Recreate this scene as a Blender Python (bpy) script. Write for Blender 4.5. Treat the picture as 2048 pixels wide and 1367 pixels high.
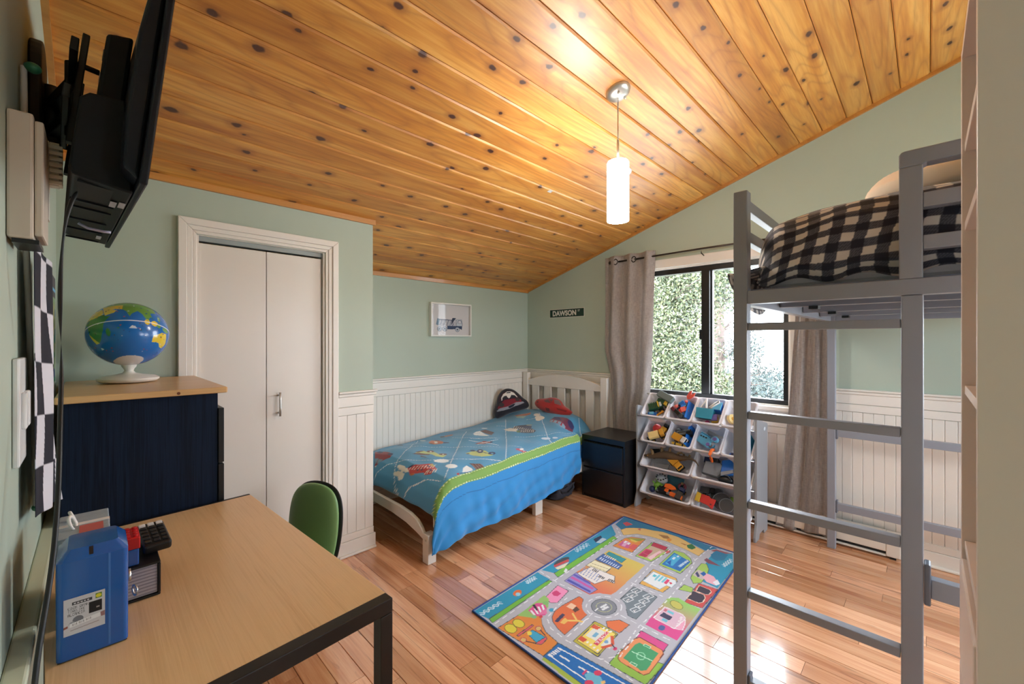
import bpy, bmesh, math, random
import numpy as np
from mathutils import Vector, Matrix

for o in list(bpy.data.objects):
    bpy.data.objects.remove(o, do_unlink=True)
SC = bpy.context.scene
COL = SC.collection
R = math.radians
rnd = random.Random(7)

# ------------------------------------------------------------------ camera
EYE = 1.32
cam_d = bpy.data.cameras.new('camera')
cam_d.sensor_width = 36.0
cam_d.lens = 834.0 / 2048.0 * 36.0
cam_d.shift_y = -2.9 / 2048.0
cam_d.clip_start = 0.01
cam_d.clip_end = 200
cam = bpy.data.objects.new('camera', cam_d)
COL.objects.link(cam)
cam.location = (0, 0, EYE)
cam.rotation_euler = (R(90), 0, R(44.85 - 90))
SC.camera = cam

# ------------------------------------------------------------------ sky, sun, light, exposure
W = bpy.data.worlds.new('sky')
SC.world = W
W.use_nodes = True
wn = W.node_tree
wn.nodes['Background'].inputs[0].default_value = (0.84, 0.92, 1.0, 1)
wn.nodes['Background'].inputs[1].default_value = 12.0

def light(name, kind, loc, rot, power, color=(1, 1, 1), **kw):
    l = bpy.data.lights.new(name, kind)
    l.energy = power
    l.color = color
    for k, v in kw.items():
        setattr(l, k, v)
    o = bpy.data.objects.new(name, l)
    COL.objects.link(o)
    o.location = loc
    o.rotation_euler = rot
    return o

# late sun from the house side: lights the trees, does not enter the window
light('sun', 'SUN', (-5, 3, 12), (R(0), R(-42), R(-20)), 6.0, (1.0, 0.95, 0.84), angle=R(1.0))
# portal helps sampling of the sky through the window
pl = light('window_portal', 'AREA', (3.60, 1.265, 1.395), (0, R(90), 0), 1.0, shape='RECTANGLE', size=1.09, size_y=1.17)
pl.data.cycles.is_portal = True
pl = light('window_portal', 'AREA', (3.60, -1.10, 1.395), (0, R(90), 0), 1.0, shape='RECTANGLE', size=1.09, size_y=1.17)  # portal of the added window nearer the rear wall
pl.data.cycles.is_portal = True

pl = light('window_portal', 'AREA', (2.45, -2.09, 1.425), (R(90), 0, 0), 1.0, shape='RECTANGLE', size=1.7, size_y=1.15)  # portal of the added rear wall window
pl.data.cycles.is_portal = True

SC.view_settings.view_transform = 'Standard'
SC.view_settings.look = 'None'
SC.view_settings.exposure = 0.65
SC.view_settings.gamma = 1.0
SC.view_settings.use_curve_mapping = False
SC.cycles.use_denoising = True
SC.cycles.max_bounces = 10
SC.cycles.diffuse_bounces = 6
SC.cycles.transparent_max_bounces = 16
SC.cycles.sample_clamp_indirect = 8.0
SC.cycles.caustics_reflective = False
SC.cycles.caustics_refractive = False

# ------------------------------------------------------------------ room dimensions (metres)
XL, XB = -0.106, 3.458          # left wall, window wall
YR, YC, YA = -1.95, 2.526, 3.192  # rear wall, closet wall, back wall
XC = 1.270                      # closet corner
ZC, SL = 2.086, 0.312           # ceiling height at the closet wall, slope
RAIL = 1.008                    # top of wainscot
def ceil_z(y):
    return ZC + SL * (YC - y)

# ------------------------------------------------------------------ colour and materials
def lin(c):
    c = [x / 255.0 for x in c[:3]]
    return tuple(x / 12.92 if x <= 0.04045 else ((x + 0.055) / 1.055) ** 2.4 for x in c)

MATS = {}
def node_mat(name):
    m = bpy.data.materials.new(name)
    m.use_nodes = True
    nt = m.node_tree
    b = nt.nodes['Principled BSDF']
    return m, nt, b

def N(nt, kind, **kw):
    n = nt.nodes.new(kind)
    for k, v in kw.items():
        if k.startswith('i_'):
            key = k[2:]
            key = int(key) if key.isdigit() else key.replace('_', ' ')
            n.inputs[key].default_value = v
        else:
            setattr(n, k, v)
    return n

def ramp(nt, fac, stops):
    r = nt.nodes.new('ShaderNodeValToRGB')
    el = r.color_ramp.elements
    el[0].position, el[0].color = stops[0][0], (*lin(stops[0][1]), 1)
    el[1].position, el[1].color = stops[-1][0], (*lin(stops[-1][1]), 1)
    for p, c in stops[1:-1]:
        e = el.new(p)
        e.color = (*lin(c), 1)
    nt.links.new(fac, r.inputs[0])
    return r.outputs[0]

def mixc(nt, fac, a, b, mode='MIX'):
    m = nt.nodes.new('ShaderNodeMix')
    m.data_type = 'RGBA'
    m.blend_type = mode
    for sock, v in ((m.inputs[0], fac), (m.inputs[6], a), (m.inputs[7], b)):
        if isinstance(v, (int, float)):
            sock.default_value = v
        elif isinstance(v, tuple):
            sock.default_value = (*v[:3], 1)
        else:
            nt.links.new(v, sock)
    return m.outputs[2]

def mathn(nt, op, a, b=None, c=None):
    m = nt.nodes.new('ShaderNodeMath')
    m.operation = op
    for k, v in enumerate((a, b, c)):
        if v is None:
            continue
        if isinstance(v, (int, float)):
            m.inputs[k].default_value = v
        else:
            nt.links.new(v, m.inputs[k])
    return m.outputs[0]

def mat(name, col, rough=0.5, metal=0.0, spec=0.5, coat=0.0, vary=0.0, vscale=8.0, bump=0.0, bscale=200.0, sheen=0.0, emit=0.0, subs=0.0):
    if name in MATS:
        return MATS[name]
    m, nt, b = node_mat(name)
    L = lin(col)
    b.inputs['Base Color'].default_value = (*L, 1)
    b.inputs['Roughness'].default_value = rough
    b.inputs['Metallic'].default_value = metal
    b.inputs['Specular IOR Level'].default_value = spec
    b.inputs['Coat Weight'].default_value = coat
    b.inputs['Sheen Weight'].default_value = sheen
    if emit:
        b.inputs['Emission Color'].default_value = (*L, 1)
        b.inputs['Emission Strength'].default_value = emit
    geo = N(nt, 'ShaderNodeNewGeometry')
    nz = N(nt, 'ShaderNodeTexNoise', i_Scale=vscale, i_Detail=3.0)
    nt.links.new(geo.outputs['Position'], nz.inputs['Vector'])
    v = vary if vary else 0.03
    lo = tuple(x * (1 - v) for x in L)
    hi = tuple(min(1, x * (1 + v)) for x in L)
    nt.links.new(mixc(nt, nz.outputs['Fac'], lo, hi), b.inputs['Base Color'])
    if bump:
        n2 = N(nt, 'ShaderNodeTexNoise', i_Scale=bscale, i_Detail=2.0)
        nt.links.new(geo.outputs['Position'], n2.inputs['Vector'])
        bp = N(nt, 'ShaderNodeBump', i_Strength=bump, i_Distance=0.002)
        nt.links.new(n2.outputs['Fac'], bp.inputs['Height'])
        nt.links.new(bp.outputs[0], b.inputs['Normal'])
    MATS[name] = m
    return m

def wood(name, along, stops, tint=0.25, grain=14.0, knots=None, rough=0.3, coat=0.0, coat_rough=0.12, streak=None, fine=0.25, perobj=True, rings=0.0, spec=0.5):
    """plank wood: grain runs along axis `along`; every plank object gets its own cut of the pattern"""
    m, nt, b = node_mat(name)
    geo = N(nt, 'ShaderNodeNewGeometry')
    oi = N(nt, 'ShaderNodeObjectInfo')
    sep = N(nt, 'ShaderNodeSeparateXYZ')
    nt.links.new(geo.outputs['Position'], sep.inputs[0])
    ax = {'x': 0, 'y': 1, 'z': 2}
    oth = {'x': ('y', 'z'), 'y': ('x', 'z'), 'z': ('x', 'y')}[along]
    rn = oi.outputs['Random']
    a = mathn(nt, 'MULTIPLY_ADD', rn, 61.7 if perobj else 0.0, sep.outputs[ax[along]])
    c1 = mathn(nt, 'MULTIPLY_ADD', rn, 23.1 if perobj else 0.0, sep.outputs[ax[oth[0]]])
    c2 = sep.outputs[ax[oth[1]]]
    def vec(sa, s1, s2):
        cb = N(nt, 'ShaderNodeCombineXYZ')
        for k, (src, s) in enumerate(((a, sa), (c1, s1), (c2, s2))):
            nt.links.new(mathn(nt, 'MULTIPLY', src, s), cb.inputs[k])
        return cb.outputs[0]
    n1 = N(nt, 'ShaderNodeTexNoise', i_Scale=1.0, i_Detail=4.0, i_Distortion=0.8)
    nt.links.new(vec(1.1, grain, grain), n1.inputs['Vector'])
    n2 = N(nt, 'ShaderNodeTexNoise', i_Scale=1.0, i_Detail=3.0)
    nt.links.new(vec(5.0, grain * 9, grain * 9), n2.inputs['Vector'])
    f = mathn(nt, 'ADD', mathn(nt, 'MULTIPLY', n1.outputs['Fac'], 1 - fine), mathn(nt, 'MULTIPLY', n2.outputs['Fac'], fine))
    colr = ramp(nt, f, stops)
    if rings:
        n4 = N(nt, 'ShaderNodeTexNoise', i_Scale=1.0, i_Detail=1.0)
        nt.links.new(vec(0.7, 6.0, 6.0), n4.inputs['Vector'])
        tri = mathn(nt, 'PINGPONG', mathn(nt, 'MULTIPLY', n4.outputs['Fac'], 26.0), 1.0)
        colr = mixc(nt, mathn(nt, 'MULTIPLY', mathn(nt, 'POWER', tri, 3.0), rings), colr, lin((150, 84, 26)))
    if tint:
        w = N(nt, 'ShaderNodeTexWhiteNoise', noise_dimensions='1D')
        nt.links.new(mathn(nt, 'MULTIPLY', rn, 917.0), w.inputs['W'])
        k = mathn(nt, 'MULTIPLY_ADD', w.outputs['Value'], 2 * tint, 1 - tint)
        g = N(nt, 'ShaderNodeCombineColor')
        nt.links.new(k, g.inputs[0])
        nt.links.new(mathn(nt, 'POWER', k, 1.25), g.inputs[1])
        nt.links.new(mathn(nt, 'POWER', k, 1.6), g.inputs[2])
        colr = mixc(nt, 1.0, colr, g.outputs[0], 'MULTIPLY')
    if streak:
        n3 = N(nt, 'ShaderNodeTexNoise', i_Scale=1.0, i_Detail=5.0, i_Distortion=1.6)
        nt.links.new(vec(1.6, 26, 26), n3.inputs['Vector'])
        mr = N(nt, 'ShaderNodeMapRange', i_1=0.60, i_2=0.74)
        nt.links.new(n3.outputs['Fac'], mr.inputs[0])
        colr = mixc(nt, mathn(nt, 'MULTIPLY', mr.outputs[0], 0.75), colr, lin(streak))
    if knots:
        sa, s1, thr, kc = knots
        vo = N(nt, 'ShaderNodeTexVoronoi', voronoi_dimensions='2D', i_Scale=1.0, i_Randomness=0.9)
        vv = N(nt, 'ShaderNodeVectorMath', operation='ADD')
        wob = N(nt, 'ShaderNodeTexNoise', i_Scale=30.0)
        nt.links.new(geo.outputs['Position'], wob.inputs['Vector'])
        ws = N(nt, 'ShaderNodeVectorMath', operation='SCALE', i_Scale=0.10)
        nt.links.new(wob.outputs['Color'], ws.inputs[0])
        nt.links.new(vec(sa, s1, 0.0), vv.inputs[0])
        nt.links.new(ws.outputs[0], vv.inputs[1])
        nt.links.new(vv.outputs[0], vo.inputs['Vector'])
        sc_ = N(nt, 'ShaderNodeSeparateColor')
        nt.links.new(vo.outputs['Color'], sc_.inputs[0])
        on = mathn(nt, 'GREATER_THAN', sc_.outputs[0], thr)
        size = mathn(nt, 'MULTIPLY_ADD', sc_.outputs[1], 0.07, 0.055)
        d = mathn(nt, 'DIVIDE', vo.outputs['Distance'], size)
        core = N(nt, 'ShaderNodeMapRange', interpolation_type='SMOOTHSTEP', i_1=1.0, i_2=0.55)
        nt.links.new(d, core.inputs[0])
        halo = N(nt, 'ShaderNodeMapRange', interpolation_type='SMOOTHSTEP', i_1=2.6, i_2=0.8)
        nt.links.new(d, halo.inputs[0])
        colr = mixc(nt, mathn(nt, 'MULTIPLY', mathn(nt, 'MULTIPLY', halo.outputs[0], on), 0.5), colr, lin((140, 72, 18)))
        colr = mixc(nt, mathn(nt, 'MULTIPLY', mathn(nt, 'MULTIPLY', core.outputs[0], on), 0.97), colr, lin(kc))
    nt.links.new(colr, b.inputs['Base Color'])
    b.inputs['Roughness'].default_value = rough
    b.inputs['Specular IOR Level'].default_value = spec
    b.inputs['Coat Weight'].default_value = coat
    b.inputs['Coat Roughness'].default_value = coat_rough
    b.inputs['Coat IOR'].default_value = 1.65
    bp = N(nt, 'ShaderNodeBump', i_Strength=0.12, i_Distance=0.0015)
    nt.links.new(n2.outputs['Fac'], bp.inputs['Height'])
    nt.links.new(bp.outputs[0], b.inputs['Normal'])
    MATS[name] = m
    return m

def paint_mat(name, rough=0.6, sheen=0.0, bump=0.0, bscale=600.0, coat=0.0, mottle=0.06):
    """surface whose flat print is stored per vertex in the colour attribute 'print'"""
    m, nt, b = node_mat(name)
    at = N(nt, 'ShaderNodeAttribute', attribute_name='print')
    geo = N(nt, 'ShaderNodeNewGeometry')
    nz = N(nt, 'ShaderNodeTexNoise', i_Scale=bscale, i_Detail=1.0)
    nt.links.new(geo.outputs['Position'], nz.inputs['Vector'])
    k = mathn(nt, 'MULTIPLY_ADD', nz.outputs['Fac'], 2 * mottle, 1 - mottle)
    g = N(nt, 'ShaderNodeCombineColor')
    for i in range(3):
        nt.links.new(k, g.inputs[i])
    nt.links.new(mixc(nt, 1.0, at.outputs['Color'], g.outputs[0], 'MULTIPLY'), b.inputs['Base Color'])
    b.inputs['Roughness'].default_value = rough
    b.inputs['Sheen Weight'].default_value = sheen
    b.inputs['Coat Weight'].default_value = coat
    if bump:
        bp = N(nt, 'ShaderNodeBump', i_Strength=bump, i_Distance=0.002)
        nt.links.new(nz.outputs['Fac'], bp.inputs['Height'])
        nt.links.new(bp.outputs[0], b.inputs['Normal'])
    MATS[name] = m
    return m

# ------------------------------------------------------------------ mesh building
class MB:
    def __init__(s):
        s.v = []
        s.f = []
    def add(s, vs, fs):
        k = len(s.v)
        s.v += [tuple(p) for p in vs]
        s.f += [tuple(i + k for i in f) for f in fs]
        return s
    def box(s, x0, x1, y0, y1, z0, z1):
        return s.add([(x0, y0, z0), (x1, y0, z0), (x1, y1, z0), (x0, y1, z0), (x0, y0, z1), (x1, y0, z1), (x1, y1, z1), (x0, y1, z1)],
                     [(0, 3, 2, 1), (4, 5, 6, 7), (0, 1, 5, 4), (1, 2, 6, 5), (2, 3, 7, 6), (3, 0, 4, 7)])
    def obox(s, c, hx, hy, hz, M):
        """box of half sizes about c, turned by the 3x3 matrix M"""
        c = Vector(c)
        vs = []
        for z in (-hz, hz):
            for x, y in ((-hx, -hy), (hx, -hy), (hx, hy), (-hx, hy)):
                vs.append(c + M @ Vector((x, y, z)))
        return s.add(vs, [(0, 3, 2, 1), (4, 5, 6, 7), (0, 1, 5, 4), (1, 2, 6, 5), (2, 3, 7, 6), (3, 0, 4, 7)])
    def prism(s, pts, h):
        """polygon pts (3d, planar) pushed along vector h"""
        n = len(pts)
        h = Vector(h)
        vs = [Vector(p) for p in pts] + [Vector(p) + h for p in pts]
        fs = [tuple(range(n))[::-1], tuple(range(n, 2 * n))] + [(i, (i + 1) % n, n + (i + 1) % n, n + i) for i in range(n)]
        return s.add(vs, fs)
    def tube(s, path, r, n=10, caps=True):
        path = [Vector(p) for p in path]
        rs = r if isinstance(r, (list, tuple)) else [r] * len(path)
        vs, fs = [], []
        t0 = (path[1] - path[0]).normalized()
        up = Vector((0, 0, 1)) if abs(t0.z) < 0.9 else Vector((1, 0, 0))
        for i, p in enumerate(path):
            t = (path[min(i + 1, len(path) - 1)] - path[max(i - 1, 0)]).normalized()
            a = t.cross(up).normalized()
            b2 = a.cross(t).normalized()
            for k in range(n):
                q = 2 * math.pi * k / n
                vs.append(p + (a * math.cos(q) + b2 * math.sin(q)) * rs[i])
        for i in range(len(path) - 1):
            for k in range(n):
                fs.append((i * n + k, i * n + (k + 1) % n, (i + 1) * n + (k + 1) % n, (i + 1) * n + k))
        if caps:
            fs.append(tuple(range(n))[::-1])
            fs.append(tuple(range((len(path) - 1) * n, len(path) * n)))
        return s.add(vs, fs)
    def lathe(s, prof, c=(0, 0, 0), n=32, M=None):
        """profile [(r, z)] turned about the z axis through c"""
        c = Vector(c)
        vs, fs = [], []
        for r_, z in prof:
            for k in range(n):
                q = 2 * math.pi * k / n
                p = Vector((r_ * math.cos(q), r_ * math.sin(q), z))
                vs.append(c + (M @ p if M else p))
        for i in range(len(prof) - 1):
            for k in range(n):
                fs.append((i * n + k, i * n + (k + 1) % n, (i + 1) * n + (k + 1) % n, (i + 1) * n + k))
        fs.append(tuple(range(n))[::-1])
        fs.append(tuple(range((len(prof) - 1) * n, len(prof) * n)))
        return s.add(vs, fs)
    def ball(s, c, rx, ry=None, rz=None, n=20, m=12, M=None):
        ry = rx if ry is None else ry
        rz = rx if rz is None else rz
        c = Vector(c)
        vs, fs = [], []
        for i in range(1, m):
            th = math.pi * i / m
            for k in range(n):
                q = 2 * math.pi * k / n
                p = Vector((rx * math.sin(th) * math.cos(q), ry * math.sin(th) * math.sin(q), rz * math.cos(th)))
                vs.append(c + (M @ p if M else p))
        for e in (1, -1):
            p = Vector((0, 0, rz * e))
            vs.append(c + (M @ p if M else p))
        top, bot = len(vs) - 2, len(vs) - 1
        for i in range(m - 2):
            for k in range(n):
                fs.append((i * n + k, (i + 1) * n + k, (i + 1) * n + (k + 1) % n, i * n + (k + 1) % n))
        for k in range(n):
            fs.append((top, k, (k + 1) % n))
            fs.append((bot, (m - 2) * n + (k + 1) % n, (m - 2) * n + k))
        return s.add(vs, fs)
    def grid(s, P, closed_u=False):
        """P[i][j] points"""
        ni, nj = len(P), len(P[0])
        vs = [p for row in P for p in row]
        fs = []
        for i in range(ni if closed_u else ni - 1):
            for j in range(nj - 1):
                i2 = (i + 1) % ni
                fs.append((i * nj + j, i2 * nj + j, i2 * nj + j + 1, i * nj + j + 1))
        return s.add(vs, fs)
    def build(s, name, m, parent=None, bevel=0.0, seg=2, smooth=False, thick=0.0, sub=0):
        me = bpy.data.meshes.new(name)
        me.from_pydata([tuple(p) for p in s.v], [], s.f)
        me.update()
        if isinstance(m, str):
            m = MATS[m]
        me.materials.append(m)
        o = bpy.data.objects.new(name, me)
        COL.objects.link(o)
        if smooth:
            me.polygons.foreach_set('use_smooth', [True] * len(me.polygons))
        if thick:
            md = o.modifiers.new('thick', 'SOLIDIFY')
            md.thickness = thick
        if bevel:
            md = o.modifiers.new('bevel', 'BEVEL')
            md.width = bevel
            md.segments = seg
            md.limit_method = 'ANGLE'
            md.angle_limit = R(40)
        if sub:
            md = o.modifiers.new('sub', 'SUBSURF')
            md.levels = sub
            md.render_levels = sub
        if smooth == 'auto':
            for e in me.edges:
                pass
        if parent is not None:
            attach(o, parent)
        return o

def world_mat(o):
    """world matrix without waiting for a depsgraph update"""
    m_ = o.matrix_basis.copy()
    if o.parent is not None:
        m_ = world_mat(o.parent) @ o.matrix_parent_inverse @ m_
    return m_

def attach(o, parent):
    """parent o, whose mesh is in world coordinates, keeping it in place"""
    o.parent = parent
    o.matrix_parent_inverse = world_mat(parent).inverted()

def tag(o, label, cat, group=None):
    o['label'] = label
    o['category'] = cat
    if group:
        o['group'] = group
    return o

def thing(name, label, cat, loc=(0, 0, 0), group=None):
    o = bpy.data.objects.new(name, None)
    o.empty_display_size = 0.05
    COL.objects.link(o)
    o.location = loc
    return tag(o, label, cat, group)

def struct(o, label=None):
    o['kind'] = 'structure'
    if label:
        o['label'] = label
    return o

def copy_tree(o, parent=None):
    c = o.copy()
    COL.objects.link(c)
    if parent is not None:
        c.parent = parent
    for ch in list(o.children):
        copy_tree(ch, c)
    return c

def smooth_obj(o, ang=35):
    me = o.data
    me.polygons.foreach_set('use_smooth', [True] * len(me.polygons))
    try:
        me.set_sharp_from_angle(angle=R(ang))
    except Exception:
        pass
    return o

def bx(x0, x1, y0, y1, z0, z1):
    return MB().box(x0, x1, y0, y1, z0, z1)

def rotm(axis, deg):
    return Matrix.Rotation(R(deg), 3, axis)

def chamfer_board(x0, x1, y0, y1, z0, z1, c, faces):
    """box with chamfered long edges on one face; faces gives (length axis, out axis sign)"""
    la, oa = faces
    mb = MB()
    ax = 'xyz'
    lo, hi = [x0, y0, z0], [x1, y1, z1]
    il = ax.index(la)
    io = ax.index(oa[1])
    ic = 3 - il - io
    sgn = 1 if oa[0] == '+' else -1
    out = hi[io] if sgn > 0 else lo[io]
    back = lo[io] if sgn > 0 else hi[io]
    prof = [(lo[ic], back), (hi[ic], back), (hi[ic], out - sgn * c), (hi[ic] - c, out), (lo[ic] + c, out), (lo[ic], out - sgn * c)]
    pts = []
    for a_, b_ in prof:
        p = [0, 0, 0]
        p[il] = lo[il]
        p[ic] = a_
        p[io] = b_
        pts.append(p)
    h = [0, 0, 0]
    h[il] = hi[il] - lo[il]
    mb.prism(pts, h)
    return mb

def fix_normals(o):
    bm = bmesh.new()
    bm.from_mesh(o.data)
    bmesh.ops.recalc_face_normals(bm, faces=bm.faces)
    bm.to_mesh(o.data)
    bm.free()
    return o

# ------------------------------------------------------------------ flat print, painted per vertex
FONT = {'A': '0E11111F111111', 'B': '1E11111E11111E', 'C': '0E11101010110E', 'D': '1E11111111111E', 'E': '1F10101E10101F', 'H': '1111111F111111',
        'I': '0E04040404040E', 'K': '11121418141211', 'L': '1010101010101F', 'M': '111B1515111111', 'N': '11191513111111', 'O': '0E11111111110E',
        'P': '1E11111E101010', 'R': '1E11111E141211', 'S': '0F10100E01011E', 'T': '1F040404040404', 'Y': '11110A04040404', 'F': '1F10101E101010'}

class Paint:
    def __init__(s, base):
        s.base = lin(base)
        s.ops = []
    def poly(s, pts, col, line=None, lw=0.003):
        s.ops.append(('p', np.array(pts, float), lin(col)))
        if line is not None:
            s.line(list(pts) + [pts[0]], lw, line)
        return s
    def quad(s, c, w, h, rot, col, line=None):
        ca, sa = math.cos(rot), math.sin(rot)
        pts = [(c[0] + x * ca - y * sa, c[1] + x * sa + y * ca) for x, y in ((-w / 2, -h / 2), (w / 2, -h / 2), (w / 2, h / 2), (-w / 2, h / 2))]
        return s.poly(pts, col, line)
    def ell(s, c, rx, ry, col, rot=0.0, ring=None):
        s.ops.append(('e', (c[0], c[1], rx, ry, rot, ring), lin(col)))
        return s
    def line(s, pts, w, col, dash=None):
        s.ops.append(('l', (np.array(pts, float), w, dash), lin(col)))
        return s
    def grad(s, pts, c0, c1, p0, p1):
        s.ops.append(('g', (np.array(pts, float), lin(c0), np.array(p0, float), np.array(p1, float)), lin(c1)))
        return s
    def text(s, txt, org, dx, dy, col):
        """letters 5x7 cells; dx = vector per cell to the right, dy = vector per cell down"""
        dx, dy, org = np.array(dx, float), np.array(dy, float), np.array(org, float)
        k = 0
        for ch in txt:
            if ch in FONT:
                for r_ in range(7):
                    bits = int(FONT[ch][2 * r_:2 * r_ + 2], 16)
                    c_ = 0
                    while c_ < 5:
                        if bits >> (4 - c_) & 1:
                            e = c_
                            while e + 1 < 5 and bits >> (4 - e - 1) & 1:
                                e += 1
                            a = org + dx * (k + c_) + dy * r_
                            s.ops.append(('p', np.array([a, a + dx * (e - c_ + 1), a + dx * (e - c_ + 1) + dy, a + dy]), lin(col)))
                            c_ = e + 1
                        else:
                            c_ += 1
            k += 6
        return s
    def apply(s, X, Y):
        n = X.size
        out = np.empty((n, 3))
        out[:] = s.base
        def inpoly(P, x, y):
            ins = np.zeros(x.size, bool)
            j = len(P) - 1
            for i in range(len(P)):
                xi, yi, xj, yj = P[i][0], P[i][1], P[j][0], P[j][1]
                if yi != yj:
                    ins ^= ((yi > y) != (yj > y)) & (x < (xj - xi) * (y - yi) / (yj - yi) + xi)
                j = i
            return ins
        for kind, d, col in s.ops:
            if kind in 'pg':
                P = d if kind == 'p' else d[0]
                m = (X >= P[:, 0].min()) & (X <= P[:, 0].max()) & (Y >= P[:, 1].min()) & (Y <= P[:, 1].max())
                ix = np.nonzero(m)[0]
                if not ix.size:
                    continue
                ix = ix[inpoly(P, X[ix], Y[ix])]
                if kind == 'p':
                    out[ix] = col
                else:
                    v = d[3] - d[2]
                    t = np.clip(((X[ix] - d[2][0]) * v[0] + (Y[ix] - d[2][1]) * v[1]) / (v @ v), 0, 1)[:, None]
                    out[ix] = np.array(d[1]) * (1 - t) + np.array(col) * t
            elif kind == 'e':
                cx, cy, rx, ry, rot, ring = d
                m = (abs(X - cx) <= max(rx, ry)) & (abs(Y - cy) <= max(rx, ry))
                ix = np.nonzero(m)[0]
                if not ix.size:
                    continue
                dx, dy = X[ix] - cx, Y[ix] - cy
                a = (dx * math.cos(rot) + dy * math.sin(rot)) / rx
                b_ = (-dx * math.sin(rot) + dy * math.cos(rot)) / ry
                q = np.sqrt(a * a + b_ * b_)
                sel = q <= 1 if ring is None else (q <= 1) & (q >= 1 - ring)
                out[ix[sel]] = col
            else:
                P, w, dash = d
                acc = 0.0
                for i in range(len(P) - 1):
                    a, b_ = P[i], P[i + 1]
                    v = b_ - a
                    ln = math.hypot(*v)
                    if ln < 1e-9:
                        continue
                    m = (X >= min(a[0], b_[0]) - w) & (X <= max(a[0], b_[0]) + w) & (Y >= min(a[1], b_[1]) - w) & (Y <= max(a[1], b_[1]) + w)
                    ix = np.nonzero(m)[0]
                    if ix.size:
                        dx, dy = X[ix] - a[0], Y[ix] - a[1]
                        t = (dx * v[0] + dy * v[1]) / ln
                        q = abs(dx * v[1] - dy * v[0]) / ln
                        sel = (q <= w / 2) & (t >= 0) & (t <= ln)
                        if dash:
                            sel &= ((t + acc) % (dash[0] + dash[1])) < dash[0]
                        out[ix[sel]] = col
                    acc += ln
        return out

def printed_grid(name, P, XY, paint, m, parent=None, closed=False, smooth=True, thick=0.0):
    """P (ni,nj,3) points, XY (ni,nj,2) print coordinates"""
    ni, nj = P.shape[:2]
    me = bpy.data.meshes.new(name)
    idx = np.arange(ni * nj).reshape(ni, nj)
    if closed:
        idx = np.vstack([idx, idx[:1]])
    q = np.stack([idx[:-1, :-1], idx[1:, :-1], idx[1:, 1:], idx[:-1, 1:]], -1).reshape(-1, 4)
    me.vertices.add(ni * nj)
    me.vertices.foreach_set('co', P.reshape(-1).astype(np.float32))
    me.loops.add(q.size)
    me.loops.foreach_set('vertex_index', q.reshape(-1).astype(np.int32))
    me.polygons.add(len(q))
    me.polygons.foreach_set('loop_start', (np.arange(len(q)) * 4).astype(np.int32))
    me.update(calc_edges=True)
    me.validate()
    c = paint.apply(XY[..., 0].reshape(-1), XY[..., 1].reshape(-1)) if isinstance(paint, Paint) else paint(XY[..., 0].reshape(-1), XY[..., 1].reshape(-1))
    at = me.color_attributes.new('print', 'FLOAT_COLOR', 'POINT')
    buf = np.ones((ni * nj, 4), np.float32)
    buf[:, :3] = c
    at.data.foreach_set('color', buf.reshape(-1))
    if smooth:
        me.polygons.foreach_set('use_smooth', [True] * len(me.polygons))
    me.materials.append(m)
    o = bpy.data.objects.new(name, me)
    COL.objects.link(o)
    if thick:
        md = o.modifiers.new('thick', 'SOLIDIFY')
        md.thickness = thick
        md.offset = -1
    if parent is not None:
        attach(o, parent)
    return o
# ------------------------------------------------------------------ materials
mat('sage_paint', (174, 188, 174), rough=0.55, spec=0.35, vary=0.03, vscale=3, bump=0.05, bscale=90)
mat('white_trim', (230, 226, 219), rough=0.42, vary=0.02)
mat('white_paint', (230, 226, 219), rough=0.4, vary=0.02)
mat('cream_left', (205, 212, 190), rough=0.5, vary=0.02)
mat('joint_dark', (60, 36, 20), rough=0.9)
mat('joint_pine', (120, 70, 20), rough=0.9)
mat('subfloor', (70, 40, 24), rough=0.9)
mat('black_frame', (14, 14, 15), rough=0.35)
mat('nickel', (206, 203, 198), rough=0.42, metal=1.0)
mat('steel', (190, 190, 190), rough=0.3, metal=1.0)
wood('pine_ceiling', 'x', [(0.30, (176, 102, 30)), (0.48, (206, 138, 52)), (0.62, (222, 164, 80)), (0.75, (188, 116, 40))], tint=0.17, grain=11, knots=(4.4, 7.4, 0.46, (66, 24, 10)), rough=0.45, coat=0.6, coat_rough=0.46, fine=0.3, rings=0.38)
wood('pine_trim', 'x', [(0.3, (178, 116, 52)), (0.7, (206, 146, 76))], tint=0.05, grain=14, rough=0.35, coat=0.2)
wood('floor_maple', 'y', [(0.28, (176, 108, 70)), (0.46, (208, 148, 106)), (0.60, (222, 168, 126)), (0.76, (184, 118, 74))], tint=0.3, grain=16, rough=0.24, coat=1.0, coat_rough=0.1, streak=(92, 46, 24), fine=0.3)

# ------------------------------------------------------------------ floor: boards laid along the window wall
floor = struct(bx(XL - 0.02, XB + 0.02, YR - 0.02, YA + 0.02, -0.06, -0.013).build('floor', 'subfloor'), 'glossy reddish maple strip floor')
BW = 0.0935
k0 = math.floor((XL - 1.881) / BW)
x = 1.881 + k0 * BW
brnd = random.Random(11)
while x < XB:
    x0, x1 = max(x, XL), min(x + BW, XB)
    y_end = YC + 0.01 if x0 < XC - 0.05 else YA
    y = YR - brnd.random() * 0.6
    while y < y_end:
        ln = brnd.choice((0.28, 0.36, 0.45, 0.55, 0.7, 0.9, 1.1)) * (0.85 + 0.3 * brnd.random())
        y0, y1 = max(y, YR), min(y + ln, y_end)
        if y_end - y1 < 0.12:
            y1 = y_end
        if y1 - y0 > 0.02 and x1 - x0 > 0.01:
            g = 0.0007
            dz = brnd.random() * 0.0004
            chamfer_board(x0 + g, x1 - g, y0 + g, y1 - g, -0.012, -dz, 0.0012, ('y', '+z')).build('floor_board', 'floor_maple', floor)
        y = y1 if y1 == y_end else y + ln
    x += BW

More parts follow.
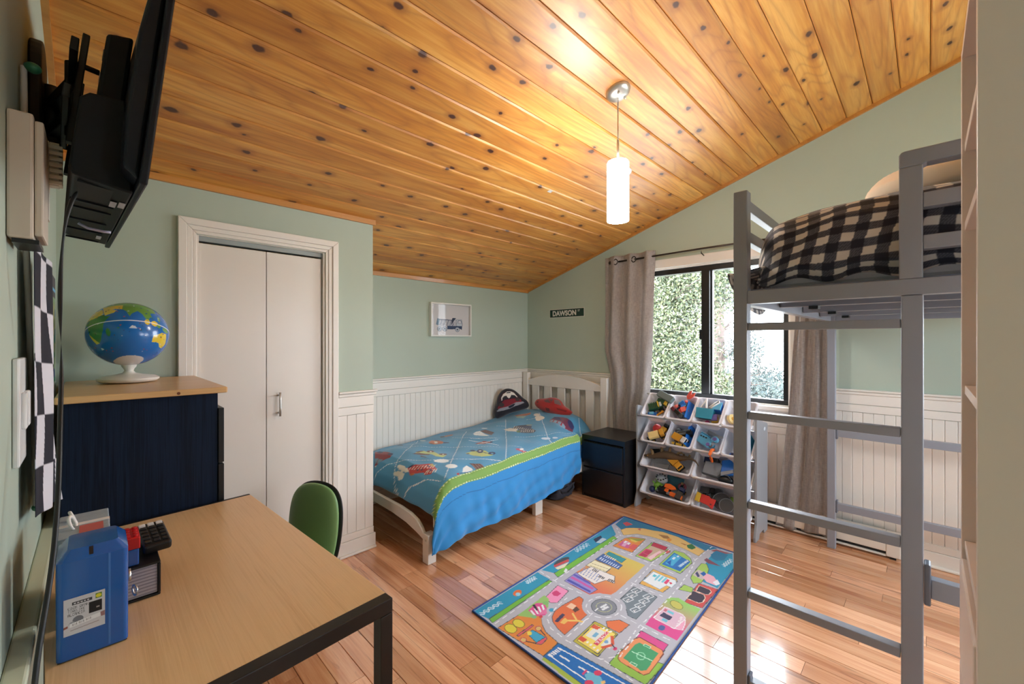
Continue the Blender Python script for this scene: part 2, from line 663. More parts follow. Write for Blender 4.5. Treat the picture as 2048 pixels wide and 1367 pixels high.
# ------------------------------------------------------------------ ceiling: sloped tongue and groove pine
nrm = math.hypot(1, SL)
ceiling = MB()
ceiling.prism([(XL - 0.1, YR - 0.1, ceil_z(YR - 0.1) + 0.018), (XL - 0.1, YA + 0.1, ceil_z(YA + 0.1) + 0.018), (XL - 0.1, YA + 0.1, ceil_z(YA + 0.1) + 0.12), (XL - 0.1, YR - 0.1, ceil_z(YR - 0.1) + 0.12)], (XB - XL + 0.2, 0, 0))
ceiling = struct(fix_normals(ceiling.build('ceiling', 'joint_pine')), 'sloped knotty pine board ceiling')
PW = 0.1275
y = 1.007 - PW * 24
proto = None
while y < YA:
    y0, y1 = y + 0.0012, y + PW - 0.0012
    c, dpt = 0.006, 0.016
    def uz(yy, off):   # point off metres above the ceiling face
        return (XL + 0.001, yy, ceil_z(yy) + off)
    pr = [uz(y0, dpt), uz(y1, dpt), uz(y1, c), uz(y1 - c, 0), uz(y0 + c, 0), uz(y0, c)]
    fix_normals(MB().prism(pr, (XB - XL - 0.002, 0, 0)).build('ceiling_board', 'pine_ceiling', ceiling))
    y += PW

# ------------------------------------------------------------------ walls
def yz_wall(mb, x0, x1, ya, yb, za, top=None):
    """slab between x0 and x1 from ya to yb, bottom za, top following the slope (or flat at top)"""
    ta = ceil_z(ya) + 0.02 if top is None else top
    tb = ceil_z(yb) + 0.02 if top is None else top
    mb.prism([(x0, ya, za), (x0, yb, za), (x0, yb, tb), (x0, ya, ta)], (x1 - x0, 0, 0))
WY0, WY1, WZ0, WZ1 = 0.68, 1.85, 0.85, 1.94
mb = MB()
W2A, W2B = -1.685, -0.515     # unseen window added to the same wall to brighten the foreground
yz_wall(mb, XB, XB + 0.14, YR - 0.1, W2A, -0.05)
yz_wall(mb, XB, XB + 0.14, W2A, W2B, -0.05, WZ0)
yz_wall(mb, XB, XB + 0.14, W2A, W2B, WZ1)
yz_wall(mb, XB, XB + 0.14, W2B, WY0, -0.05)
yz_wall(mb, XB, XB + 0.14, WY1, YA + 0.1, -0.05)
yz_wall(mb, XB, XB + 0.14, WY0, WY1, -0.05, WZ0)
yz_wall(mb, XB, XB + 0.14, WY0, WY1, WZ1)
wall_window = struct(fix_normals(mb.build('wall_window', 'sage_paint')), 'sage green wall around the window')
wall_back = struct(bx(XC - 0.08, XB + 0.1, YA, YA + 0.1, -0.05, ceil_z(YA) + 0.02).build('wall_back', 'sage_paint'), 'low sage green wall behind the white bed')
mb = MB()
yz_wall(mb, XL - 0.1, XL, YR - 0.1, YC + 0.08, -0.05)
wall_left = struct(fix_normals(mb.build('wall_left', 'sage_paint')), 'sage green wall beside the desk')
DX0, DX1, DZ = 0.356, 0.970, 1.838
mb = bx(XL - 0.02, DX0, YC, YC + 0.08, -0.05, ZC + 0.02)
mb.box(DX1, XC, YC, YC + 0.08, -0.05, ZC + 0.02)
mb.box(DX0, DX1, YC, YC + 0.08, DZ, ZC + 0.02)
wall_closet = struct(mb.build('wall_closet', 'sage_paint'), 'sage green closet wall')
mb = MB()
yz_wall(mb, XC - 0.08, XC, YC + 0.08, YA, -0.05)
wall_return = struct(fix_normals(mb.build('wall_return', 'sage_paint')), 'short sage green return wall of the closet')
W3A, W3B, W3T = 1.60, 3.30, 2.00   # unseen wide window added to the rear wall as frontal fill light
mb = bx(XL - 0.1, W3A, YR - 0.1, YR, -0.05, ceil_z(YR) + 0.02)
mb.box(W3B, XB + 0.1, YR - 0.1, YR, -0.05, ceil_z(YR) + 0.02)
mb.box(W3A, W3B, YR - 0.1, YR, -0.05, WZ0)
mb.box(W3A, W3B, YR - 0.1, YR, W3T, ceil_z(YR) + 0.02)
wall_rear = struct(mb.build('wall_rear', 'sage_paint'), 'sage green rear wall')
# inside of the closet
mb = bx(XL, XC - 0.08, YA, YA + 0.05, 0, 2.0)
mb.box(XL - 0.1, XL, YC + 0.08, YA, 0, 2.0)
struct(mb.build('wall_closet_inside', 'sage_paint'), 'walls inside the closet')

# ceiling trims
fix_normals(struct(MB().prism([(XC, YA, ceil_z(YA) - 0.026), (XC, YA - 0.016, ceil_z(YA) - 0.026), (XC, YA - 0.020, ceil_z(YA) + 0.006), (XC, YA, ceil_z(YA) + 0.006)], (XB - XC, 0, 0)).build('trim_1', 'pine_trim'), 'pine strip along the low wall'))
mb = MB()
for (ya, yb) in ((YR, YA),):
    mb.prism([(XB, ya, ceil_z(ya) - 0.022), (XB, yb, ceil_z(yb) - 0.022), (XB, yb, ceil_z(yb) + 0.004), (XB, ya, ceil_z(ya) + 0.004)], (-0.016, 0, 0))
fix_normals(struct(mb.build('trim_2', 'pine_trim'), 'sloping pine strip above the window wall'))
struct(bx(XL, XC + 0.012, YC - 0.016, YC, ZC - 0.026, ZC + 0.006).build('trim_3', 'pine_trim'), 'pine strip above the closet wall')
mb = MB()
mb.prism([(XL, YR, ceil_z(YR) - 0.024), (XL, YC, ceil_z(YC) - 0.024), (XL, YC, ceil_z(YC) + 0.004), (XL, YR, ceil_z(YR) + 0.004)], (0.016, 0, 0))
fix_normals(struct(mb.build('trim_4', 'pine_trim'), 'sloping pine strip above the left wall'))

# ------------------------------------------------------------------ wainscot
BEAD = 0.0523
def wainscot(wall, axis, a0, a1, plane, sgn, top=RAIL, m='white_trim', cap=True, ext0=0.0, ext1=0.0):
    """axis: direction the wall runs; plane: wall face; sgn: side the room is on"""
    def slab(name, b0, b1, z0, z1, th, c=0.0015):
        lo, hi = (plane, plane + sgn * th) if sgn > 0 else (plane + sgn * th, plane)
        o = (bx(b0, b1, lo, hi, z0, z1) if axis == 'x' else bx(lo, hi, b0, b1, z0, z1)).build(name, m, wall, bevel=c, seg=1)
        return o
    if cap:
        slab('wainscot_cap', a0 - ext0, a1 + ext1, top - 0.014, top, 0.026, 0.004)
        slab('wainscot_bead', a0 - ext0 * 0.7, a1 + ext1 * 0.7, top - 0.034, top - 0.016, 0.019, 0.004)
    slab('top_board', a0, a1, top - 0.095, top - 0.035, 0.013)
    slab('top_rail', a0, a1, top - 0.145, top - 0.0975, 0.013)
    slab('bottom_rail', a0, a1, 0.0925, 0.134, 0.013)
    n = max(1, round((a1 - a0) / BEAD))
    w = (a1 - a0) / n
    lo, hi = (plane, plane + sgn * 0.008) if sgn > 0 else (plane + sgn * 0.008, plane)
    g = 0.0005
    if axis == 'x':
        base = chamfer_board(-w / 2 + g, w / 2 - g, lo, hi, 0.135, top - 0.1475, 0.0022, ('z', ('+' if sgn > 0 else '-') + 'y'))
    else:
        base = chamfer_board(lo, hi, -w / 2 + g, w / 2 - g, 0.135, top - 0.1475, 0.0022, ('z', ('+' if sgn > 0 else '-') + 'x'))
    first = fix_normals(base.build('bead_board', m))
    for i in range(n):
        o = first if i == 0 else first.copy()
        if i:
            COL.objects.link(o)
        mid = a0 + (i + 0.5) * w
        o.location = (mid, 0, 0) if axis == 'x' else (0, mid, 0)
        o.parent = wall

def baseboard(name, axis, a0, a1, plane, sgn, label, m='white_trim'):
    lo, hi = sorted((plane, plane + sgn * 0.016))
    lo2, hi2 = sorted((plane, plane + sgn * 0.032))
    b = (bx(a0, a1, lo, hi, 0.0, 0.0905) if axis == 'x' else bx(lo, hi, a0, a1, 0.0, 0.0905)).build(name, m, bevel=0.002, seg=1)
    struct(b, label)
    (bx(a0, a1, lo2, hi2, 0.0, 0.016) if axis == 'x' else bx(lo2, hi2, a0, a1, 0.0, 0.016)).build('shoe_moulding', m, b, bevel=0.006, seg=2)
    return b

wainscot(wall_closet, 'x', 1.043, XC, YC, -1, ext1=0.024)
baseboard('baseboard_closet', 'x', 1.043, XC + 0.012, YC, -1, 'white baseboard at the closet corner')
wainscot(wall_back, 'x', XC, XB, YA, -1)
baseboard('baseboard_back', 'x', XC, XB, YA, -1, 'white baseboard under the low wall')
wainscot(wall_window, 'y', YR, W2A - 0.08, XB, -1)
wainscot(wall_window, 'y', W2B + 0.08, 0.600, XB, -1)
wainscot(wall_window, 'y', W2A - 0.08, W2B + 0.08, XB, -1, top=0.80, cap=False)
wainscot(wall_window, 'y', 1.932, YA, XB, -1)
wainscot(wall_window, 'y', 0.600, 1.932, XB, -1, top=0.80, cap=False)
baseboard('baseboard_window', 'y', YR, YA, XB, -1, 'white baseboard under the window wall')
# left wall: chair rail and flat panelling
LR = 0.772
bx(XL, XL + 0.030, YR, YC, LR - 0.018, LR).build('wainscot_cap', 'cream_left', wall_left, bevel=0.004)
bx(XL, XL + 0.022, YR, YC, LR - 0.05, LR - 0.02).build('wainscot_bead', 'cream_left', wall_left, bevel=0.004)
bx(XL, XL + 0.010, YR, YC, 0.0, LR - 0.052).build('panelling', 'cream_left', wall_left)

# ------------------------------------------------------------------ windows
m, nt, b = node_mat('window_glass')
nt.nodes.remove(b)
tr, gl = N(nt, 'ShaderNodeBsdfTransparent'), N(nt, 'ShaderNodeBsdfGlossy', i_Roughness=0.02)
lw = N(nt, 'ShaderNodeLayerWeight', i_Blend=0.25)
mx = N(nt, 'ShaderNodeMixShader')
nt.links.new(mathn(nt, 'MULTIPLY', lw.outputs['Fresnel'], 0.5), mx.inputs[0])
nt.links.new(tr.outputs[0], mx.inputs[1])
nt.links.new(gl.outputs[0], mx.inputs[2])
nt.links.new(mx.outputs[0], nt.nodes['Material Output'].inputs[0])
MATS['window_glass'] = m
def make_window(name, label, WY0, WY1):
    mid = (WY0 + WY1) / 2 - 0.001
    win = struct(thing(name, label, 'window', (XB, (WY0 + WY1) / 2, WZ0)))
    del win['category']
    def casing(y0, y1, z0, z1):
        bx(XB - 0.018, XB, y0, y1, z0, z1).build('window_casing', 'white_trim', win, bevel=0.004)
    casing(WY0 - 0.075, WY1 + 0.075, WZ1, WZ1 + 0.075)
    casing(WY0 - 0.075, WY0, WZ0 - 0.02, WZ1)
    casing(WY1, WY1 + 0.075, WZ0 - 0.02, WZ1)
    bx(XB - 0.050, XB + 0.03, WY0 - 0.095, WY1 + 0.095, WZ0 - 0.03, WZ0).build('window_sill', 'white_trim', win, bevel=0.005)
    bx(XB - 0.016, XB, WY0 - 0.075, WY1 + 0.075, WZ0 - 0.095, WZ0 - 0.03).build('window_apron', 'white_trim', win, bevel=0.003)
    for (y0, y1, z0, z1) in ((WY0, WY0 + 0.012, WZ0, WZ1), (WY1 - 0.012, WY1, WZ0, WZ1), (WY0, WY1, WZ1 - 0.012, WZ1), (WY0, WY1, WZ0, WZ0 + 0.008)):
        bx(XB + 0.001, XB + 0.139, y0, y1, z0, z1).build('window_jamb', 'white_trim', win)
    fx0, fx1 = XB + 0.035, XB + 0.10
    for (y0, y1, z0, z1) in ((WY0 + 0.012, WY1 - 0.012, WZ1 - 0.055, WZ1 - 0.012), (WY0 + 0.012, WY1 - 0.012, WZ0 + 0.008, WZ0 + 0.040), (WY0 + 0.012, WY0 + 0.05, WZ0 + 0.04, WZ1 - 0.055), (WY1 - 0.05, WY1 - 0.012, WZ0 + 0.04, WZ1 - 0.055)):
        bx(fx0, fx1, y0, y1, z0, z1).build('window_frame', 'black_frame', win, bevel=0.003)
    bx(fx0 - 0.006, fx1 - 0.03, mid - 0.028, mid + 0.036, WZ0 + 0.04, WZ1 - 0.055).build('sash_stile', 'black_frame', win, bevel=0.003)
    bx(fx0 + 0.025, fx1, mid - 0.040, mid - 0.002, WZ0 + 0.04, WZ1 - 0.055).build('sash_stile', 'black_frame', win, bevel=0.003)
    bx(fx0 - 0.016, fx0 - 0.006, mid + 0.022, mid + 0.048, 1.33, 1.41).build('window_latch', 'black_frame', win, bevel=0.003)
    bx(fx0 + 0.012, fx0 + 0.015, mid + 0.036, WY1 - 0.05, WZ0 + 0.04, WZ1 - 0.055).build('pane', 'window_glass', win)
    bx(fx0 + 0.042, fx0 + 0.045, WY0 + 0.05, mid - 0.040, WZ0 + 0.04, WZ1 - 0.055).build('pane', 'window_glass', win)
make_window('window_1', 'black framed sliding window with white casing between the curtains', WY0, WY1)
w3 = struct(thing('window_added_3', 'wide black framed window added unseen to the rear wall for fill light', 'window', ((W3A + W3B) / 2, YR, WZ0)))
del w3['category']
for (a, b_, c, d) in ((W3A - 0.075, W3B + 0.075, W3T, W3T + 0.075), (W3A - 0.075, W3A, WZ0, W3T), (W3B, W3B + 0.075, WZ0, W3T), (W3A - 0.095, W3B + 0.095, WZ0 - 0.03, WZ0)):
    bx(a, b_, YR, YR + (0.05 if d == WZ0 else 0.018), c, d).build('window_casing', 'white_trim', w3, bevel=0.004)
for (a, b_, c, d) in ((W3A, W3B, W3T - 0.045, W3T), (W3A, W3B, WZ0, WZ0 + 0.035), (W3A, W3A + 0.04, WZ0 + 0.035, W3T - 0.045), (W3B - 0.04, W3B, WZ0 + 0.035, W3T - 0.045), (2.42, 2.48, WZ0 + 0.035, W3T - 0.045)):
    bx(a, b_, YR - 0.08, YR - 0.02, c, d).build('window_frame', 'black_frame', w3, bevel=0.003)
bx(W3A + 0.04, 2.42, YR - 0.052, YR - 0.049, WZ0 + 0.035, W3T - 0.045).build('pane', 'window_glass', w3)
bx(2.48, W3B - 0.04, YR - 0.052, YR - 0.049, WZ0 + 0.035, W3T - 0.045).build('pane', 'window_glass', w3)
make_window('window_added_2', 'black framed window added out of view nearer the rear wall for more light', W2A, W2B)

# ------------------------------------------------------------------ closet door
door = struct(thing('door_1', 'white two leaf bifold closet door with bar handle', 'door', (0.66, YC, 0)))
del door['category']
dm = mat('door_white', (222, 216, 208), rough=0.38, vary=0.015)
seam = 0.6655
l1 = bx(DX0 + 0.012, seam - 0.0015, YC + 0.020, YC + 0.052, 0.012, DZ - 0.036).build('door_leaf', dm, door, bevel=0.002)
l2 = bx(seam + 0.0015, DX1 - 0.014, YC + 0.020, YC + 0.052, 0.012, DZ - 0.036).build('door_leaf', dm, door, bevel=0.002)
hx, hy = 0.726, YC - 0.008
MB().tube([(hx, hy, 0.905), (hx, hy - 0.003, 0.95), (hx, hy - 0.003, 0.99), (hx, hy, 1.035)], 0.0058, 10).build('handle', 'nickel', l2, smooth=True)
for z in (0.922, 1.018):
    MB().tube([(hx, YC + 0.021, z), (hx, hy, z)], 0.0045, 10).build('handle_post', 'nickel', l2, smooth=True)
bx(DX0 + 0.002, DX1 - 0.002, YC + 0.018, YC + 0.056, DZ - 0.026, DZ - 0.002).build('door_track', mat('track_grey', (150, 158, 158), rough=0.45), door)
for z0 in (0,):
    bx(DX0, DX0 + 0.010, YC + 0.001, YC + 0.079, 0, DZ).build('door_jamb', 'white_trim', door)
    bx(DX1 - 0.010, DX1, YC + 0.001, YC + 0.079, 0, DZ).build('door_jamb', 'white_trim', door)
    bx(DX0, DX1, YC + 0.001, YC + 0.079, DZ - 0.002, DZ + 0.008).build('door_jamb', 'white_trim', door)
# moulded casing, three steps
steps = ((0.0, 0.034, 0.022), (0.034, 0.056, 0.015), (0.056, 0.072, 0.010))
ox0, ox1, oz = DX0 - 0.072, DX1 + 0.072, DZ + 0.074
for s0, s1, th in steps:
    for nm, pts in (('casing_left', [(ox0 + s0, 0), (ox0 + s1, 0), (ox0 + s1, oz - s1), (ox0 + s0, oz - s0)]),
                    ('casing_right', [(ox1 - s1, 0), (ox1 - s0, 0), (ox1 - s0, oz - s0), (ox1 - s1, oz - s1)]),
                    ('casing_head', [(ox0 + s0, oz - s0), (ox0 + s1, oz - s1), (ox1 - s1, oz - s1), (ox1 - s0, oz - s0)])):
        fix_normals(MB().prism([(px, YC, pz) for px, pz in pts], (0, -th, 0)).build('door_casing', 'white_trim', door, bevel=0.003))
# ------------------------------------------------------------------ shape of the quilt on the small bed
QE = 2.10     # print coordinate where the quilt turns over the mattress edge
def quilt_surface(x, q):
    """world point of the quilt for length x and cross coordinate q (q = y on top, running on down the side)"""
    def ss(a, b, t):
        t = np.clip((t - a) / (b - a), 0, 1)
        return t * t * (3 - 2 * t)
    h = np.interp(x, [1.36, 1.415, 1.44, 1.48, 1.54, 1.65, 2.0, 2.45, 2.8, 3.0, 3.15, 3.28, 3.335], [.235, .25, .375, .44, .475, .492, .505, .528, .552, .585, .612, .600, .555])
    h = h - 0.062 * ss(2.72, 3.2, q) ** 1.2 * (1 - 0.5 * ss(2.9, 3.2, x))
    h = h - 0.03 * ss(2.34, 2.10, q) * ss(2.7, 3.1, x) - 0.03 * ss(2.45, 2.1, q) * ss(3.0, 3.3, x)
    h = h - 0.012 * ss(2.24, 2.10, q) - 0.075 * ss(2.30, 2.12, q) * ss(2.86, 2.98, x)
    h = h + 0.006 * np.sin(9 * x + 5 * q) * np.sin(7 * q - 2 * x) + 0.004 * np.sin(23 * x - 9 * q) * np.sin(17 * q)
    ye = QE + 0.085 * ss(2.85, 2.95, x)
    r = 0.05
    d = np.maximum(QE - q, 0)
    a = np.minimum(d / r, np.pi / 2)
    e = np.maximum(d - r * np.pi / 2, 0)
    top = q >= QE
    fl = ss(0.0, 0.3, e)
    fold = np.sin(31 * x + 7 * e + 2.2 * np.sin(7 * x)) * 0.6 + np.sin(64 * x - 16 * e + 1.3) * 0.25 + np.sin(13 * x + 3) * 0.5
    diag = np.sin(20 * x + 55 * e + 1.5 * np.sin(9 * x))
    y = np.where(top, q + (ye - QE) * ss(2.6, 2.1, q), ye - r * np.sin(a) - 0.012 * fl + 0.011 * fl * fold + 0.0065 * fl * diag)
    z = np.where(top, h, h - r * (1 - np.cos(a)) - e)
    xx = x - 0.03 * np.where(x < 1.7, (1.7 - x) / 0.285, 0) * ss(0.05, 0.22, d)
    return xx, y, z
def quilt_hem(x):
    return np.interp(x, [1.36, 1.40, 1.50, 1.57, 1.64, 1.93, 2.25, 2.57, 2.84, 2.88], [.062, .065, .085, .118, .112, .100, .124, .168, .215, .30])
def quilt_qmin(x):
    _, _, zt = quilt_surface(x, np.full_like(x, QE - 0.0786))
    return QE - (zt - quilt_hem(x)) - 0.0786
RUG_ART = [
    ('p',(30,150,190),[(1.302,1.562),(1.781,1.567),(1.778,1.471),(1.322,1.463)],None),
    ('p',(116,190,60),[(1.322,1.468),(1.769,1.474),(1.77,1.451),(1.314,1.436)],(70,80,90)),
    ('p',(30,150,190),[(1.816,1.566),(2.609,1.595),(2.505,1.496),(2.47,1.49),(1.843,1.493)],None),
    ('p',(116,190,60),[(1.841,1.495),(2.475,1.498),(2.46,1.459),(1.824,1.456)],(70,80,90)),
    ('p',(20,120,165),[(2.809,1.603),(2.793,0.851),(2.788,0.939),(2.707,0.984),(2.75,1.128),(2.765,1.234),(2.739,1.346),(2.678,1.465),(2.594,1.506),(2.639,1.581)],None),
    ('p',(232,196,120),[(2.59,1.509),(2.641,1.497),(2.678,1.465),(2.722,1.407),(2.739,1.346),(2.765,1.29),(2.765,1.234),(2.766,1.179),(2.75,1.128),(2.72,1.064),(2.701,0.986),(2.611,0.989),(2.635,1.08),(2.654,1.211),(2.641,1.317),(2.614,1.4),(2.532,1.455)],(150,130,80)),
    ('p',(30,150,190),[(2.726,0.942),(2.793,0.851),(2.598,0.789),(2.342,0.789),(2.351,0.894),(2.474,0.914),(2.581,0.93)],None),
    ('p',(150,80,90),[(2.731,0.96),(2.773,0.942),(2.782,0.851),(2.734,0.906)],None),
    ('p',(130,70,90),[(2.586,0.948),(2.621,0.945),(2.581,0.851),(2.564,0.916)],None),
    ('p',(20,120,165),[(2.68,0.942),(2.755,0.936),(2.755,0.866),(2.668,0.861),(2.629,0.893),(2.641,0.925)],None),
    ('p',(168,206,96),[(2.375,0.936),(2.536,0.945),(2.55,0.919),(2.499,0.889),(2.419,0.872),(2.332,0.869),(2.295,0.897),(2.336,0.928)],(70,80,90)),
    ('p',(200,190,190),[(2.377,0.933),(2.455,0.933),(2.447,0.882),(2.363,0.873)],None),
    ('p',(30,100,180),[(2.421,0.909),(2.458,0.901),(2.44,0.88),(2.406,0.885)],None),
    ('p',(236,180,196),[(2.39,0.883),(2.447,0.882),(2.446,0.845),(2.392,0.799),(2.362,0.803),(2.359,0.85)],None),
    ('p',(240,236,244),[(2.382,0.827),(2.427,0.818),(2.391,0.792),(2.362,0.803)],None),
    ('p',(60,60,110),[(2.402,0.928),(2.431,0.928),(2.393,0.899),(2.371,0.902)],None),
    ('p',(206,80,80),[(2.099,0.864),(2.319,0.878),(2.331,0.782),(2.114,0.784)],(70,80,90)),
    ('p',(62,52,70),[(2.188,0.869),(2.229,0.872),(2.231,0.817),(2.207,0.802),(2.163,0.799),(2.143,0.811),(2.139,0.87)],(240,220,200)),
    ('p',(62,52,70),[(2.237,0.861),(2.299,0.867),(2.299,0.812),(2.284,0.8),(2.25,0.801),(2.24,0.814)],(240,220,200)),
    ('p',(168,206,96),[(2.184,0.931),(2.249,0.929),(2.253,0.881),(2.208,0.87)],(70,80,90)),
    ('p',(226,140,60),[(2.351,1.428),(2.498,1.426),(2.547,1.404),(2.587,1.323),(2.361,1.297)],(70,80,90)),
    ('p',(150,160,60),[(2.51,1.422),(2.587,1.323),(2.53,1.336),(2.501,1.378)],None),
    ('p',(220,200,90),[(2.517,1.402),(2.52,1.341),(2.495,1.346),(2.493,1.374)],None),
    ('p',(206,90,150),[(2.386,1.41),(2.464,1.416),(2.468,1.36),(2.389,1.34)],None),
    ('p',(224,170,210),[(2.395,1.391),(2.473,1.406),(2.472,1.381),(2.397,1.368)],None),
    ('p',(220,90,90),[(2.397,1.344),(2.466,1.349),(2.471,1.314),(2.39,1.303)],None),
    ('p',(240,242,246),[(2.442,1.404),(2.471,1.405),(2.469,1.392),(2.441,1.389)],None),
    ('p',(240,242,246),[(2.438,1.377),(2.467,1.379),(2.466,1.365),(2.435,1.361)],None),
    ('p',(168,206,96),[(2.338,1.263),(2.569,1.271),(2.553,1.139),(2.343,1.164)],(70,80,90)),
    ('p',(200,176,150),[(2.371,1.252),(2.532,1.253),(2.535,1.157),(2.361,1.173)],None),
    ('p',(186,40,70),[(2.528,1.256),(2.581,1.264),(2.583,1.17),(2.529,1.163)],(70,80,90)),
    ('p',(206,70,110),[(2.355,1.257),(2.47,1.259),(2.476,1.217),(2.37,1.208)],None),
    ('p',(236,200,210),[(2.373,1.201),(2.506,1.187),(2.499,1.17),(2.361,1.173)],None),
    ('p',(206,60,80),[(2.46,1.174),(2.48,1.17),(2.405,1.173)],None),
    ('p',(220,90,90),[(2.513,1.156),(2.561,1.155),(2.537,1.132),(2.495,1.139)],(70,80,90)),
    ('p',(180,40,80),[(2.411,1.246),(2.457,1.248),(2.46,1.213),(2.412,1.211)],None),
    ('p',(180,40,80),[(2.364,1.248),(2.402,1.249),(2.404,1.214),(2.365,1.214)],None),
    ('p',(168,206,96),[(2.344,1.116),(2.574,1.123),(2.583,1.067),(2.545,1.011),(2.502,0.985),(2.339,0.987)],(70,80,90)),
    ('p',(30,120,200),[(2.361,1.106),(2.546,1.111),(2.514,1.015),(2.51,0.997),(2.361,0.998)],None),
    ('p',(70,180,225),[(2.385,1.096),(2.53,1.104),(2.52,1.058),(2.387,1.053)],None),
    ('p',(20,90,180),[(2.405,1.097),(2.447,1.087),(2.385,1.064)],None),
    ('p',(30,110,190),[(2.374,1.035),(2.525,1.019),(2.506,0.996),(2.361,0.998)],None),
    ('p',(150,200,235),[(2.409,1.031),(2.515,1.019),(2.508,1.008),(2.403,1.016)],None),
    ('p',(226,240,250),[(2.464,1.091),(2.496,1.093),(2.494,1.079),(2.461,1.077)],None),
    ('p',(226,240,250),[(2.508,1.081),(2.529,1.082),(2.525,1.07),(2.504,1.07)],None),
    ('g',(222,96,84),(216,196,96),[(1.819,1.41),(2.284,1.416),(2.284,1.17),(1.933,1.154),(1.886,1.161),(1.863,1.211),(1.814,1.24)],[(1.828,1.271),(2.243,1.228)]),
    ('p',(44,150,160),[(2.233,1.403),(2.271,1.403),(2.263,1.283),(2.207,1.281)],(70,80,90)),
    ('p',(60,100,170),[(2.132,1.414),(2.225,1.417),(2.188,1.262),(2.131,1.259)],(70,80,90)),
    ('l',(226,236,246),0.006,[(2.149,1.397),(2.181,1.399)],None),
    ('l',(226,236,246),0.006,[(2.148,1.381),(2.179,1.383)],None),
    ('l',(226,236,246),0.006,[(2.146,1.365),(2.178,1.367)],None),
    ('l',(226,236,246),0.006,[(2.145,1.35),(2.176,1.351)],None),
    ('l',(226,236,246),0.006,[(2.144,1.334),(2.174,1.335)],None),
    ('l',(226,236,246),0.006,[(2.142,1.319),(2.173,1.32)],None),
    ('l',(226,236,246),0.006,[(2.141,1.304),(2.171,1.304)],None),
    ('l',(226,236,246),0.006,[(2.139,1.289),(2.17,1.289)],None),
    ('l',(226,236,246),0.006,[(2.138,1.274),(2.168,1.274)],None),
    ('l',(226,236,246),0.006,[(2.196,1.394),(2.221,1.396)],None),
    ('l',(226,236,246),0.006,[(2.197,1.38),(2.222,1.382)],None),
    ('l',(226,236,246),0.006,[(2.197,1.367),(2.222,1.368)],None),
    ('l',(226,236,246),0.006,[(2.198,1.353),(2.222,1.354)],None),
    ('l',(226,236,246),0.006,[(2.198,1.34),(2.223,1.341)],None),
    ('l',(226,236,246),0.006,[(2.198,1.326),(2.223,1.327)],None),
    ('p',(238,232,196),[(2.036,1.415),(2.123,1.413),(2.125,1.295),(2.055,1.292)],(70,80,90)),
    ('l',(160,150,110),0.004,[(2.052,1.403),(2.066,1.294)],None),
    ('l',(160,150,110),0.004,[(2.08,1.403),(2.095,1.295)],None),
    ('p',(236,232,230),[(1.928,1.404),(2.046,1.385),(2.057,1.236),(1.993,1.2),(1.988,1.25),(1.914,1.274)],(70,80,90)),
    ('l',(130,150,196),0.006,[(1.943,1.389),(1.957,1.39)],None),
    ('l',(130,150,196),0.006,[(1.962,1.393),(1.977,1.394)],None),
    ('l',(130,150,196),0.006,[(1.981,1.398),(1.996,1.399)],None),
    ('l',(130,150,196),0.006,[(2.001,1.402),(2.016,1.403)],None),
    ('l',(130,150,196),0.006,[(1.943,1.37),(1.957,1.371)],None),
    ('l',(130,150,196),0.006,[(1.961,1.374),(1.976,1.375)],None),
    ('l',(130,150,196),0.006,[(1.98,1.379),(1.995,1.38)],None),
    ('l',(130,150,196),0.006,[(2.0,1.383),(2.015,1.384)],None),
    ('l',(130,150,196),0.006,[(1.942,1.352),(1.956,1.353)],None),
    ('l',(130,150,196),0.006,[(1.961,1.356),(1.975,1.357)],None),
    ('l',(130,150,196),0.006,[(1.98,1.36),(1.994,1.361)],None),
    ('l',(130,150,196),0.006,[(1.999,1.364),(2.014,1.365)],None),
    ('l',(130,150,196),0.006,[(1.942,1.334),(1.956,1.334)],None),
    ('l',(130,150,196),0.006,[(1.96,1.337),(1.974,1.338)],None),
    ('l',(130,150,196),0.006,[(1.979,1.341),(1.994,1.342)],None),
    ('l',(130,150,196),0.006,[(1.998,1.345),(2.013,1.346)],None),
    ('l',(130,150,196),0.006,[(1.941,1.316),(1.955,1.316)],None),
    ('l',(130,150,196),0.006,[(1.96,1.319),(1.974,1.32)],None),
    ('l',(130,150,196),0.006,[(1.978,1.323),(1.993,1.324)],None),
    ('l',(130,150,196),0.006,[(1.997,1.327),(2.012,1.328)],None),
    ('l',(130,150,196),0.006,[(1.941,1.298),(1.955,1.298)],None),
    ('l',(130,150,196),0.006,[(1.959,1.301),(1.973,1.302)],None),
    ('l',(130,150,196),0.006,[(1.978,1.305),(1.992,1.306)],None),
    ('l',(130,150,196),0.006,[(1.997,1.309),(2.011,1.309)],None),
    ('l',(130,150,196),0.006,[(1.94,1.28),(1.954,1.281)],None),
    ('l',(130,150,196),0.006,[(1.958,1.284),(1.972,1.284)],None),
    ('l',(130,150,196),0.006,[(1.977,1.287),(1.991,1.288)],None),
    ('l',(130,150,196),0.006,[(1.996,1.29),(2.01,1.291)],None),
    ('l',(60,60,70),0.006,[(2.016,1.358),(2.042,1.361)],None),
    ('l',(60,60,70),0.006,[(2.016,1.348),(2.042,1.351)],None),
    ('l',(60,60,70),0.006,[(2.016,1.339),(2.042,1.341)],None),
    ('l',(60,60,70),0.006,[(2.016,1.329),(2.042,1.331)],None),
    ('l',(60,60,70),0.006,[(1.983,1.296),(2.007,1.298)],None),
    ('l',(60,60,70),0.006,[(1.983,1.287),(2.007,1.288)],None),
    ('l',(60,60,70),0.006,[(1.983,1.277),(2.007,1.279)],None),
    ('l',(60,60,70),0.006,[(1.983,1.268),(2.007,1.269)],None),
    ('l',(60,60,70),0.006,[(1.991,1.241),(2.015,1.243)],None),
    ('l',(60,60,70),0.006,[(1.992,1.232),(2.016,1.233)],None),
    ('l',(60,60,70),0.006,[(1.992,1.223),(2.016,1.224)],None),
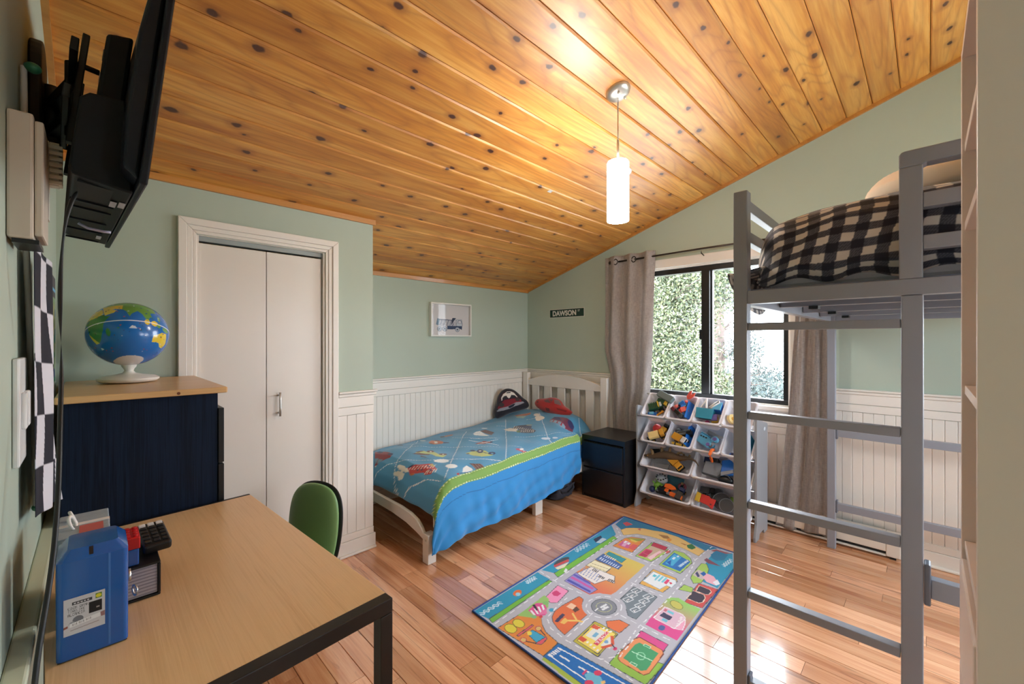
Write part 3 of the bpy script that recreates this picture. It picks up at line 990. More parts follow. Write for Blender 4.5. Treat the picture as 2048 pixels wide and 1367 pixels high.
    ('l',(60,60,70),0.006,[(1.992,1.214),(2.016,1.215)],None),
    ('p',(150,140,210),[(1.821,1.409),(1.937,1.411),(1.881,1.235),(1.822,1.241)],(70,80,90)),
    ('p',(70,80,180),[(1.833,1.402),(1.851,1.402),(1.848,1.251),(1.832,1.248)],None),
    ('p',(206,90,170),[(1.869,1.402),(1.888,1.402),(1.878,1.255),(1.863,1.253)],None),
    ('p',(90,90,190),[(1.901,1.412),(1.918,1.411),(1.91,1.293),(1.892,1.293)],None),
    ('p',(240,150,196),[(1.626,1.385),(1.764,1.408),(1.765,1.335),(1.645,1.315),(1.621,1.337)],(70,80,90)),
    ('p',(210,60,120),[(1.688,1.388),(1.724,1.385),(1.718,1.349),(1.688,1.347),(1.677,1.366)],None),
    ('p',(226,140,60),[(1.308,1.394),(1.46,1.388),(1.591,1.382),(1.561,1.33),(1.502,1.298),(1.469,1.264),(1.443,1.221),(1.43,1.14),(1.326,1.129)],(70,80,90)),
    ('p',(150,196,110),[(1.432,1.389),(1.646,1.402),(1.639,1.365),(1.587,1.326),(1.527,1.314),(1.471,1.329)],None),
    ('p',(220,80,150),[(1.498,1.379),(1.568,1.389),(1.597,1.361),(1.574,1.324),(1.531,1.296),(1.488,1.326)],None),
    ('l',(240,242,246),0.01,[(1.507,1.37),(1.495,1.333)],None),
    ('l',(240,242,246),0.01,[(1.531,1.366),(1.512,1.327)],None),
    ('l',(240,242,246),0.01,[(1.555,1.363),(1.529,1.321)],None),
    ('l',(240,242,246),0.01,[(1.579,1.359),(1.546,1.315)],None),
    ('p',(40,30,40),[(1.542,1.393),(1.556,1.387),(1.532,1.344),(1.526,1.351)],None),
    ('p',(226,120,170),[(1.504,1.324),(1.57,1.329),(1.546,1.296)],None),
    ('p',(60,160,200),[(1.591,1.29),(1.585,1.287),(1.579,1.286),(1.573,1.289),(1.568,1.293),(1.566,1.299),(1.567,1.305),(1.571,1.31),(1.577,1.313),(1.583,1.313),(1.59,1.311),(1.594,1.306),(1.596,1.3),(1.595,1.294)],None),
    ('p',(210,60,80),[(1.513,1.298),(1.508,1.295),(1.504,1.295),(1.499,1.296),(1.497,1.298),(1.496,1.302),(1.497,1.307),(1.5,1.311),(1.505,1.313),(1.509,1.314),(1.514,1.313),(1.516,1.31),(1.517,1.306),(1.516,1.302)],None),
    ('p',(130,190,130),[(1.493,1.318),(1.488,1.315),(1.482,1.314),(1.476,1.316),(1.472,1.32),(1.47,1.326),(1.471,1.331),(1.475,1.336),(1.48,1.339),(1.486,1.34),(1.492,1.338),(1.496,1.334),(1.497,1.329),(1.496,1.323)],None),
    ('p',(130,190,110),[(1.613,1.344),(1.607,1.341),(1.6,1.341),(1.593,1.344),(1.588,1.349),(1.586,1.355),(1.586,1.362),(1.59,1.367),(1.596,1.37),(1.604,1.371),(1.61,1.368),(1.616,1.363),(1.618,1.356),(1.617,1.35)],None),
    ('p',(226,214,70),[(1.358,1.32),(1.347,1.317),(1.336,1.319),(1.327,1.328),(1.322,1.341),(1.322,1.355),(1.327,1.368),(1.336,1.378),(1.347,1.382),(1.359,1.379),(1.368,1.37),(1.373,1.357),(1.372,1.343),(1.367,1.329)],(120,110,40)),
    ('p',(226,214,70),[(1.408,1.319),(1.397,1.315),(1.387,1.318),(1.378,1.327),(1.374,1.339),(1.374,1.353),(1.379,1.366),(1.388,1.375),(1.399,1.379),(1.41,1.376),(1.418,1.367),(1.423,1.354),(1.422,1.34),(1.417,1.327)],(120,110,40)),
    ('p',(222,90,110),[(1.336,1.299),(1.437,1.297),(1.436,1.287),(1.336,1.287)],(70,80,90)),
    ('p',(60,170,210),[(1.377,1.276),(1.412,1.271),(1.417,1.199),(1.363,1.207)],(70,80,90)),
    ('p',(222,90,110),[(1.354,1.207),(1.422,1.2),(1.411,1.187),(1.37,1.183)],(70,80,90)),
    ('p',(220,190,120),[(1.345,1.248),(1.34,1.244),(1.333,1.243),(1.327,1.246),(1.323,1.25),(1.321,1.256),(1.322,1.262),(1.325,1.268),(1.331,1.271),(1.338,1.272),(1.344,1.27),(1.348,1.265),(1.35,1.259),(1.349,1.253)],(190,60,90)),
    ('p',(220,190,120),[(1.448,1.248),(1.441,1.244),(1.434,1.244),(1.428,1.246),(1.423,1.25),(1.421,1.257),(1.423,1.263),(1.427,1.269),(1.433,1.272),(1.44,1.273),(1.447,1.271),(1.451,1.266),(1.453,1.26),(1.452,1.253)],(190,60,90)),
    ('p',(240,220,90),[(1.393,1.259),(1.388,1.256),(1.382,1.255),(1.377,1.256),(1.374,1.26),(1.373,1.265),(1.374,1.27),(1.378,1.275),(1.383,1.278),(1.388,1.279),(1.393,1.278),(1.397,1.275),(1.398,1.27),(1.397,1.264)],None),
    ('l',(40,40,60),0.005,[(1.336,1.246),(1.358,1.206)],None),
    ('l',(40,40,60),0.005,[(1.436,1.247),(1.423,1.205)],None),
    ('p',(222,110,60),[(1.542,1.265),(1.58,1.282),(1.642,1.285),(1.766,1.269),(1.761,1.239),(1.722,1.22),(1.694,1.189),(1.676,1.157),(1.488,1.148),(1.499,1.196),(1.519,1.241)],(70,80,90)),
    ('p',(60,52,90),[(1.527,1.239),(1.6,1.248),(1.597,1.23),(1.531,1.222)],None),
    ('p',(230,190,100),[(1.537,1.215),(1.582,1.218),(1.577,1.195),(1.543,1.193)],None),
    ('l',(236,200,110),0.012,[(1.577,1.195),(1.604,1.168),(1.619,1.14)],None),
    ('l',(236,200,110),0.01,[(1.608,1.171),(1.634,1.214)],None),
    ('p',(236,200,170),[(1.654,1.266),(1.692,1.265),(1.694,1.233),(1.654,1.229)],None),
    ('p',(90,60,50),[(1.654,1.229),(1.689,1.23),(1.68,1.203),(1.647,1.208)],None),
    ('p',(118,132,144),[(1.888,1.106),(2.04,1.113),(2.044,0.981),(1.809,0.973),(1.806,1.013),(1.844,1.045)],(70,80,90)),
    ('p',(230,180,90),[(2.088,1.104),(2.276,1.117),(2.279,0.985),(2.253,0.966),(2.1,0.978)],(70,80,90)),
    ('p',(232,240,246),[(2.126,1.103),(2.254,1.106),(2.25,1.027),(2.257,0.977),(2.23,0.962),(2.176,0.964),(2.174,0.992),(2.116,1.002)],(150,170,190)),
    ('p',(90,200,220),[(2.205,1.088),(2.231,1.088),(2.229,1.071),(2.203,1.071)],None),
    ('l',(120,205,225),0.01,[(2.178,1.059),(2.244,1.063)],None),
    ('l',(120,205,225),0.01,[(2.182,1.041),(2.245,1.043)],None),
    ('l',(120,205,225),0.01,[(2.186,1.022),(2.246,1.024)],None),
    ('p',(220,70,120),[(2.188,1.013),(2.238,1.017),(2.236,1.001),(2.183,0.996)],None),
    ('p',(206,40,80),[(2.214,0.995),(2.222,0.988),(2.215,0.977),(2.199,0.981)],None),
    ('p',(226,120,70),[(1.698,1.067),(1.751,1.027),(1.753,0.976),(1.671,0.98),(1.667,1.04)],(70,80,90)),
    ('p',(190,180,60),[(1.483,1.098),(1.66,1.105),(1.664,1.075),(1.663,0.982),(1.482,0.97)],(70,80,90)),
    ('p',(240,220,110),[(1.499,1.088),(1.645,1.095),(1.656,0.989),(1.496,0.979)],(70,80,90)),
    ('p',(230,232,226),[(1.553,1.08),(1.631,1.082),(1.634,1.02),(1.553,1.016)],None),
    ('p',(214,90,60),[(1.51,1.094),(1.535,1.092),(1.535,1.06),(1.507,1.062)],None),
    ('p',(214,90,60),[(1.612,1.095),(1.641,1.094),(1.643,1.061),(1.619,1.063)],None),
    ('p',(120,180,214),[(1.569,1.058),(1.603,1.06),(1.603,1.042),(1.569,1.041)],None),
    ('p',(216,70,90),[(1.533,1.027),(1.641,1.031),(1.641,1.014),(1.535,1.008)],None),
    ('p',(230,232,226),[(1.547,0.999),(1.632,1.001),(1.609,0.971),(1.559,0.96)],None),
    ('l',(214,90,60),0.014,[(1.536,0.988),(1.587,0.964),(1.632,0.995)],None),
    ('p',(120,170,214),[(1.59,0.987),(1.585,0.985),(1.58,0.985),(1.576,0.986),(1.573,0.989),(1.572,0.993),(1.573,0.997),(1.576,1.0),(1.581,1.002),(1.586,1.002),(1.591,1.001),(1.594,0.998),(1.594,0.994),(1.593,0.99)],None),
    ('p',(214,60,110),[(1.58,0.938),(1.576,0.936),(1.571,0.936),(1.567,0.938),(1.564,0.94),(1.563,0.944),(1.564,0.948),(1.567,0.951),(1.572,0.952),(1.577,0.952),(1.581,0.951),(1.584,0.948),(1.585,0.944),(1.584,0.941)],None),
    ('l',(40,40,60),0.005,[(1.59,0.973),(1.575,0.945)],None),
    ('p',(240,242,246),[(1.515,1.054),(1.529,1.053),(1.53,1.046),(1.516,1.045)],None),
    ('p',(240,242,246),[(1.512,1.034),(1.526,1.034),(1.527,1.026),(1.513,1.026)],None),
    ('p',(240,242,246),[(1.509,1.015),(1.523,1.014),(1.524,1.007),(1.509,1.007)],None),
    ('p',(240,242,246),[(1.506,0.996),(1.52,0.995),(1.521,0.988),(1.506,0.988)],None),
    ('p',(240,242,246),[(1.642,1.053),(1.657,1.053),(1.657,1.044),(1.641,1.044)],None),
    ('p',(240,242,246),[(1.642,1.036),(1.658,1.035),(1.658,1.027),(1.642,1.027)],None),
    ('p',(240,242,246),[(1.643,1.019),(1.658,1.018),(1.659,1.01),(1.643,1.01)],None),
    ('g',(222,80,150),(150,206,110),[(1.806,0.926),(2.059,0.94),(2.084,0.933),(2.113,0.901),(2.103,0.855),(2.102,0.786),(1.807,0.777)],[(1.867,0.852),(2.086,0.869)]),
    ('p',(224,190,210),[(1.878,0.92),(1.996,0.918),(1.999,0.833),(1.984,0.813),(1.893,0.788),(1.873,0.82)],(240,242,246)),
    ('p',(60,56,90),[(1.912,0.906),(1.95,0.906),(1.946,0.858),(1.912,0.859)],None),
    ('p',(120,200,220),[(1.964,0.896),(1.982,0.896),(1.982,0.864),(1.962,0.863)],None),
    ('p',(120,200,220),[(1.889,0.888),(1.91,0.888),(1.909,0.862),(1.886,0.861)],None),
    ('p',(200,110,130),[(1.962,0.912),(1.985,0.911),(1.981,0.897),(1.961,0.898)],None),
    ('p',(236,170,200),[(1.875,0.818),(1.974,0.809),(1.936,0.795),(1.891,0.787)],(240,242,246)),
    ('p',(200,196,100),[(2.045,0.851),(2.033,0.853),(2.024,0.86),(2.02,0.872),(2.021,0.887),(2.029,0.901),(2.04,0.911),(2.054,0.917),(2.066,0.915),(2.075,0.908),(2.079,0.895),(2.077,0.88),(2.07,0.866),(2.058,0.856)],(120,120,60)),
    ('p',(80,100,160),[(1.85,0.85),(1.841,0.848),(1.832,0.848),(1.824,0.851),(1.819,0.856),(1.818,0.862),(1.821,0.868),(1.827,0.873),(1.836,0.875),(1.845,0.875),(1.853,0.872),(1.858,0.867),(1.859,0.86),(1.856,0.854)],None),
    ('p',(222,80,150),[(1.755,0.92),(1.757,0.793),(1.597,0.785),(1.586,0.899)],(70,80,90)),
    ('p',(150,196,80),[(1.48,0.918),(1.593,0.925),(1.639,0.753),(1.49,0.762)],(70,80,90)),
    ('p',(232,150,100),[(1.533,0.906),(1.566,0.919),(1.681,0.916),(1.711,0.904),(1.709,0.798),(1.69,0.784),(1.551,0.779),(1.528,0.79),(1.524,0.888)],(120,60,50)),
    ('p',(70,160,110),[(1.552,0.892),(1.654,0.897),(1.68,0.888),(1.679,0.801),(1.559,0.794),(1.541,0.808)],None),
    ('p',(150,220,180),[(1.616,0.828),(1.606,0.827),(1.597,0.83),(1.591,0.837),(1.589,0.845),(1.592,0.853),(1.6,0.86),(1.609,0.864),(1.62,0.865),(1.629,0.862),(1.635,0.855),(1.637,0.847),(1.634,0.839),(1.626,0.832)],None),
    ('p',(70,160,110),[(1.616,0.832),(1.608,0.831),(1.601,0.834),(1.596,0.839),(1.595,0.845),(1.597,0.851),(1.603,0.857),(1.61,0.86),(1.618,0.86),(1.625,0.858),(1.63,0.853),(1.631,0.847),(1.629,0.84),(1.623,0.835)],None),
    ('l',(190,236,210),0.005,[(1.609,0.887),(1.622,0.8)],None),
    ('p',(190,236,210),[(1.676,0.869),(1.691,0.868),(1.693,0.838),(1.678,0.838)],None),
    ('p',(70,160,110),[(1.679,0.866),(1.688,0.865),(1.689,0.841),(1.68,0.841)],None),
    ('p',(190,236,210),[(1.543,0.859),(1.558,0.86),(1.561,0.833),(1.545,0.833)],None),
    ('p',(70,160,110),[(1.546,0.857),(1.555,0.857),(1.557,0.835),(1.548,0.835)],None),
    ('p',(20,110,190),[(1.323,1.134),(1.43,1.136),(1.46,0.793),(1.322,0.931)],(70,80,90)),
    ('p',(170,190,70),[(1.324,1.128),(1.322,0.931),(1.3,0.953),(1.307,1.128)],None),
    ('l',(240,242,246),0.006,[(1.407,1.123),(1.438,0.815)],None),
    ('l',(240,242,246),0.006,[(1.346,1.125),(1.349,0.938)],None),
    ('l',(240,242,246),0.008,[(1.377,1.088),(1.389,0.928)],(0.05,0.04)),
    ('l',(240,242,246),0.006,[(1.352,1.126),(1.352,1.105)],None),
    ('l',(240,242,246),0.006,[(1.362,1.125),(1.363,1.104)],None),
    ('l',(240,242,246),0.006,[(1.373,1.124),(1.373,1.103)],None),
    ('l',(240,242,246),0.006,[(1.384,1.123),(1.384,1.102)],None),
    ('l',(240,242,246),0.006,[(1.394,1.123),(1.394,1.101)],None),
    ('l',(240,242,246),0.006,[(1.405,1.122),(1.405,1.1)],None),
    ('p',(110,190,220),[(1.366,0.956),(1.394,0.95),(1.402,0.905),(1.38,0.873),(1.351,0.902),(1.352,0.937)],None),
    ('p',(220,60,100),[(1.423,0.912),(1.417,0.91),(1.409,0.911),(1.403,0.914),(1.398,0.919),(1.395,0.925),(1.396,0.931),(1.4,0.935),(1.406,0.937),(1.413,0.937),(1.42,0.934),(1.425,0.929),(1.427,0.923),(1.426,0.917)],None),
    ('p',(220,60,100),[(1.359,0.908),(1.352,0.906),(1.345,0.906),(1.338,0.91),(1.332,0.915),(1.329,0.922),(1.33,0.928),(1.334,0.933),(1.34,0.935),(1.348,0.934),(1.355,0.931),(1.36,0.925),(1.363,0.919),(1.362,0.913)],None),
    ('p',(220,70,120),[(1.363,0.968),(1.394,0.966),(1.392,0.958),(1.36,0.958)],None),
    ('p',(240,200,120),[(1.383,0.893),(1.399,0.885),(1.39,0.876),(1.375,0.882)],None),
    ('p',(184,186,198),[(1.846,1.046),(1.823,1.038),(1.8,1.034),(1.775,1.035),(1.751,1.041),(1.729,1.051),(1.71,1.064),(1.694,1.081),(1.682,1.1),(1.675,1.121),(1.673,1.143),(1.676,1.164),(1.684,1.184),(1.698,1.202),(1.715,1.216),(1.737,1.227),(1.761,1.233),(1.787,1.233),(1.813,1.228),(1.838,1.219),(1.859,1.204),(1.877,1.185),(1.89,1.164),(1.896,1.141),(1.897,1.118),(1.892,1.096),(1.881,1.076),(1.865,1.059)],None),
    ('p',(128,134,146),[(1.817,1.081),(1.803,1.076),(1.789,1.073),(1.774,1.074),(1.76,1.077),(1.747,1.082),(1.735,1.09),(1.726,1.1),(1.72,1.112),(1.716,1.124),(1.716,1.137),(1.719,1.15),(1.725,1.162),(1.734,1.172),(1.745,1.181),(1.758,1.187),(1.773,1.19),(1.788,1.191),(1.803,1.188),(1.817,1.182),(1.83,1.174),(1.839,1.163),(1.846,1.151),(1.849,1.137),(1.849,1.124),(1.845,1.111),(1.838,1.099),(1.828,1.089)],(70,80,90)),
    ('p',(190,196,140),[(1.803,1.099),(1.793,1.095),(1.783,1.094),(1.772,1.095),(1.762,1.098),(1.753,1.104),(1.746,1.111),(1.741,1.12),(1.739,1.129),(1.74,1.139),(1.744,1.148),(1.75,1.156),(1.758,1.162),(1.768,1.167),(1.779,1.168),(1.79,1.168),(1.801,1.164),(1.81,1.159),(1.817,1.151),(1.822,1.142),(1.824,1.132),(1.823,1.122),(1.819,1.113),(1.812,1.105)],None),
    ('p',(128,134,146),[(1.802,1.101),(1.793,1.098),(1.783,1.097),(1.773,1.098),(1.763,1.101),(1.755,1.106),(1.749,1.113),(1.744,1.121),(1.743,1.13),(1.743,1.139),(1.747,1.147),(1.752,1.154),(1.76,1.16),(1.769,1.164),(1.779,1.166),(1.789,1.165),(1.799,1.162),(1.808,1.156),(1.814,1.149),(1.819,1.141),(1.821,1.132),(1.82,1.123),(1.816,1.114),(1.81,1.107)],None),
    ('l',(225,230,236),0.012,[(1.765,1.14),(1.809,1.133)],None),
    ('l',(225,230,236),0.012,[(1.755,1.125),(1.8,1.117)],None),
    ('l',(225,230,236),0.012,[(1.786,1.138),(1.775,1.122)],None),
    ('p',(60,70,80),[(2.039,1.537),(2.024,1.528),(2.0,1.522),(1.97,1.521),(1.941,1.524),(1.918,1.531),(1.906,1.54),(1.907,1.55),(1.92,1.559),(1.944,1.565),(1.973,1.566),(2.003,1.564),(2.027,1.557),(2.04,1.547)],None),
    ('p',(206,70,70),[(1.903,1.549),(2.022,1.532),(2.003,1.512),(1.89,1.531)],None),
    ('p',(230,226,200),[(1.889,1.526),(1.996,1.508),(1.93,1.491),(1.884,1.504)],None),
    ('p',(230,236,240),[(1.894,1.468),(1.93,1.481),(1.921,1.46),(1.887,1.449)],None),
    ('p',(230,110,40),[(1.589,1.509),(1.58,1.501),(1.569,1.495),(1.556,1.493),(1.544,1.495),(1.536,1.501),(1.533,1.51),(1.536,1.519),(1.544,1.528),(1.555,1.533),(1.568,1.536),(1.58,1.533),(1.589,1.527),(1.592,1.519)],None),
    ('p',(150,210,230),[(1.565,1.495),(1.559,1.491),(1.553,1.49),(1.547,1.491),(1.543,1.495),(1.542,1.501),(1.543,1.507),(1.547,1.513),(1.553,1.517),(1.56,1.518),(1.565,1.517),(1.569,1.513),(1.571,1.507),(1.569,1.501)],None),
    ('p',(20,30,70),[(2.339,1.567),(2.418,1.561),(2.404,1.542),(2.312,1.529)],None),
    ('p',(190,210,226),[(2.312,1.529),(2.399,1.534),(2.402,1.504),(2.326,1.502)],None),
    ('p',(206,70,80),[(2.696,1.555),(2.736,1.545),(2.727,1.492),(2.668,1.512)],None),
    ('p',(240,236,230),[(2.736,1.545),(2.73,1.505),(2.725,1.491)],None),
    ('l',(210,234,246),0.006,[(1.314,1.522),(1.326,1.508),(1.343,1.522),(1.355,1.507),(1.373,1.521),(1.385,1.506),(1.403,1.52),(1.415,1.505),(1.433,1.519),(1.446,1.504)],None),
    ('l',(210,234,246),0.005,[(1.318,1.535),(1.331,1.52),(1.348,1.534),(1.36,1.519),(1.377,1.534),(1.389,1.518),(1.407,1.533),(1.42,1.518),(1.438,1.532),(1.451,1.517)],None),
    ('l',(210,234,246),0.006,[(1.661,1.545),(1.664,1.528),(1.677,1.545),(1.68,1.528),(1.693,1.544),(1.697,1.527),(1.71,1.544),(1.713,1.527),(1.727,1.543),(1.73,1.526)],None),
    ('l',(210,234,246),0.005,[(1.668,1.559),(1.671,1.543),(1.684,1.559),(1.687,1.542),(1.701,1.559),(1.704,1.542),(1.717,1.558),(1.72,1.541),(1.734,1.558),(1.737,1.541)],None),
    ('l',(210,234,246),0.006,[(2.126,1.559),(2.131,1.54),(2.156,1.558),(2.161,1.539),(2.186,1.557),(2.192,1.537),(2.217,1.556),(2.222,1.536),(2.248,1.555),(2.254,1.535)],None),
    ('l',(210,234,246),0.005,[(2.137,1.576),(2.143,1.556),(2.168,1.575),(2.173,1.555),(2.198,1.574),(2.204,1.554),(2.23,1.573),(2.235,1.553),(2.261,1.572),(2.267,1.552)],None),
    ('l',(210,234,246),0.006,[(2.595,0.845),(2.595,0.831),(2.618,0.842),(2.618,0.828),(2.642,0.839),(2.642,0.825),(2.666,0.836),(2.666,0.822),(2.691,0.833),(2.69,0.819)],None),
    ('l',(210,234,246),0.005,[(2.609,0.856),(2.609,0.842),(2.633,0.853),(2.633,0.839),(2.657,0.85),(2.657,0.836),(2.681,0.847),(2.681,0.832),(2.706,0.844),(2.706,0.829)],None),
    ('p',(40,120,60),[(2.693,1.096),(2.736,1.078),(2.7,1.039),(2.662,1.049),(2.664,1.075)],None),
    ('p',(206,110,90),[(2.682,1.432),(2.714,1.423),(2.673,1.406)],None),
    ('p',(170,120,60),[(2.707,1.292),(2.734,1.238),(2.7,1.205),(2.681,1.242)],None),
    ('p',(226,150,60),[(2.696,1.195),(2.685,1.192),(2.675,1.192),(2.666,1.195),(2.661,1.2),(2.661,1.206),(2.665,1.213),(2.673,1.218),(2.684,1.221),(2.695,1.222),(2.703,1.219),(2.708,1.214),(2.709,1.207),(2.704,1.201)],None),
    ('p',(180,110,50),[(2.698,1.141),(2.702,1.099),(2.684,1.1)],None),
    ('l',(235,238,244),0.005,[(1.317,1.424),(1.513,1.43),(1.755,1.448),(2.014,1.448),(2.414,1.466),(2.504,1.469)],(0.03,0.022)),
    ('l',(235,238,244),0.005,[(1.799,1.563),(1.781,1.413),(1.794,1.264)],(0.03,0.022)),
    ('l',(235,238,244),0.005,[(2.504,1.469),(2.599,1.373),(2.61,1.191),(2.602,1.067),(2.549,0.985),(2.445,0.964),(2.225,0.941),(2.009,0.931),(1.779,0.94),(1.535,0.919),(1.479,0.955),(1.467,1.119),(1.477,1.218),(1.521,1.279),(1.641,1.301),(1.713,1.306)],(0.03,0.022)),
    ('l',(235,238,244),0.005,[(2.334,1.408),(2.327,1.274),(2.322,1.149),(2.311,1.0)],(0.03,0.022)),
    ('l',(235,238,244),0.005,[(2.33,1.293),(2.546,1.307)],(0.03,0.022)),
    ('l',(235,238,244),0.005,[(2.329,1.153),(2.592,1.148)],(0.03,0.022)),
    ('l',(235,238,244),0.005,[(2.322,1.149),(2.042,1.125),(1.932,1.134)],(0.03,0.022)),
    ('l',(235,238,244),0.005,[(2.064,1.138),(2.068,0.965)],(0.03,0.022)),
    ('l',(235,238,244),0.005,[(1.619,1.14),(1.765,1.147)],(0.03,0.022)),
    ('l',(235,238,244),0.005,[(1.487,1.134),(1.66,1.139)],(0.03,0.022)),
    ('l',(235,238,244),0.005,[(1.785,1.04),(1.784,0.942),(1.788,0.78)],(0.03,0.022)),
    ('l',(235,238,244),0.005,[(2.791,0.973),(2.549,0.985)],(0.03,0.022)),
    ('l',(235,238,244),0.005,[(2.598,1.546),(2.51,1.463)],(0.03,0.022)),
    ('l',(235,238,244),0.005,[(1.784,0.922),(1.546,0.907)],(0.03,0.022)),
    ('l',(235,238,244),0.005,[(1.484,0.939),(1.473,0.806)],(0.03,0.022)),
    ('l',(235,238,244),0.005,[(1.843,1.069),(1.825,1.061),(1.805,1.056),(1.784,1.056),(1.764,1.059),(1.744,1.065),(1.727,1.075),(1.712,1.087),(1.7,1.101),(1.693,1.117),(1.689,1.134),(1.69,1.15),(1.696,1.166),(1.705,1.181),(1.719,1.193),(1.736,1.202),(1.756,1.208),(1.777,1.21),(1.799,1.208),(1.82,1.201),(1.84,1.191),(1.856,1.178),(1.868,1.163),(1.876,1.145),(1.879,1.128),(1.876,1.11),(1.869,1.094),(1.858,1.08),(1.843,1.069)],(0.03,0.022)),
    ('l',(225,232,238),0.004,[(2.0,1.105),(2.047,1.092),(2.04,1.062),(1.991,1.074),(2.0,1.105)],None),
    ('t','P',(2.004,1.088),(2.035,1.084),(1.997,1.076)),
    ('l',(225,232,238),0.004,[(1.949,1.102),(1.995,1.089),(1.988,1.06),(1.941,1.072),(1.949,1.102)],None),
    ('t','P',(1.953,1.085),(1.983,1.081),(1.946,1.073)),
    ('l',(225,232,238),0.004,[(1.901,1.098),(1.945,1.085),(1.94,1.056),(1.894,1.068),(1.901,1.098)],None),
    ('t','P',(1.906,1.081),(1.934,1.077),(1.899,1.069)),
    ('l',(225,232,238),0.004,[(1.997,1.038),(2.043,1.024),(2.036,0.995),(1.989,1.008),(1.997,1.038)],None),
    ('t','P',(2.002,1.021),(2.031,1.016),(1.994,1.009)),
    ('l',(225,232,238),0.004,[(1.947,1.033),(1.991,1.02),(1.985,0.992),(1.939,1.005),(1.947,1.033)],None),
    ('t','P',(1.951,1.017),(1.98,1.013),(1.944,1.006)),
    ('l',(225,232,238),0.004,[(1.9,1.032),(1.943,1.019),(1.937,0.991),(1.893,1.004),(1.9,1.032)],None),
    ('t','P',(1.904,1.016),(1.932,1.012),(1.897,1.005)),
    ('l',(225,232,238),0.004,[(1.853,1.031),(1.895,1.018),(1.89,0.991),(1.846,1.003),(1.853,1.031)],None),
    ('t','P',(1.857,1.015),(1.884,1.011),(1.851,1.004)),
    ('t','SCHOOL',(1.638,1.014),(1.536,1.009),(1.641,1.03)),
    ('t','BANK',(1.98,0.818),(1.895,0.806),(1.978,0.833)),
    ('t','POLICE',(2.506,1.008),(2.402,1.015),(2.515,1.021)),
]
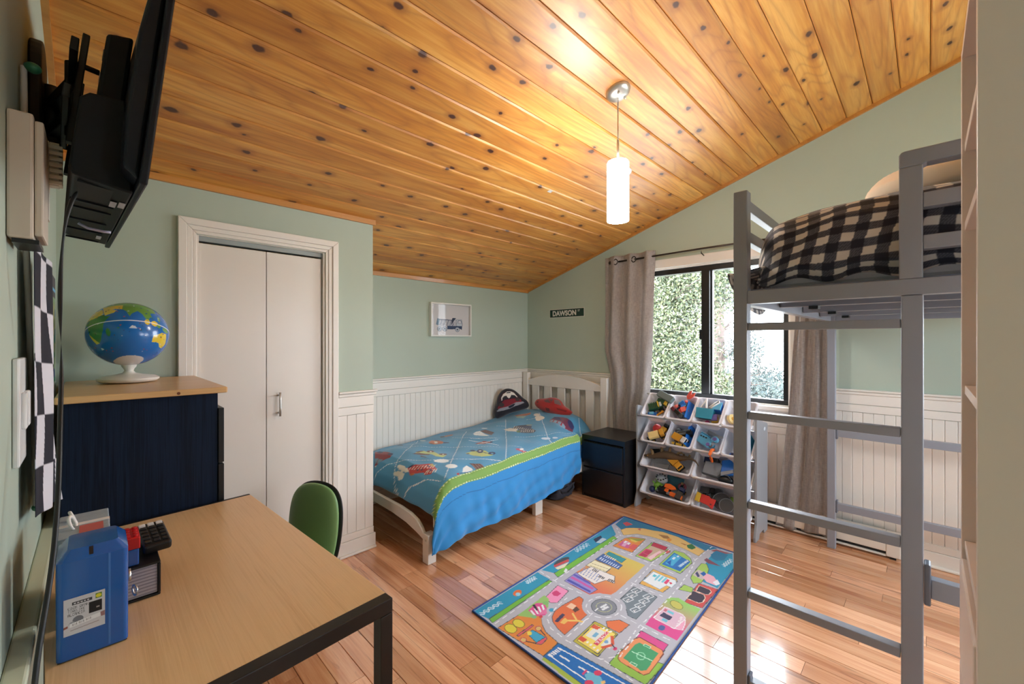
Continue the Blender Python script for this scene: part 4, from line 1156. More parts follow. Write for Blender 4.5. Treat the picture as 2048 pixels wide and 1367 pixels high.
QUILT_ART = [
    ('l',(240,244,246),0.0055,[(1.995,3.138),(1.723,2.822),(1.511,2.647),(1.456,2.579),(1.431,2.527),(1.42,2.454)],(0.016,0.006)),
    ('l',(240,244,246),0.0055,[(2.349,2.906),(1.951,2.523),(1.687,2.258),(1.525,2.102)],(0.016,0.006)),
    ('l',(240,244,246),0.004,[(1.698,2.909),(1.868,2.668),(2.047,2.438),(2.165,2.279)],(0.016,0.006)),
    ('l',(240,244,246),0.0055,[(1.434,2.811),(1.467,2.74),(1.514,2.645),(1.637,2.411),(1.761,2.299),(1.92,2.157),(1.978,2.084)],(0.016,0.006)),
    ('l',(240,244,246),0.0055,[(1.426,2.396),(1.434,2.385),(1.462,2.287),(1.5,2.179),(1.514,2.118)],(0.016,0.006)),
    ('l',(240,244,246),0.004,[(2.096,2.783),(2.187,2.604),(2.33,2.457)],(0.016,0.006)),
    ('l',(240,244,246),0.004,[(1.915,3.159),(1.959,3.119)],(0.016,0.006)),
    ('l',(240,244,246),0.0055,[(2.854,2.926),(2.459,2.52),(2.256,2.302),(2.011,2.063)],(0.016,0.006)),
    ('l',(240,244,246),0.0055,[(3.102,2.709),(2.95,2.534),(2.613,2.194),(2.5,2.039)],(0.016,0.006)),
    ('l',(240,244,246),0.0055,[(3.244,2.28),(3.06,2.092),(3.022,2.041)],(0.016,0.006)),
    ('l',(240,244,246),0.004,[(2.159,2.627),(2.313,2.46)],(0.016,0.006)),
    ('l',(240,244,246),0.004,[(2.22,2.248),(2.283,2.168)],(0.016,0.006)),
    ('l',(240,244,246),0.0055,[(1.833,2.229),(1.953,2.135),(1.984,2.08)],(0.016,0.006)),
    ('l',(240,244,246),0.004,[(2.44,2.398),(2.544,2.269),(2.626,2.211),(2.75,2.186),(2.857,2.107),(2.994,2.035)],(0.016,0.006)),
    ('l',(240,244,246),0.0055,[(2.602,2.789),(2.643,2.719)],(0.016,0.006)),
    ('l',(240,244,246),0.0055,[(2.893,2.684),(2.953,2.633)],(0.016,0.006)),
    ('l',(240,244,246),0.0055,[(2.409,2.071),(2.478,2.04)],(0.016,0.006)),
    ('p',(150,40,56),[(1.58,3.103),(1.588,2.986),(1.563,2.793),(1.528,2.764),(1.459,2.863)],None),
    ('p',(110,150,175),[(1.503,2.95),(1.506,2.896),(1.475,2.872),(1.47,2.887)],None),
    ('p',(110,150,175),[(1.503,2.886),(1.503,2.821),(1.473,2.833),(1.473,2.858)],None),
    ('p',(24,40,92),[(1.574,2.96),(1.566,2.951),(1.561,2.953),(1.555,2.965),(1.555,2.984),(1.555,3.005),(1.561,3.03),(1.569,3.051),(1.58,3.066),(1.588,3.068),(1.594,3.057),(1.594,3.036),(1.588,3.007),(1.583,2.98)],None),
    ('p',(24,40,92),[(1.563,2.791),(1.558,2.786),(1.552,2.783),(1.547,2.789),(1.541,2.801),(1.541,2.814),(1.544,2.829),(1.547,2.842),(1.552,2.848),(1.558,2.847),(1.563,2.839),(1.566,2.826),(1.569,2.812),(1.569,2.799)],None),
    ('p',(236,230,218),[(1.464,2.87),(1.467,2.839),(1.459,2.863)],None),
    ('p',(236,230,218),[(1.489,2.484),(1.481,2.484),(1.478,2.491),(1.475,2.511),(1.475,2.536),(1.478,2.562),(1.481,2.581),(1.489,2.597),(1.495,2.6),(1.5,2.591),(1.503,2.568),(1.503,2.543),(1.5,2.518),(1.495,2.498)],None),
    ('p',(236,230,218),[(1.467,2.462),(1.462,2.465),(1.459,2.477),(1.453,2.501),(1.453,2.529),(1.453,2.558),(1.456,2.581),(1.459,2.594),(1.464,2.589),(1.467,2.575),(1.47,2.549),(1.473,2.519),(1.473,2.492),(1.47,2.471)],None),
    ('p',(236,230,218),[(1.459,2.465),(1.453,2.464),(1.451,2.468),(1.448,2.475),(1.445,2.487),(1.445,2.501),(1.448,2.514),(1.451,2.522),(1.453,2.525),(1.456,2.522),(1.459,2.512),(1.462,2.498),(1.462,2.486),(1.462,2.473)],None),
    ('p',(236,230,218),[(1.495,2.446),(1.486,2.443),(1.481,2.442),(1.478,2.452),(1.475,2.468),(1.473,2.486),(1.473,2.502),(1.475,2.511),(1.481,2.511),(1.486,2.51),(1.492,2.503),(1.497,2.487),(1.497,2.475),(1.497,2.458)],None),
    ('p',(186,44,44),[(1.497,2.481),(1.528,2.469),(1.563,2.405),(1.61,2.35),(1.574,2.254),(1.519,2.239),(1.5,2.28),(1.511,2.306),(1.484,2.383),(1.473,2.403)],None),
    ('l',(236,230,218),0.006,[(1.492,2.453),(1.517,2.463)],None),
    ('l',(236,230,218),0.006,[(1.5,2.432),(1.528,2.439)],None),
    ('l',(236,230,218),0.006,[(1.508,2.411),(1.536,2.416)],None),
    ('l',(236,230,218),0.006,[(1.517,2.385),(1.544,2.393)],None),
    ('l',(236,230,218),0.006,[(1.525,2.36),(1.555,2.377)],None),
    ('l',(236,230,218),0.006,[(1.533,2.336),(1.569,2.36)],None),
    ('l',(236,230,218),0.006,[(1.541,2.315),(1.583,2.349)],None),
    ('l',(236,230,218),0.006,[(1.555,2.304),(1.599,2.336)],None),
    ('l',(236,230,218),0.006,[(1.569,2.294),(1.616,2.326)],None),
    ('l',(236,230,218),0.006,[(1.503,2.286),(1.536,2.294)],None),
    ('l',(236,230,218),0.006,[(1.511,2.271),(1.544,2.285)],None),
    ('l',(236,230,218),0.006,[(1.522,2.255),(1.558,2.277)],None),
    ('l',(236,230,218),0.006,[(1.53,2.24),(1.572,2.271)],None),
    ('l',(236,230,218),0.006,[(1.541,2.225),(1.585,2.263)],None),
    ('p',(24,40,92),[(1.503,2.482),(1.53,2.475),(1.533,2.456),(1.503,2.463)],None),
    ('p',(24,40,92),[(1.517,2.371),(1.514,2.369),(1.511,2.369),(1.511,2.371),(1.508,2.375),(1.508,2.382),(1.511,2.384),(1.511,2.388),(1.514,2.39),(1.517,2.39),(1.517,2.388),(1.519,2.383),(1.519,2.379),(1.517,2.375)],None),
    ('p',(24,40,92),[(1.525,2.335),(1.522,2.333),(1.519,2.333),(1.519,2.335),(1.517,2.339),(1.517,2.346),(1.519,2.348),(1.519,2.352),(1.522,2.354),(1.525,2.354),(1.525,2.352),(1.528,2.347),(1.528,2.343),(1.525,2.339)],None),
    ('p',(24,40,92),[(1.55,2.269),(1.547,2.264),(1.541,2.265),(1.539,2.267),(1.539,2.269),(1.539,2.273),(1.539,2.28),(1.539,2.284),(1.541,2.286),(1.544,2.289),(1.55,2.286),(1.552,2.282),(1.552,2.278),(1.552,2.274)],None),
    ('p',(196,104,48),[(1.478,2.416),(1.489,2.38),(1.481,2.367),(1.473,2.403)],None),
    ('p',(200,180,110),[(1.585,2.357),(1.61,2.35),(1.594,2.308),(1.58,2.307)],None),
    ('l',(24,40,92),0.008,[(1.572,2.358),(1.561,2.315)],None),
    ('p',(240,244,246),[(1.654,2.091),(1.712,2.157),(1.758,2.175),(1.758,2.12),(1.742,2.085)],None),
    ('l',(52,140,190),0.006,[(1.764,2.171),(1.758,2.12),(1.742,2.085)],None),
    ('p',(96,52,40),[(1.789,2.185),(1.838,2.13),(1.827,2.08),(1.758,2.08),(1.783,2.137)],None),
    ('l',(150,110,104),0.005,[(1.8,2.17),(1.767,2.082)],None),
    ('l',(150,110,104),0.005,[(1.813,2.152),(1.786,2.082)],None),
    ('l',(150,110,104),0.005,[(1.824,2.137),(1.805,2.081)],None),
    ('l',(150,110,104),0.005,[(1.835,2.119),(1.824,2.082)],None),
    ('l',(40,90,140),0.007,[(1.632,2.089),(1.739,2.074)],None),
    ('p',(186,44,44),[(1.627,2.087),(1.624,2.084),(1.618,2.082),(1.616,2.081),(1.61,2.084),(1.607,2.088),(1.61,2.09),(1.613,2.096),(1.618,2.101),(1.624,2.105),(1.629,2.104),(1.632,2.101),(1.632,2.095),(1.632,2.091)],None),
    ('p',(196,206,120),[(1.662,2.652),(1.742,2.666),(1.742,2.601),(1.772,2.571),(1.745,2.468),(1.778,2.426),(1.728,2.401),(1.703,2.45),(1.714,2.527),(1.659,2.604)],None),
    ('p',(96,52,40),[(1.635,2.645),(1.684,2.625),(1.714,2.527),(1.69,2.519),(1.659,2.57)],None),
    ('p',(96,52,40),[(1.651,2.556),(1.654,2.476),(1.646,2.489),(1.64,2.554)],None),
    ('p',(96,52,40),[(1.665,2.661),(1.725,2.673),(1.742,2.656),(1.676,2.637)],None),
    ('p',(96,52,40),[(1.783,2.586),(1.772,2.575),(1.758,2.571),(1.75,2.576),(1.742,2.586),(1.739,2.603),(1.742,2.618),(1.747,2.633),(1.758,2.643),(1.769,2.647),(1.78,2.643),(1.789,2.632),(1.791,2.617),(1.789,2.6)],None),
    ('p',(236,230,218),[(1.769,2.596),(1.764,2.59),(1.758,2.586),(1.756,2.586),(1.753,2.59),(1.753,2.595),(1.756,2.603),(1.758,2.609),(1.764,2.616),(1.769,2.62),(1.772,2.62),(1.775,2.615),(1.775,2.611),(1.772,2.603)],None),
    ('p',(96,52,40),[(1.8,2.45),(1.791,2.442),(1.778,2.44),(1.764,2.443),(1.753,2.449),(1.745,2.46),(1.745,2.47),(1.747,2.481),(1.758,2.489),(1.769,2.493),(1.783,2.493),(1.797,2.486),(1.805,2.475),(1.805,2.463)],None),
    ('p',(236,230,218),[(1.78,2.461),(1.778,2.457),(1.775,2.455),(1.769,2.453),(1.767,2.455),(1.767,2.459),(1.767,2.464),(1.769,2.468),(1.772,2.47),(1.778,2.474),(1.78,2.474),(1.783,2.472),(1.783,2.47),(1.783,2.466)],None),
    ('p',(196,104,48),[(1.893,2.824),(2.006,2.955),(1.992,2.81),(1.967,2.718),(1.937,2.701),(1.89,2.741),(1.876,2.784)],None),
    ('p',(236,230,218),[(1.959,2.844),(1.967,2.81),(1.923,2.742),(1.907,2.758)],None),
    ('p',(24,40,92),[(1.967,2.727),(1.995,2.687),(1.984,2.674),(1.948,2.697)],None),
    ('p',(96,52,40),[(1.885,2.813),(1.896,2.779),(1.89,2.737),(1.879,2.778)],None),
    ('p',(96,52,40),[(2.014,2.912),(2.011,2.846),(1.981,2.795),(1.986,2.863)],None),
    ('p',(196,104,48),[(2.187,3.01),(2.212,2.925),(2.154,2.855),(2.115,2.904)],None),
    ('p',(60,52,50),[(2.154,3.038),(2.179,3.0),(2.115,2.91),(2.113,2.97)],None),
    ('p',(150,60,60),[(2.107,2.51),(2.165,2.502),(2.19,2.5),(2.214,2.424),(2.192,2.415),(2.146,2.44)],None),
    ('l',(240,244,246),0.007,[(2.124,2.598),(2.165,2.487),(2.198,2.328)],None),
    ('l',(240,244,246),0.007,[(2.291,2.436),(2.201,2.453),(2.107,2.481)],None),
    ('p',(24,40,92),[(2.217,2.42),(2.212,2.415),(2.206,2.413),(2.201,2.413),(2.198,2.417),(2.195,2.424),(2.198,2.43),(2.203,2.436),(2.209,2.441),(2.214,2.443),(2.22,2.443),(2.223,2.439),(2.223,2.435),(2.223,2.426)],None),
    ('p',(196,206,120),[(1.904,2.367),(1.964,2.369),(2.019,2.318),(2.019,2.28),(2.0,2.223),(2.028,2.189),(1.981,2.184),(1.923,2.212),(1.901,2.295)],None),
    ('p',(24,40,92),[(1.989,2.359),(1.984,2.354),(1.975,2.354),(1.967,2.359),(1.962,2.367),(1.959,2.376),(1.959,2.386),(1.964,2.393),(1.97,2.397),(1.978,2.397),(1.986,2.395),(1.992,2.386),(1.995,2.378),(1.992,2.367)],None),
    ('p',(24,40,92),[(2.006,2.289),(1.992,2.278),(1.981,2.271),(1.97,2.276),(1.967,2.286),(1.967,2.303),(1.975,2.32),(1.986,2.337),(2.0,2.35),(2.014,2.355),(2.022,2.353),(2.028,2.34),(2.025,2.323),(2.017,2.304)],None),
    ('p',(236,230,218),[(2.003,2.308),(1.997,2.303),(1.995,2.303),(1.992,2.306),(1.989,2.31),(1.989,2.314),(1.992,2.32),(1.995,2.327),(2.0,2.329),(2.003,2.331),(2.006,2.329),(2.008,2.325),(2.008,2.318),(2.006,2.312)],None),
    ('p',(24,40,92),[(2.036,2.191),(2.028,2.187),(2.017,2.186),(2.006,2.189),(1.997,2.195),(1.989,2.205),(1.989,2.216),(1.995,2.225),(2.006,2.231),(2.014,2.233),(2.025,2.229),(2.036,2.221),(2.041,2.21),(2.041,2.199)],None),
    ('p',(120,170,200),[(2.022,2.199),(2.019,2.197),(2.014,2.197),(2.011,2.197),(2.008,2.199),(2.006,2.203),(2.006,2.206),(2.008,2.21),(2.011,2.212),(2.014,2.214),(2.019,2.212),(2.022,2.21),(2.025,2.206),(2.025,2.201)],None),
    ('p',(96,52,40),[(1.901,2.358),(1.923,2.348),(1.909,2.33),(1.893,2.344)],None),
    ('l',(24,40,92),0.008,[(1.975,2.352),(1.992,2.21)],None),
    ('p',(240,244,246),[(2.283,2.74),(2.354,2.786),(2.398,2.781),(2.313,2.564),(2.299,2.597),(2.247,2.679)],None),
    ('p',(96,52,40),[(2.398,2.781),(2.464,2.788),(2.429,2.63),(2.349,2.58)],None),
    ('l',(52,140,190),0.006,[(2.283,2.738),(2.349,2.725)],None),
    ('l',(52,140,190),0.006,[(2.264,2.665),(2.352,2.639)],None),
    ('p',(240,244,246),[(1.714,2.308),(1.701,2.3),(1.687,2.302),(1.67,2.311),(1.654,2.328),(1.643,2.346),(1.64,2.365),(1.643,2.379),(1.654,2.387),(1.673,2.389),(1.692,2.385),(1.709,2.37),(1.72,2.346),(1.72,2.325)],None),
    ('p',(240,244,246),[(1.679,2.351),(1.67,2.343),(1.659,2.341),(1.651,2.341),(1.643,2.35),(1.637,2.361),(1.637,2.372),(1.64,2.384),(1.648,2.387),(1.659,2.391),(1.67,2.389),(1.679,2.383),(1.684,2.372),(1.684,2.359)],None),
    ('p',(240,244,246),[(1.695,2.193),(1.681,2.185),(1.665,2.179),(1.648,2.181),(1.635,2.193),(1.629,2.211),(1.632,2.229),(1.637,2.248),(1.651,2.257),(1.665,2.261),(1.681,2.252),(1.692,2.239),(1.698,2.222),(1.701,2.208)],None),
    ('p',(190,205,215),[(2.014,3.038),(2.006,3.032),(2.0,3.036),(2.0,3.055),(2.0,3.078),(2.0,3.1),(2.003,3.115),(2.006,3.127),(2.014,3.132),(2.019,3.132),(2.028,3.121),(2.03,3.106),(2.03,3.083),(2.022,3.057)],None),
    ('p',(60,90,120),[(1.789,3.031),(1.775,3.01),(1.767,3.01),(1.767,3.029),(1.778,3.069),(1.789,3.109),(1.797,3.136),(1.802,3.151),(1.808,3.157),(1.816,3.157),(1.827,3.155),(1.833,3.145),(1.83,3.117),(1.811,3.073)],None),
    ('p',(240,244,246),[(2.516,2.812),(2.508,2.81),(2.503,2.814),(2.494,2.822),(2.489,2.835),(2.483,2.847),(2.486,2.86),(2.489,2.87),(2.497,2.875),(2.508,2.873),(2.516,2.864),(2.519,2.852),(2.522,2.835),(2.519,2.823)],None),
    ('p',(96,66,64),[(2.429,2.769),(2.445,2.782),(2.423,2.628),(2.36,2.589)],None),
    ('p',(236,230,218),[(2.558,2.648),(2.621,2.64),(2.64,2.555),(2.544,2.47),(2.527,2.559)],None),
    ('p',(30,34,66),[(2.618,2.608),(2.695,2.622),(2.775,2.579),(2.648,2.346),(2.596,2.328),(2.536,2.448),(2.626,2.534)],None),
    ('l',(236,230,218),0.0045,[(2.624,2.592),(2.687,2.636)],None),
    ('l',(236,230,218),0.0045,[(2.624,2.567),(2.69,2.611)],None),
    ('l',(236,230,218),0.0045,[(2.624,2.546),(2.69,2.588)],None),
    ('l',(236,230,218),0.0045,[(2.629,2.526),(2.692,2.566)],None),
    ('l',(236,230,218),0.0045,[(2.635,2.505),(2.695,2.543)],None),
    ('l',(236,230,218),0.0045,[(2.64,2.487),(2.695,2.52)],None),
    ('l',(236,230,218),0.0045,[(2.643,2.466),(2.695,2.493)],None),
    ('l',(236,230,218),0.0045,[(2.646,2.443),(2.69,2.464)],None),
    ('l',(236,230,218),0.0045,[(2.646,2.418),(2.684,2.435)],None),
    ('l',(236,230,218),0.0045,[(2.646,2.395),(2.679,2.405)],None),
    ('l',(236,230,218),0.0045,[(2.541,2.447),(2.604,2.489)],None),
    ('l',(236,230,218),0.0045,[(2.552,2.434),(2.615,2.479)],None),
    ('l',(236,230,218),0.0045,[(2.566,2.42),(2.626,2.465)],None),
    ('l',(236,230,218),0.0045,[(2.574,2.408),(2.637,2.451)],None),
    ('l',(236,230,218),0.0045,[(2.585,2.392),(2.643,2.437)],None),
    ('l',(236,230,218),0.0045,[(2.591,2.376),(2.648,2.418)],None),
    ('l',(236,230,218),0.0045,[(2.599,2.357),(2.654,2.4)],None),
    ('l',(236,230,218),0.0045,[(2.604,2.341),(2.659,2.384)],None),
    ('p',(34,52,92),[(2.684,2.53),(2.761,2.557),(2.761,2.495),(2.681,2.437)],None),
    ('p',(170,160,120),[(2.775,2.577),(2.805,2.536),(2.78,2.516),(2.758,2.555)],None),
    ('p',(100,130,80),[(2.566,2.502),(2.602,2.491),(2.549,2.439),(2.527,2.452)],None),
    ('p',(112,44,76),[(3.027,2.467),(3.066,2.473),(3.102,2.379),(3.085,2.2),(2.967,2.137),(2.926,2.144),(2.934,2.27),(2.948,2.408),(2.994,2.464)],None),
    ('p',(44,44,96),[(3.033,2.463),(3.063,2.469),(3.085,2.416),(3.03,2.318),(3.022,2.378)],None),
    ('p',(40,44,100),[(3.069,2.193),(3.055,2.185),(3.038,2.186),(3.03,2.196),(3.027,2.212),(3.036,2.233),(3.049,2.255),(3.066,2.271),(3.08,2.275),(3.091,2.269),(3.096,2.257),(3.096,2.238),(3.093,2.218),(3.085,2.202)],None),
    ('p',(120,168,196),[(3.003,2.46),(3.011,2.425),(2.945,2.383),(2.953,2.424)],(196,56,66)),
    ('p',(120,168,196),[(3.008,2.411),(3.008,2.362),(2.934,2.31),(2.95,2.367)],(196,56,66)),
    ('p',(120,168,196),[(3.003,2.346),(3.0,2.291),(2.934,2.253),(2.945,2.298)],(196,56,66)),
    ('p',(120,168,196),[(2.997,2.279),(2.986,2.224),(2.931,2.201),(2.945,2.245)],(196,56,66)),
    ('p',(120,168,196),[(2.983,2.208),(2.992,2.159),(2.937,2.133),(2.939,2.186)],(196,56,66)),
    ('p',(240,244,246),[(2.926,2.268),(2.931,2.245),(2.923,2.162),(2.907,2.176)],None),
    ('p',(236,230,218),[(3.049,2.65),(3.033,2.642),(3.016,2.64),(3.005,2.645),(3.0,2.655),(3.0,2.673),(3.008,2.692),(3.022,2.708),(3.041,2.72),(3.058,2.722),(3.069,2.717),(3.074,2.703),(3.071,2.687),(3.063,2.666)],None),
    ('p',(236,230,218),[(3.016,2.563),(2.997,2.553),(2.978,2.552),(2.959,2.56),(2.945,2.576),(2.942,2.599),(2.95,2.623),(2.964,2.643),(2.983,2.653),(3.003,2.655),(3.019,2.644),(3.033,2.626),(3.036,2.606),(3.03,2.581)],None),
    ('p',(236,230,218),[(2.959,2.56),(2.948,2.552),(2.934,2.55),(2.923,2.554),(2.917,2.562),(2.915,2.576),(2.92,2.589),(2.928,2.601),(2.939,2.609),(2.95,2.609),(2.961,2.603),(2.967,2.595),(2.97,2.582),(2.964,2.572)],None),
    ('p',(196,104,48),[(2.986,2.938),(3.016,2.879),(3.104,2.817),(3.038,2.762),(2.983,2.771),(2.937,2.853)],None),
    ('p',(150,180,170),[(2.928,2.867),(2.97,2.759),(2.907,2.739),(2.89,2.804)],None),
    ('l',(236,230,218),0.006,[(2.972,2.875),(2.986,2.861)],None),
    ('l',(236,230,218),0.006,[(2.992,2.859),(3.011,2.848)],None),
    ('l',(236,230,218),0.006,[(3.019,2.848),(3.036,2.84)],None),
    ('l',(236,230,218),0.006,[(3.044,2.838),(3.06,2.825)],None),
    ('l',(236,230,218),0.006,[(3.066,2.823),(3.077,2.807)],None),
    ('p',(40,76,150),[(2.764,2.064),(2.755,2.059),(2.739,2.059),(2.722,2.057),(2.706,2.06),(2.692,2.065),(2.687,2.07),(2.687,2.079),(2.698,2.082),(2.714,2.083),(2.731,2.083),(2.747,2.08),(2.761,2.074),(2.766,2.069)],None),
    ('p',(236,230,218),[(2.673,2.072),(2.739,2.044),(2.722,2.024),(2.679,2.031),(2.665,2.05)],None),
    ('p',(30,70,150),[(2.665,2.05),(2.692,2.046),(2.687,2.029),(2.673,2.032)],None),
    ('p',(186,44,44),[(2.703,2.047),(2.731,2.041),(2.714,2.033)],None),
    ('l',(24,40,92),0.005,[(2.676,2.092),(2.722,2.071)],None),
    ('p',(188,60,92),[(2.212,2.167),(2.245,2.161),(2.234,2.099),(2.242,2.085),(2.269,2.046),(2.239,2.04),(2.201,2.066),(2.203,2.109),(2.198,2.141)],None),
    ('p',(240,244,246),[(2.264,2.128),(2.256,2.121),(2.245,2.119),(2.236,2.118),(2.228,2.122),(2.225,2.129),(2.228,2.135),(2.234,2.144),(2.242,2.15),(2.253,2.153),(2.261,2.156),(2.269,2.15),(2.272,2.144),(2.269,2.135)],None),
    ('p',(240,244,246),[(2.234,2.093),(2.231,2.091),(2.228,2.088),(2.223,2.088),(2.223,2.088),(2.22,2.092),(2.223,2.095),(2.225,2.097),(2.228,2.101),(2.234,2.103),(2.236,2.104),(2.239,2.102),(2.239,2.099),(2.236,2.095)],None),
    ('p',(240,244,246),[(2.236,2.074),(2.234,2.074),(2.231,2.074),(2.228,2.071),(2.225,2.073),(2.225,2.073),(2.223,2.078),(2.225,2.078),(2.228,2.08),(2.231,2.08),(2.234,2.08),(2.236,2.08),(2.236,2.08),(2.236,2.078)],None),
    ('p',(240,244,246),[(2.245,2.061),(2.242,2.061),(2.239,2.061),(2.236,2.061),(2.236,2.059),(2.234,2.061),(2.234,2.063),(2.234,2.065),(2.236,2.065),(2.239,2.065),(2.242,2.066),(2.245,2.066),(2.245,2.066),(2.245,2.063)],None),
    ('p',(240,244,246),[(2.258,2.047),(2.256,2.047),(2.253,2.049),(2.25,2.049),(2.247,2.049),(2.245,2.051),(2.245,2.051),(2.245,2.053),(2.247,2.053),(2.25,2.053),(2.253,2.053),(2.256,2.051),(2.256,2.054),(2.258,2.05)],None),
    ('p',(205,222,240),[(2.599,2.147),(2.588,2.144),(2.577,2.148),(2.563,2.155),(2.549,2.167),(2.541,2.179),(2.538,2.189),(2.541,2.198),(2.552,2.203),(2.566,2.201),(2.58,2.194),(2.593,2.182),(2.602,2.168),(2.602,2.158)],None),
    ('p',(205,222,240),[(2.64,2.106),(2.632,2.102),(2.624,2.103),(2.615,2.109),(2.613,2.117),(2.61,2.127),(2.613,2.136),(2.618,2.142),(2.624,2.147),(2.632,2.145),(2.64,2.14),(2.646,2.132),(2.648,2.124),(2.646,2.115)],None),
    ('l',(120,150,190),0.004,[(2.401,2.296),(2.44,2.318),(2.464,2.291),(2.44,2.236),(2.415,2.191),(2.434,2.154),(2.481,2.156),(2.481,2.185),(2.434,2.192)],None),
    ('l',(120,150,190),0.004,[(2.396,2.287),(2.423,2.278),(2.404,2.229),(2.39,2.188)],None),
]

def art(base, ops):
    p = Paint(base)
    for o in ops:
        if o[0] == 'p':
            p.poly(o[2], o[1], o[3], 0.0035)
        elif o[0] == 'l':
            p.line(o[3], o[2], o[1], o[4])
        elif o[0] == 'g':
            p.grad(o[3], o[1], o[2], o[4][0], o[4][1])
        elif o[0] == 't':
            a, b_, c = (np.array(q) for q in o[2:5])
            n = 6 * len(o[1])
            p.text(o[1], a, (b_ - a) / n, (c - a) / 7, (244, 244, 246))
    return p

# ------------------------------------------------------------------ road map rug
rug = thing('play_rug', 'colourful road map play rug with blue edge on the wooden floor', 'rug', (2.05, 1.17, 0))
cA, cB, cC, cD = (np.array(v) for v in ((1.304, 1.568), (2.802, 1.606), (2.806, 0.792), (1.282, 0.742)))
u_ = np.linspace(0, 1, 560)[:, None, None]
v_ = np.linspace(0, 1, 300)[None, :, None]
XY = (cA * (1 - u_) + cB * u_) * (1 - v_) + (cD * (1 - u_) + cC * u_) * v_
P = np.concatenate([XY, np.full(XY.shape[:2] + (1,), 0.0045)], -1)
paint_mat('rug_print', rough=0.95, sheen=0.15, bump=0.5, bscale=700, mottle=0.16)
printed_grid('rug_pile', P, XY, art((186, 188, 200), RUG_ART), MATS['rug_print'], rug)
mat('rug_edge', (24, 66, 132), rough=0.7, bump=0.3)
mat('rug_back', (60, 60, 66), rough=0.9)
edge = [cA, cB, cC, cD, cA]
pth = []
for a, b_ in zip(edge[:-1], edge[1:]):
    for t in np.linspace(0, 1, 24)[:-1]:
        q = a * (1 - t) + b_ * t
        pth.append((q[0], q[1], 0.0042))
pth.append(pth[0])
MB().tube(pth, 0.0046, 6, caps=False).build('rug_binding', 'rug_edge', rug, smooth=True)
MB().prism([(*q, 0.0003) for q in (cA, cB, cC, cD)], (0, 0, 0.0035)).build('rug_backing', 'rug_back', rug)

# ------------------------------------------------------------------ small white bed
wb = mat('bed_white', (226, 222, 216), rough=0.38, vary=0.02)
bed = thing('single_bed', 'low white wooden single bed with slatted arched headboard', 'bed', (2.4, 2.6, 0))
bx(3.352, 3.405, 2.100, 2.170, 0, 0.973).build('bedpost', wb, bed, bevel=0.004)
bx(3.352, 3.405, 3.098, 3.164, 0, 0.973).build('bedpost', wb, bed, bevel=0.004)
ar = []
for k in range(25):
    t = k / 24
    ar.append((3.364, 2.168 + (3.10 - 2.168) * t, 0.888 + 0.082 * math.sin(math.pi * t) ** 0.8))
ar += [(3.364, 3.10, 0.838), (3.364, 2.168, 0.838)]
fix_normals(MB().prism(ar, (0.026, 0, 0)).build('headboard_rail', wb, bed, bevel=0.003))
for y0, y1 in ((2.953, 3.045), (2.779, 2.876), (2.601, 2.696), (2.428, 2.521), (2.255, 2.348)):
    bx(3.370, 3.384, y0, y1, 0.24, 0.84).build('headboard_slat', wb, bed, bevel=0.002)
bx(3.366, 3.388, 2.168, 3.10, 0.20, 0.27).build('lower_rail', wb, bed, bevel=0.003)
fb = [(1.388, 3.16, 0.258), (1.388, 2.40, 0.258), (1.388, 2.28, 0.248), (1.388, 2.20, 0.228), (1.388, 2.155, 0.196), (1.388, 2.128, 0.165), (1.388, 2.128, 0.135), (1.388, 2.20, 0.155), (1.388, 2.32, 0.178), (1.388, 2.50, 0.192), (1.388, 3.16, 0.198)]
fix_normals(MB().prism(fb, (0.024, 0, 0)).build('footboard', wb, bed, bevel=0.003))
foot = bx(1.388, 1.446, 2.076, 2.134, 0, 0.172).build('leg', wb, bed, bevel=0.003)
MB().tube([(1.3885, 2.10, 0.138), (1.386, 2.10, 0.138)], 0.006, 12).build('bolt', 'nickel', foot)
bx(1.388, 1.446, 3.10, 3.162, 0, 0.15).build('leg', wb, bed, bevel=0.003)
bx(2.350, 2.430, 2.086, 2.122, 0, 0.22).build('leg', wb, bed, bevel=0.003)
bx(2.350, 2.430, 3.10, 3.14, 0, 0.22).build('leg', wb, bed, bevel=0.003)
bx(1.446, 3.352, 2.098, 2.112, 0.195, 0.275).build('side_rail', wb, bed, bevel=0.003)
bx(1.446, 3.352, 3.13, 3.15, 0.195, 0.275).build('side_rail', wb, bed, bevel=0.003)
for k in range(12):
    xx = 1.50 + k * 0.158
    bx(xx, xx + 0.07, 2.113, 3.129, 0.236, 0.252).build('bed_slat', wb, bed)
tag(bx(1.50, 3.335, 2.158, 3.13, 0.253, 0.365).build('mattress', mat('mattress_white', (206, 206, 208), rough=0.8, bump=0.1), bevel=0.03, seg=3), 'pale mattress on the slats under the blue vehicle quilt', 'mattress')

quilt = thing('quilt', 'blue quilt printed with vehicles and clouds, green band, on the white bed', 'quilt', (2.4, 2.6, 0.5))
xs = np.linspace(1.424, 3.335, 430)
qm = quilt_qmin(xs)
tt = np.linspace(0, 1, 340)
QX = np.repeat(xs[:, None], 340, 1)
QQ = 3.165 + (qm[:, None] - 3.165) * tt[None, :]
px_, py_, pz_ = quilt_surface(QX, QQ)
P = np.stack([px_, py_, pz_], -1)
qp = Paint((70, 150, 196))
qp.ops = art((58, 132, 178), QUILT_ART).ops
qp.poly([(1.0, QE - 0.083), (4.0, QE - 0.083), (4.0, 1.3), (1.0, 1.3)], (36, 136, 206))
qp.poly([(1.0, QE - 0.020), (4.0, QE - 0.020), (4.0, QE - 0.083), (1.0, QE - 0.083)], (116, 158, 74))
qp.line([(1.36, QE - 0.026), (3.4, QE - 0.026)], 0.005, (226, 232, 190), (0.014, 0.008))
qp.line([(1.36, QE - 0.077), (3.4, QE - 0.077)], 0.005, (226, 232, 190), (0.014, 0.008))
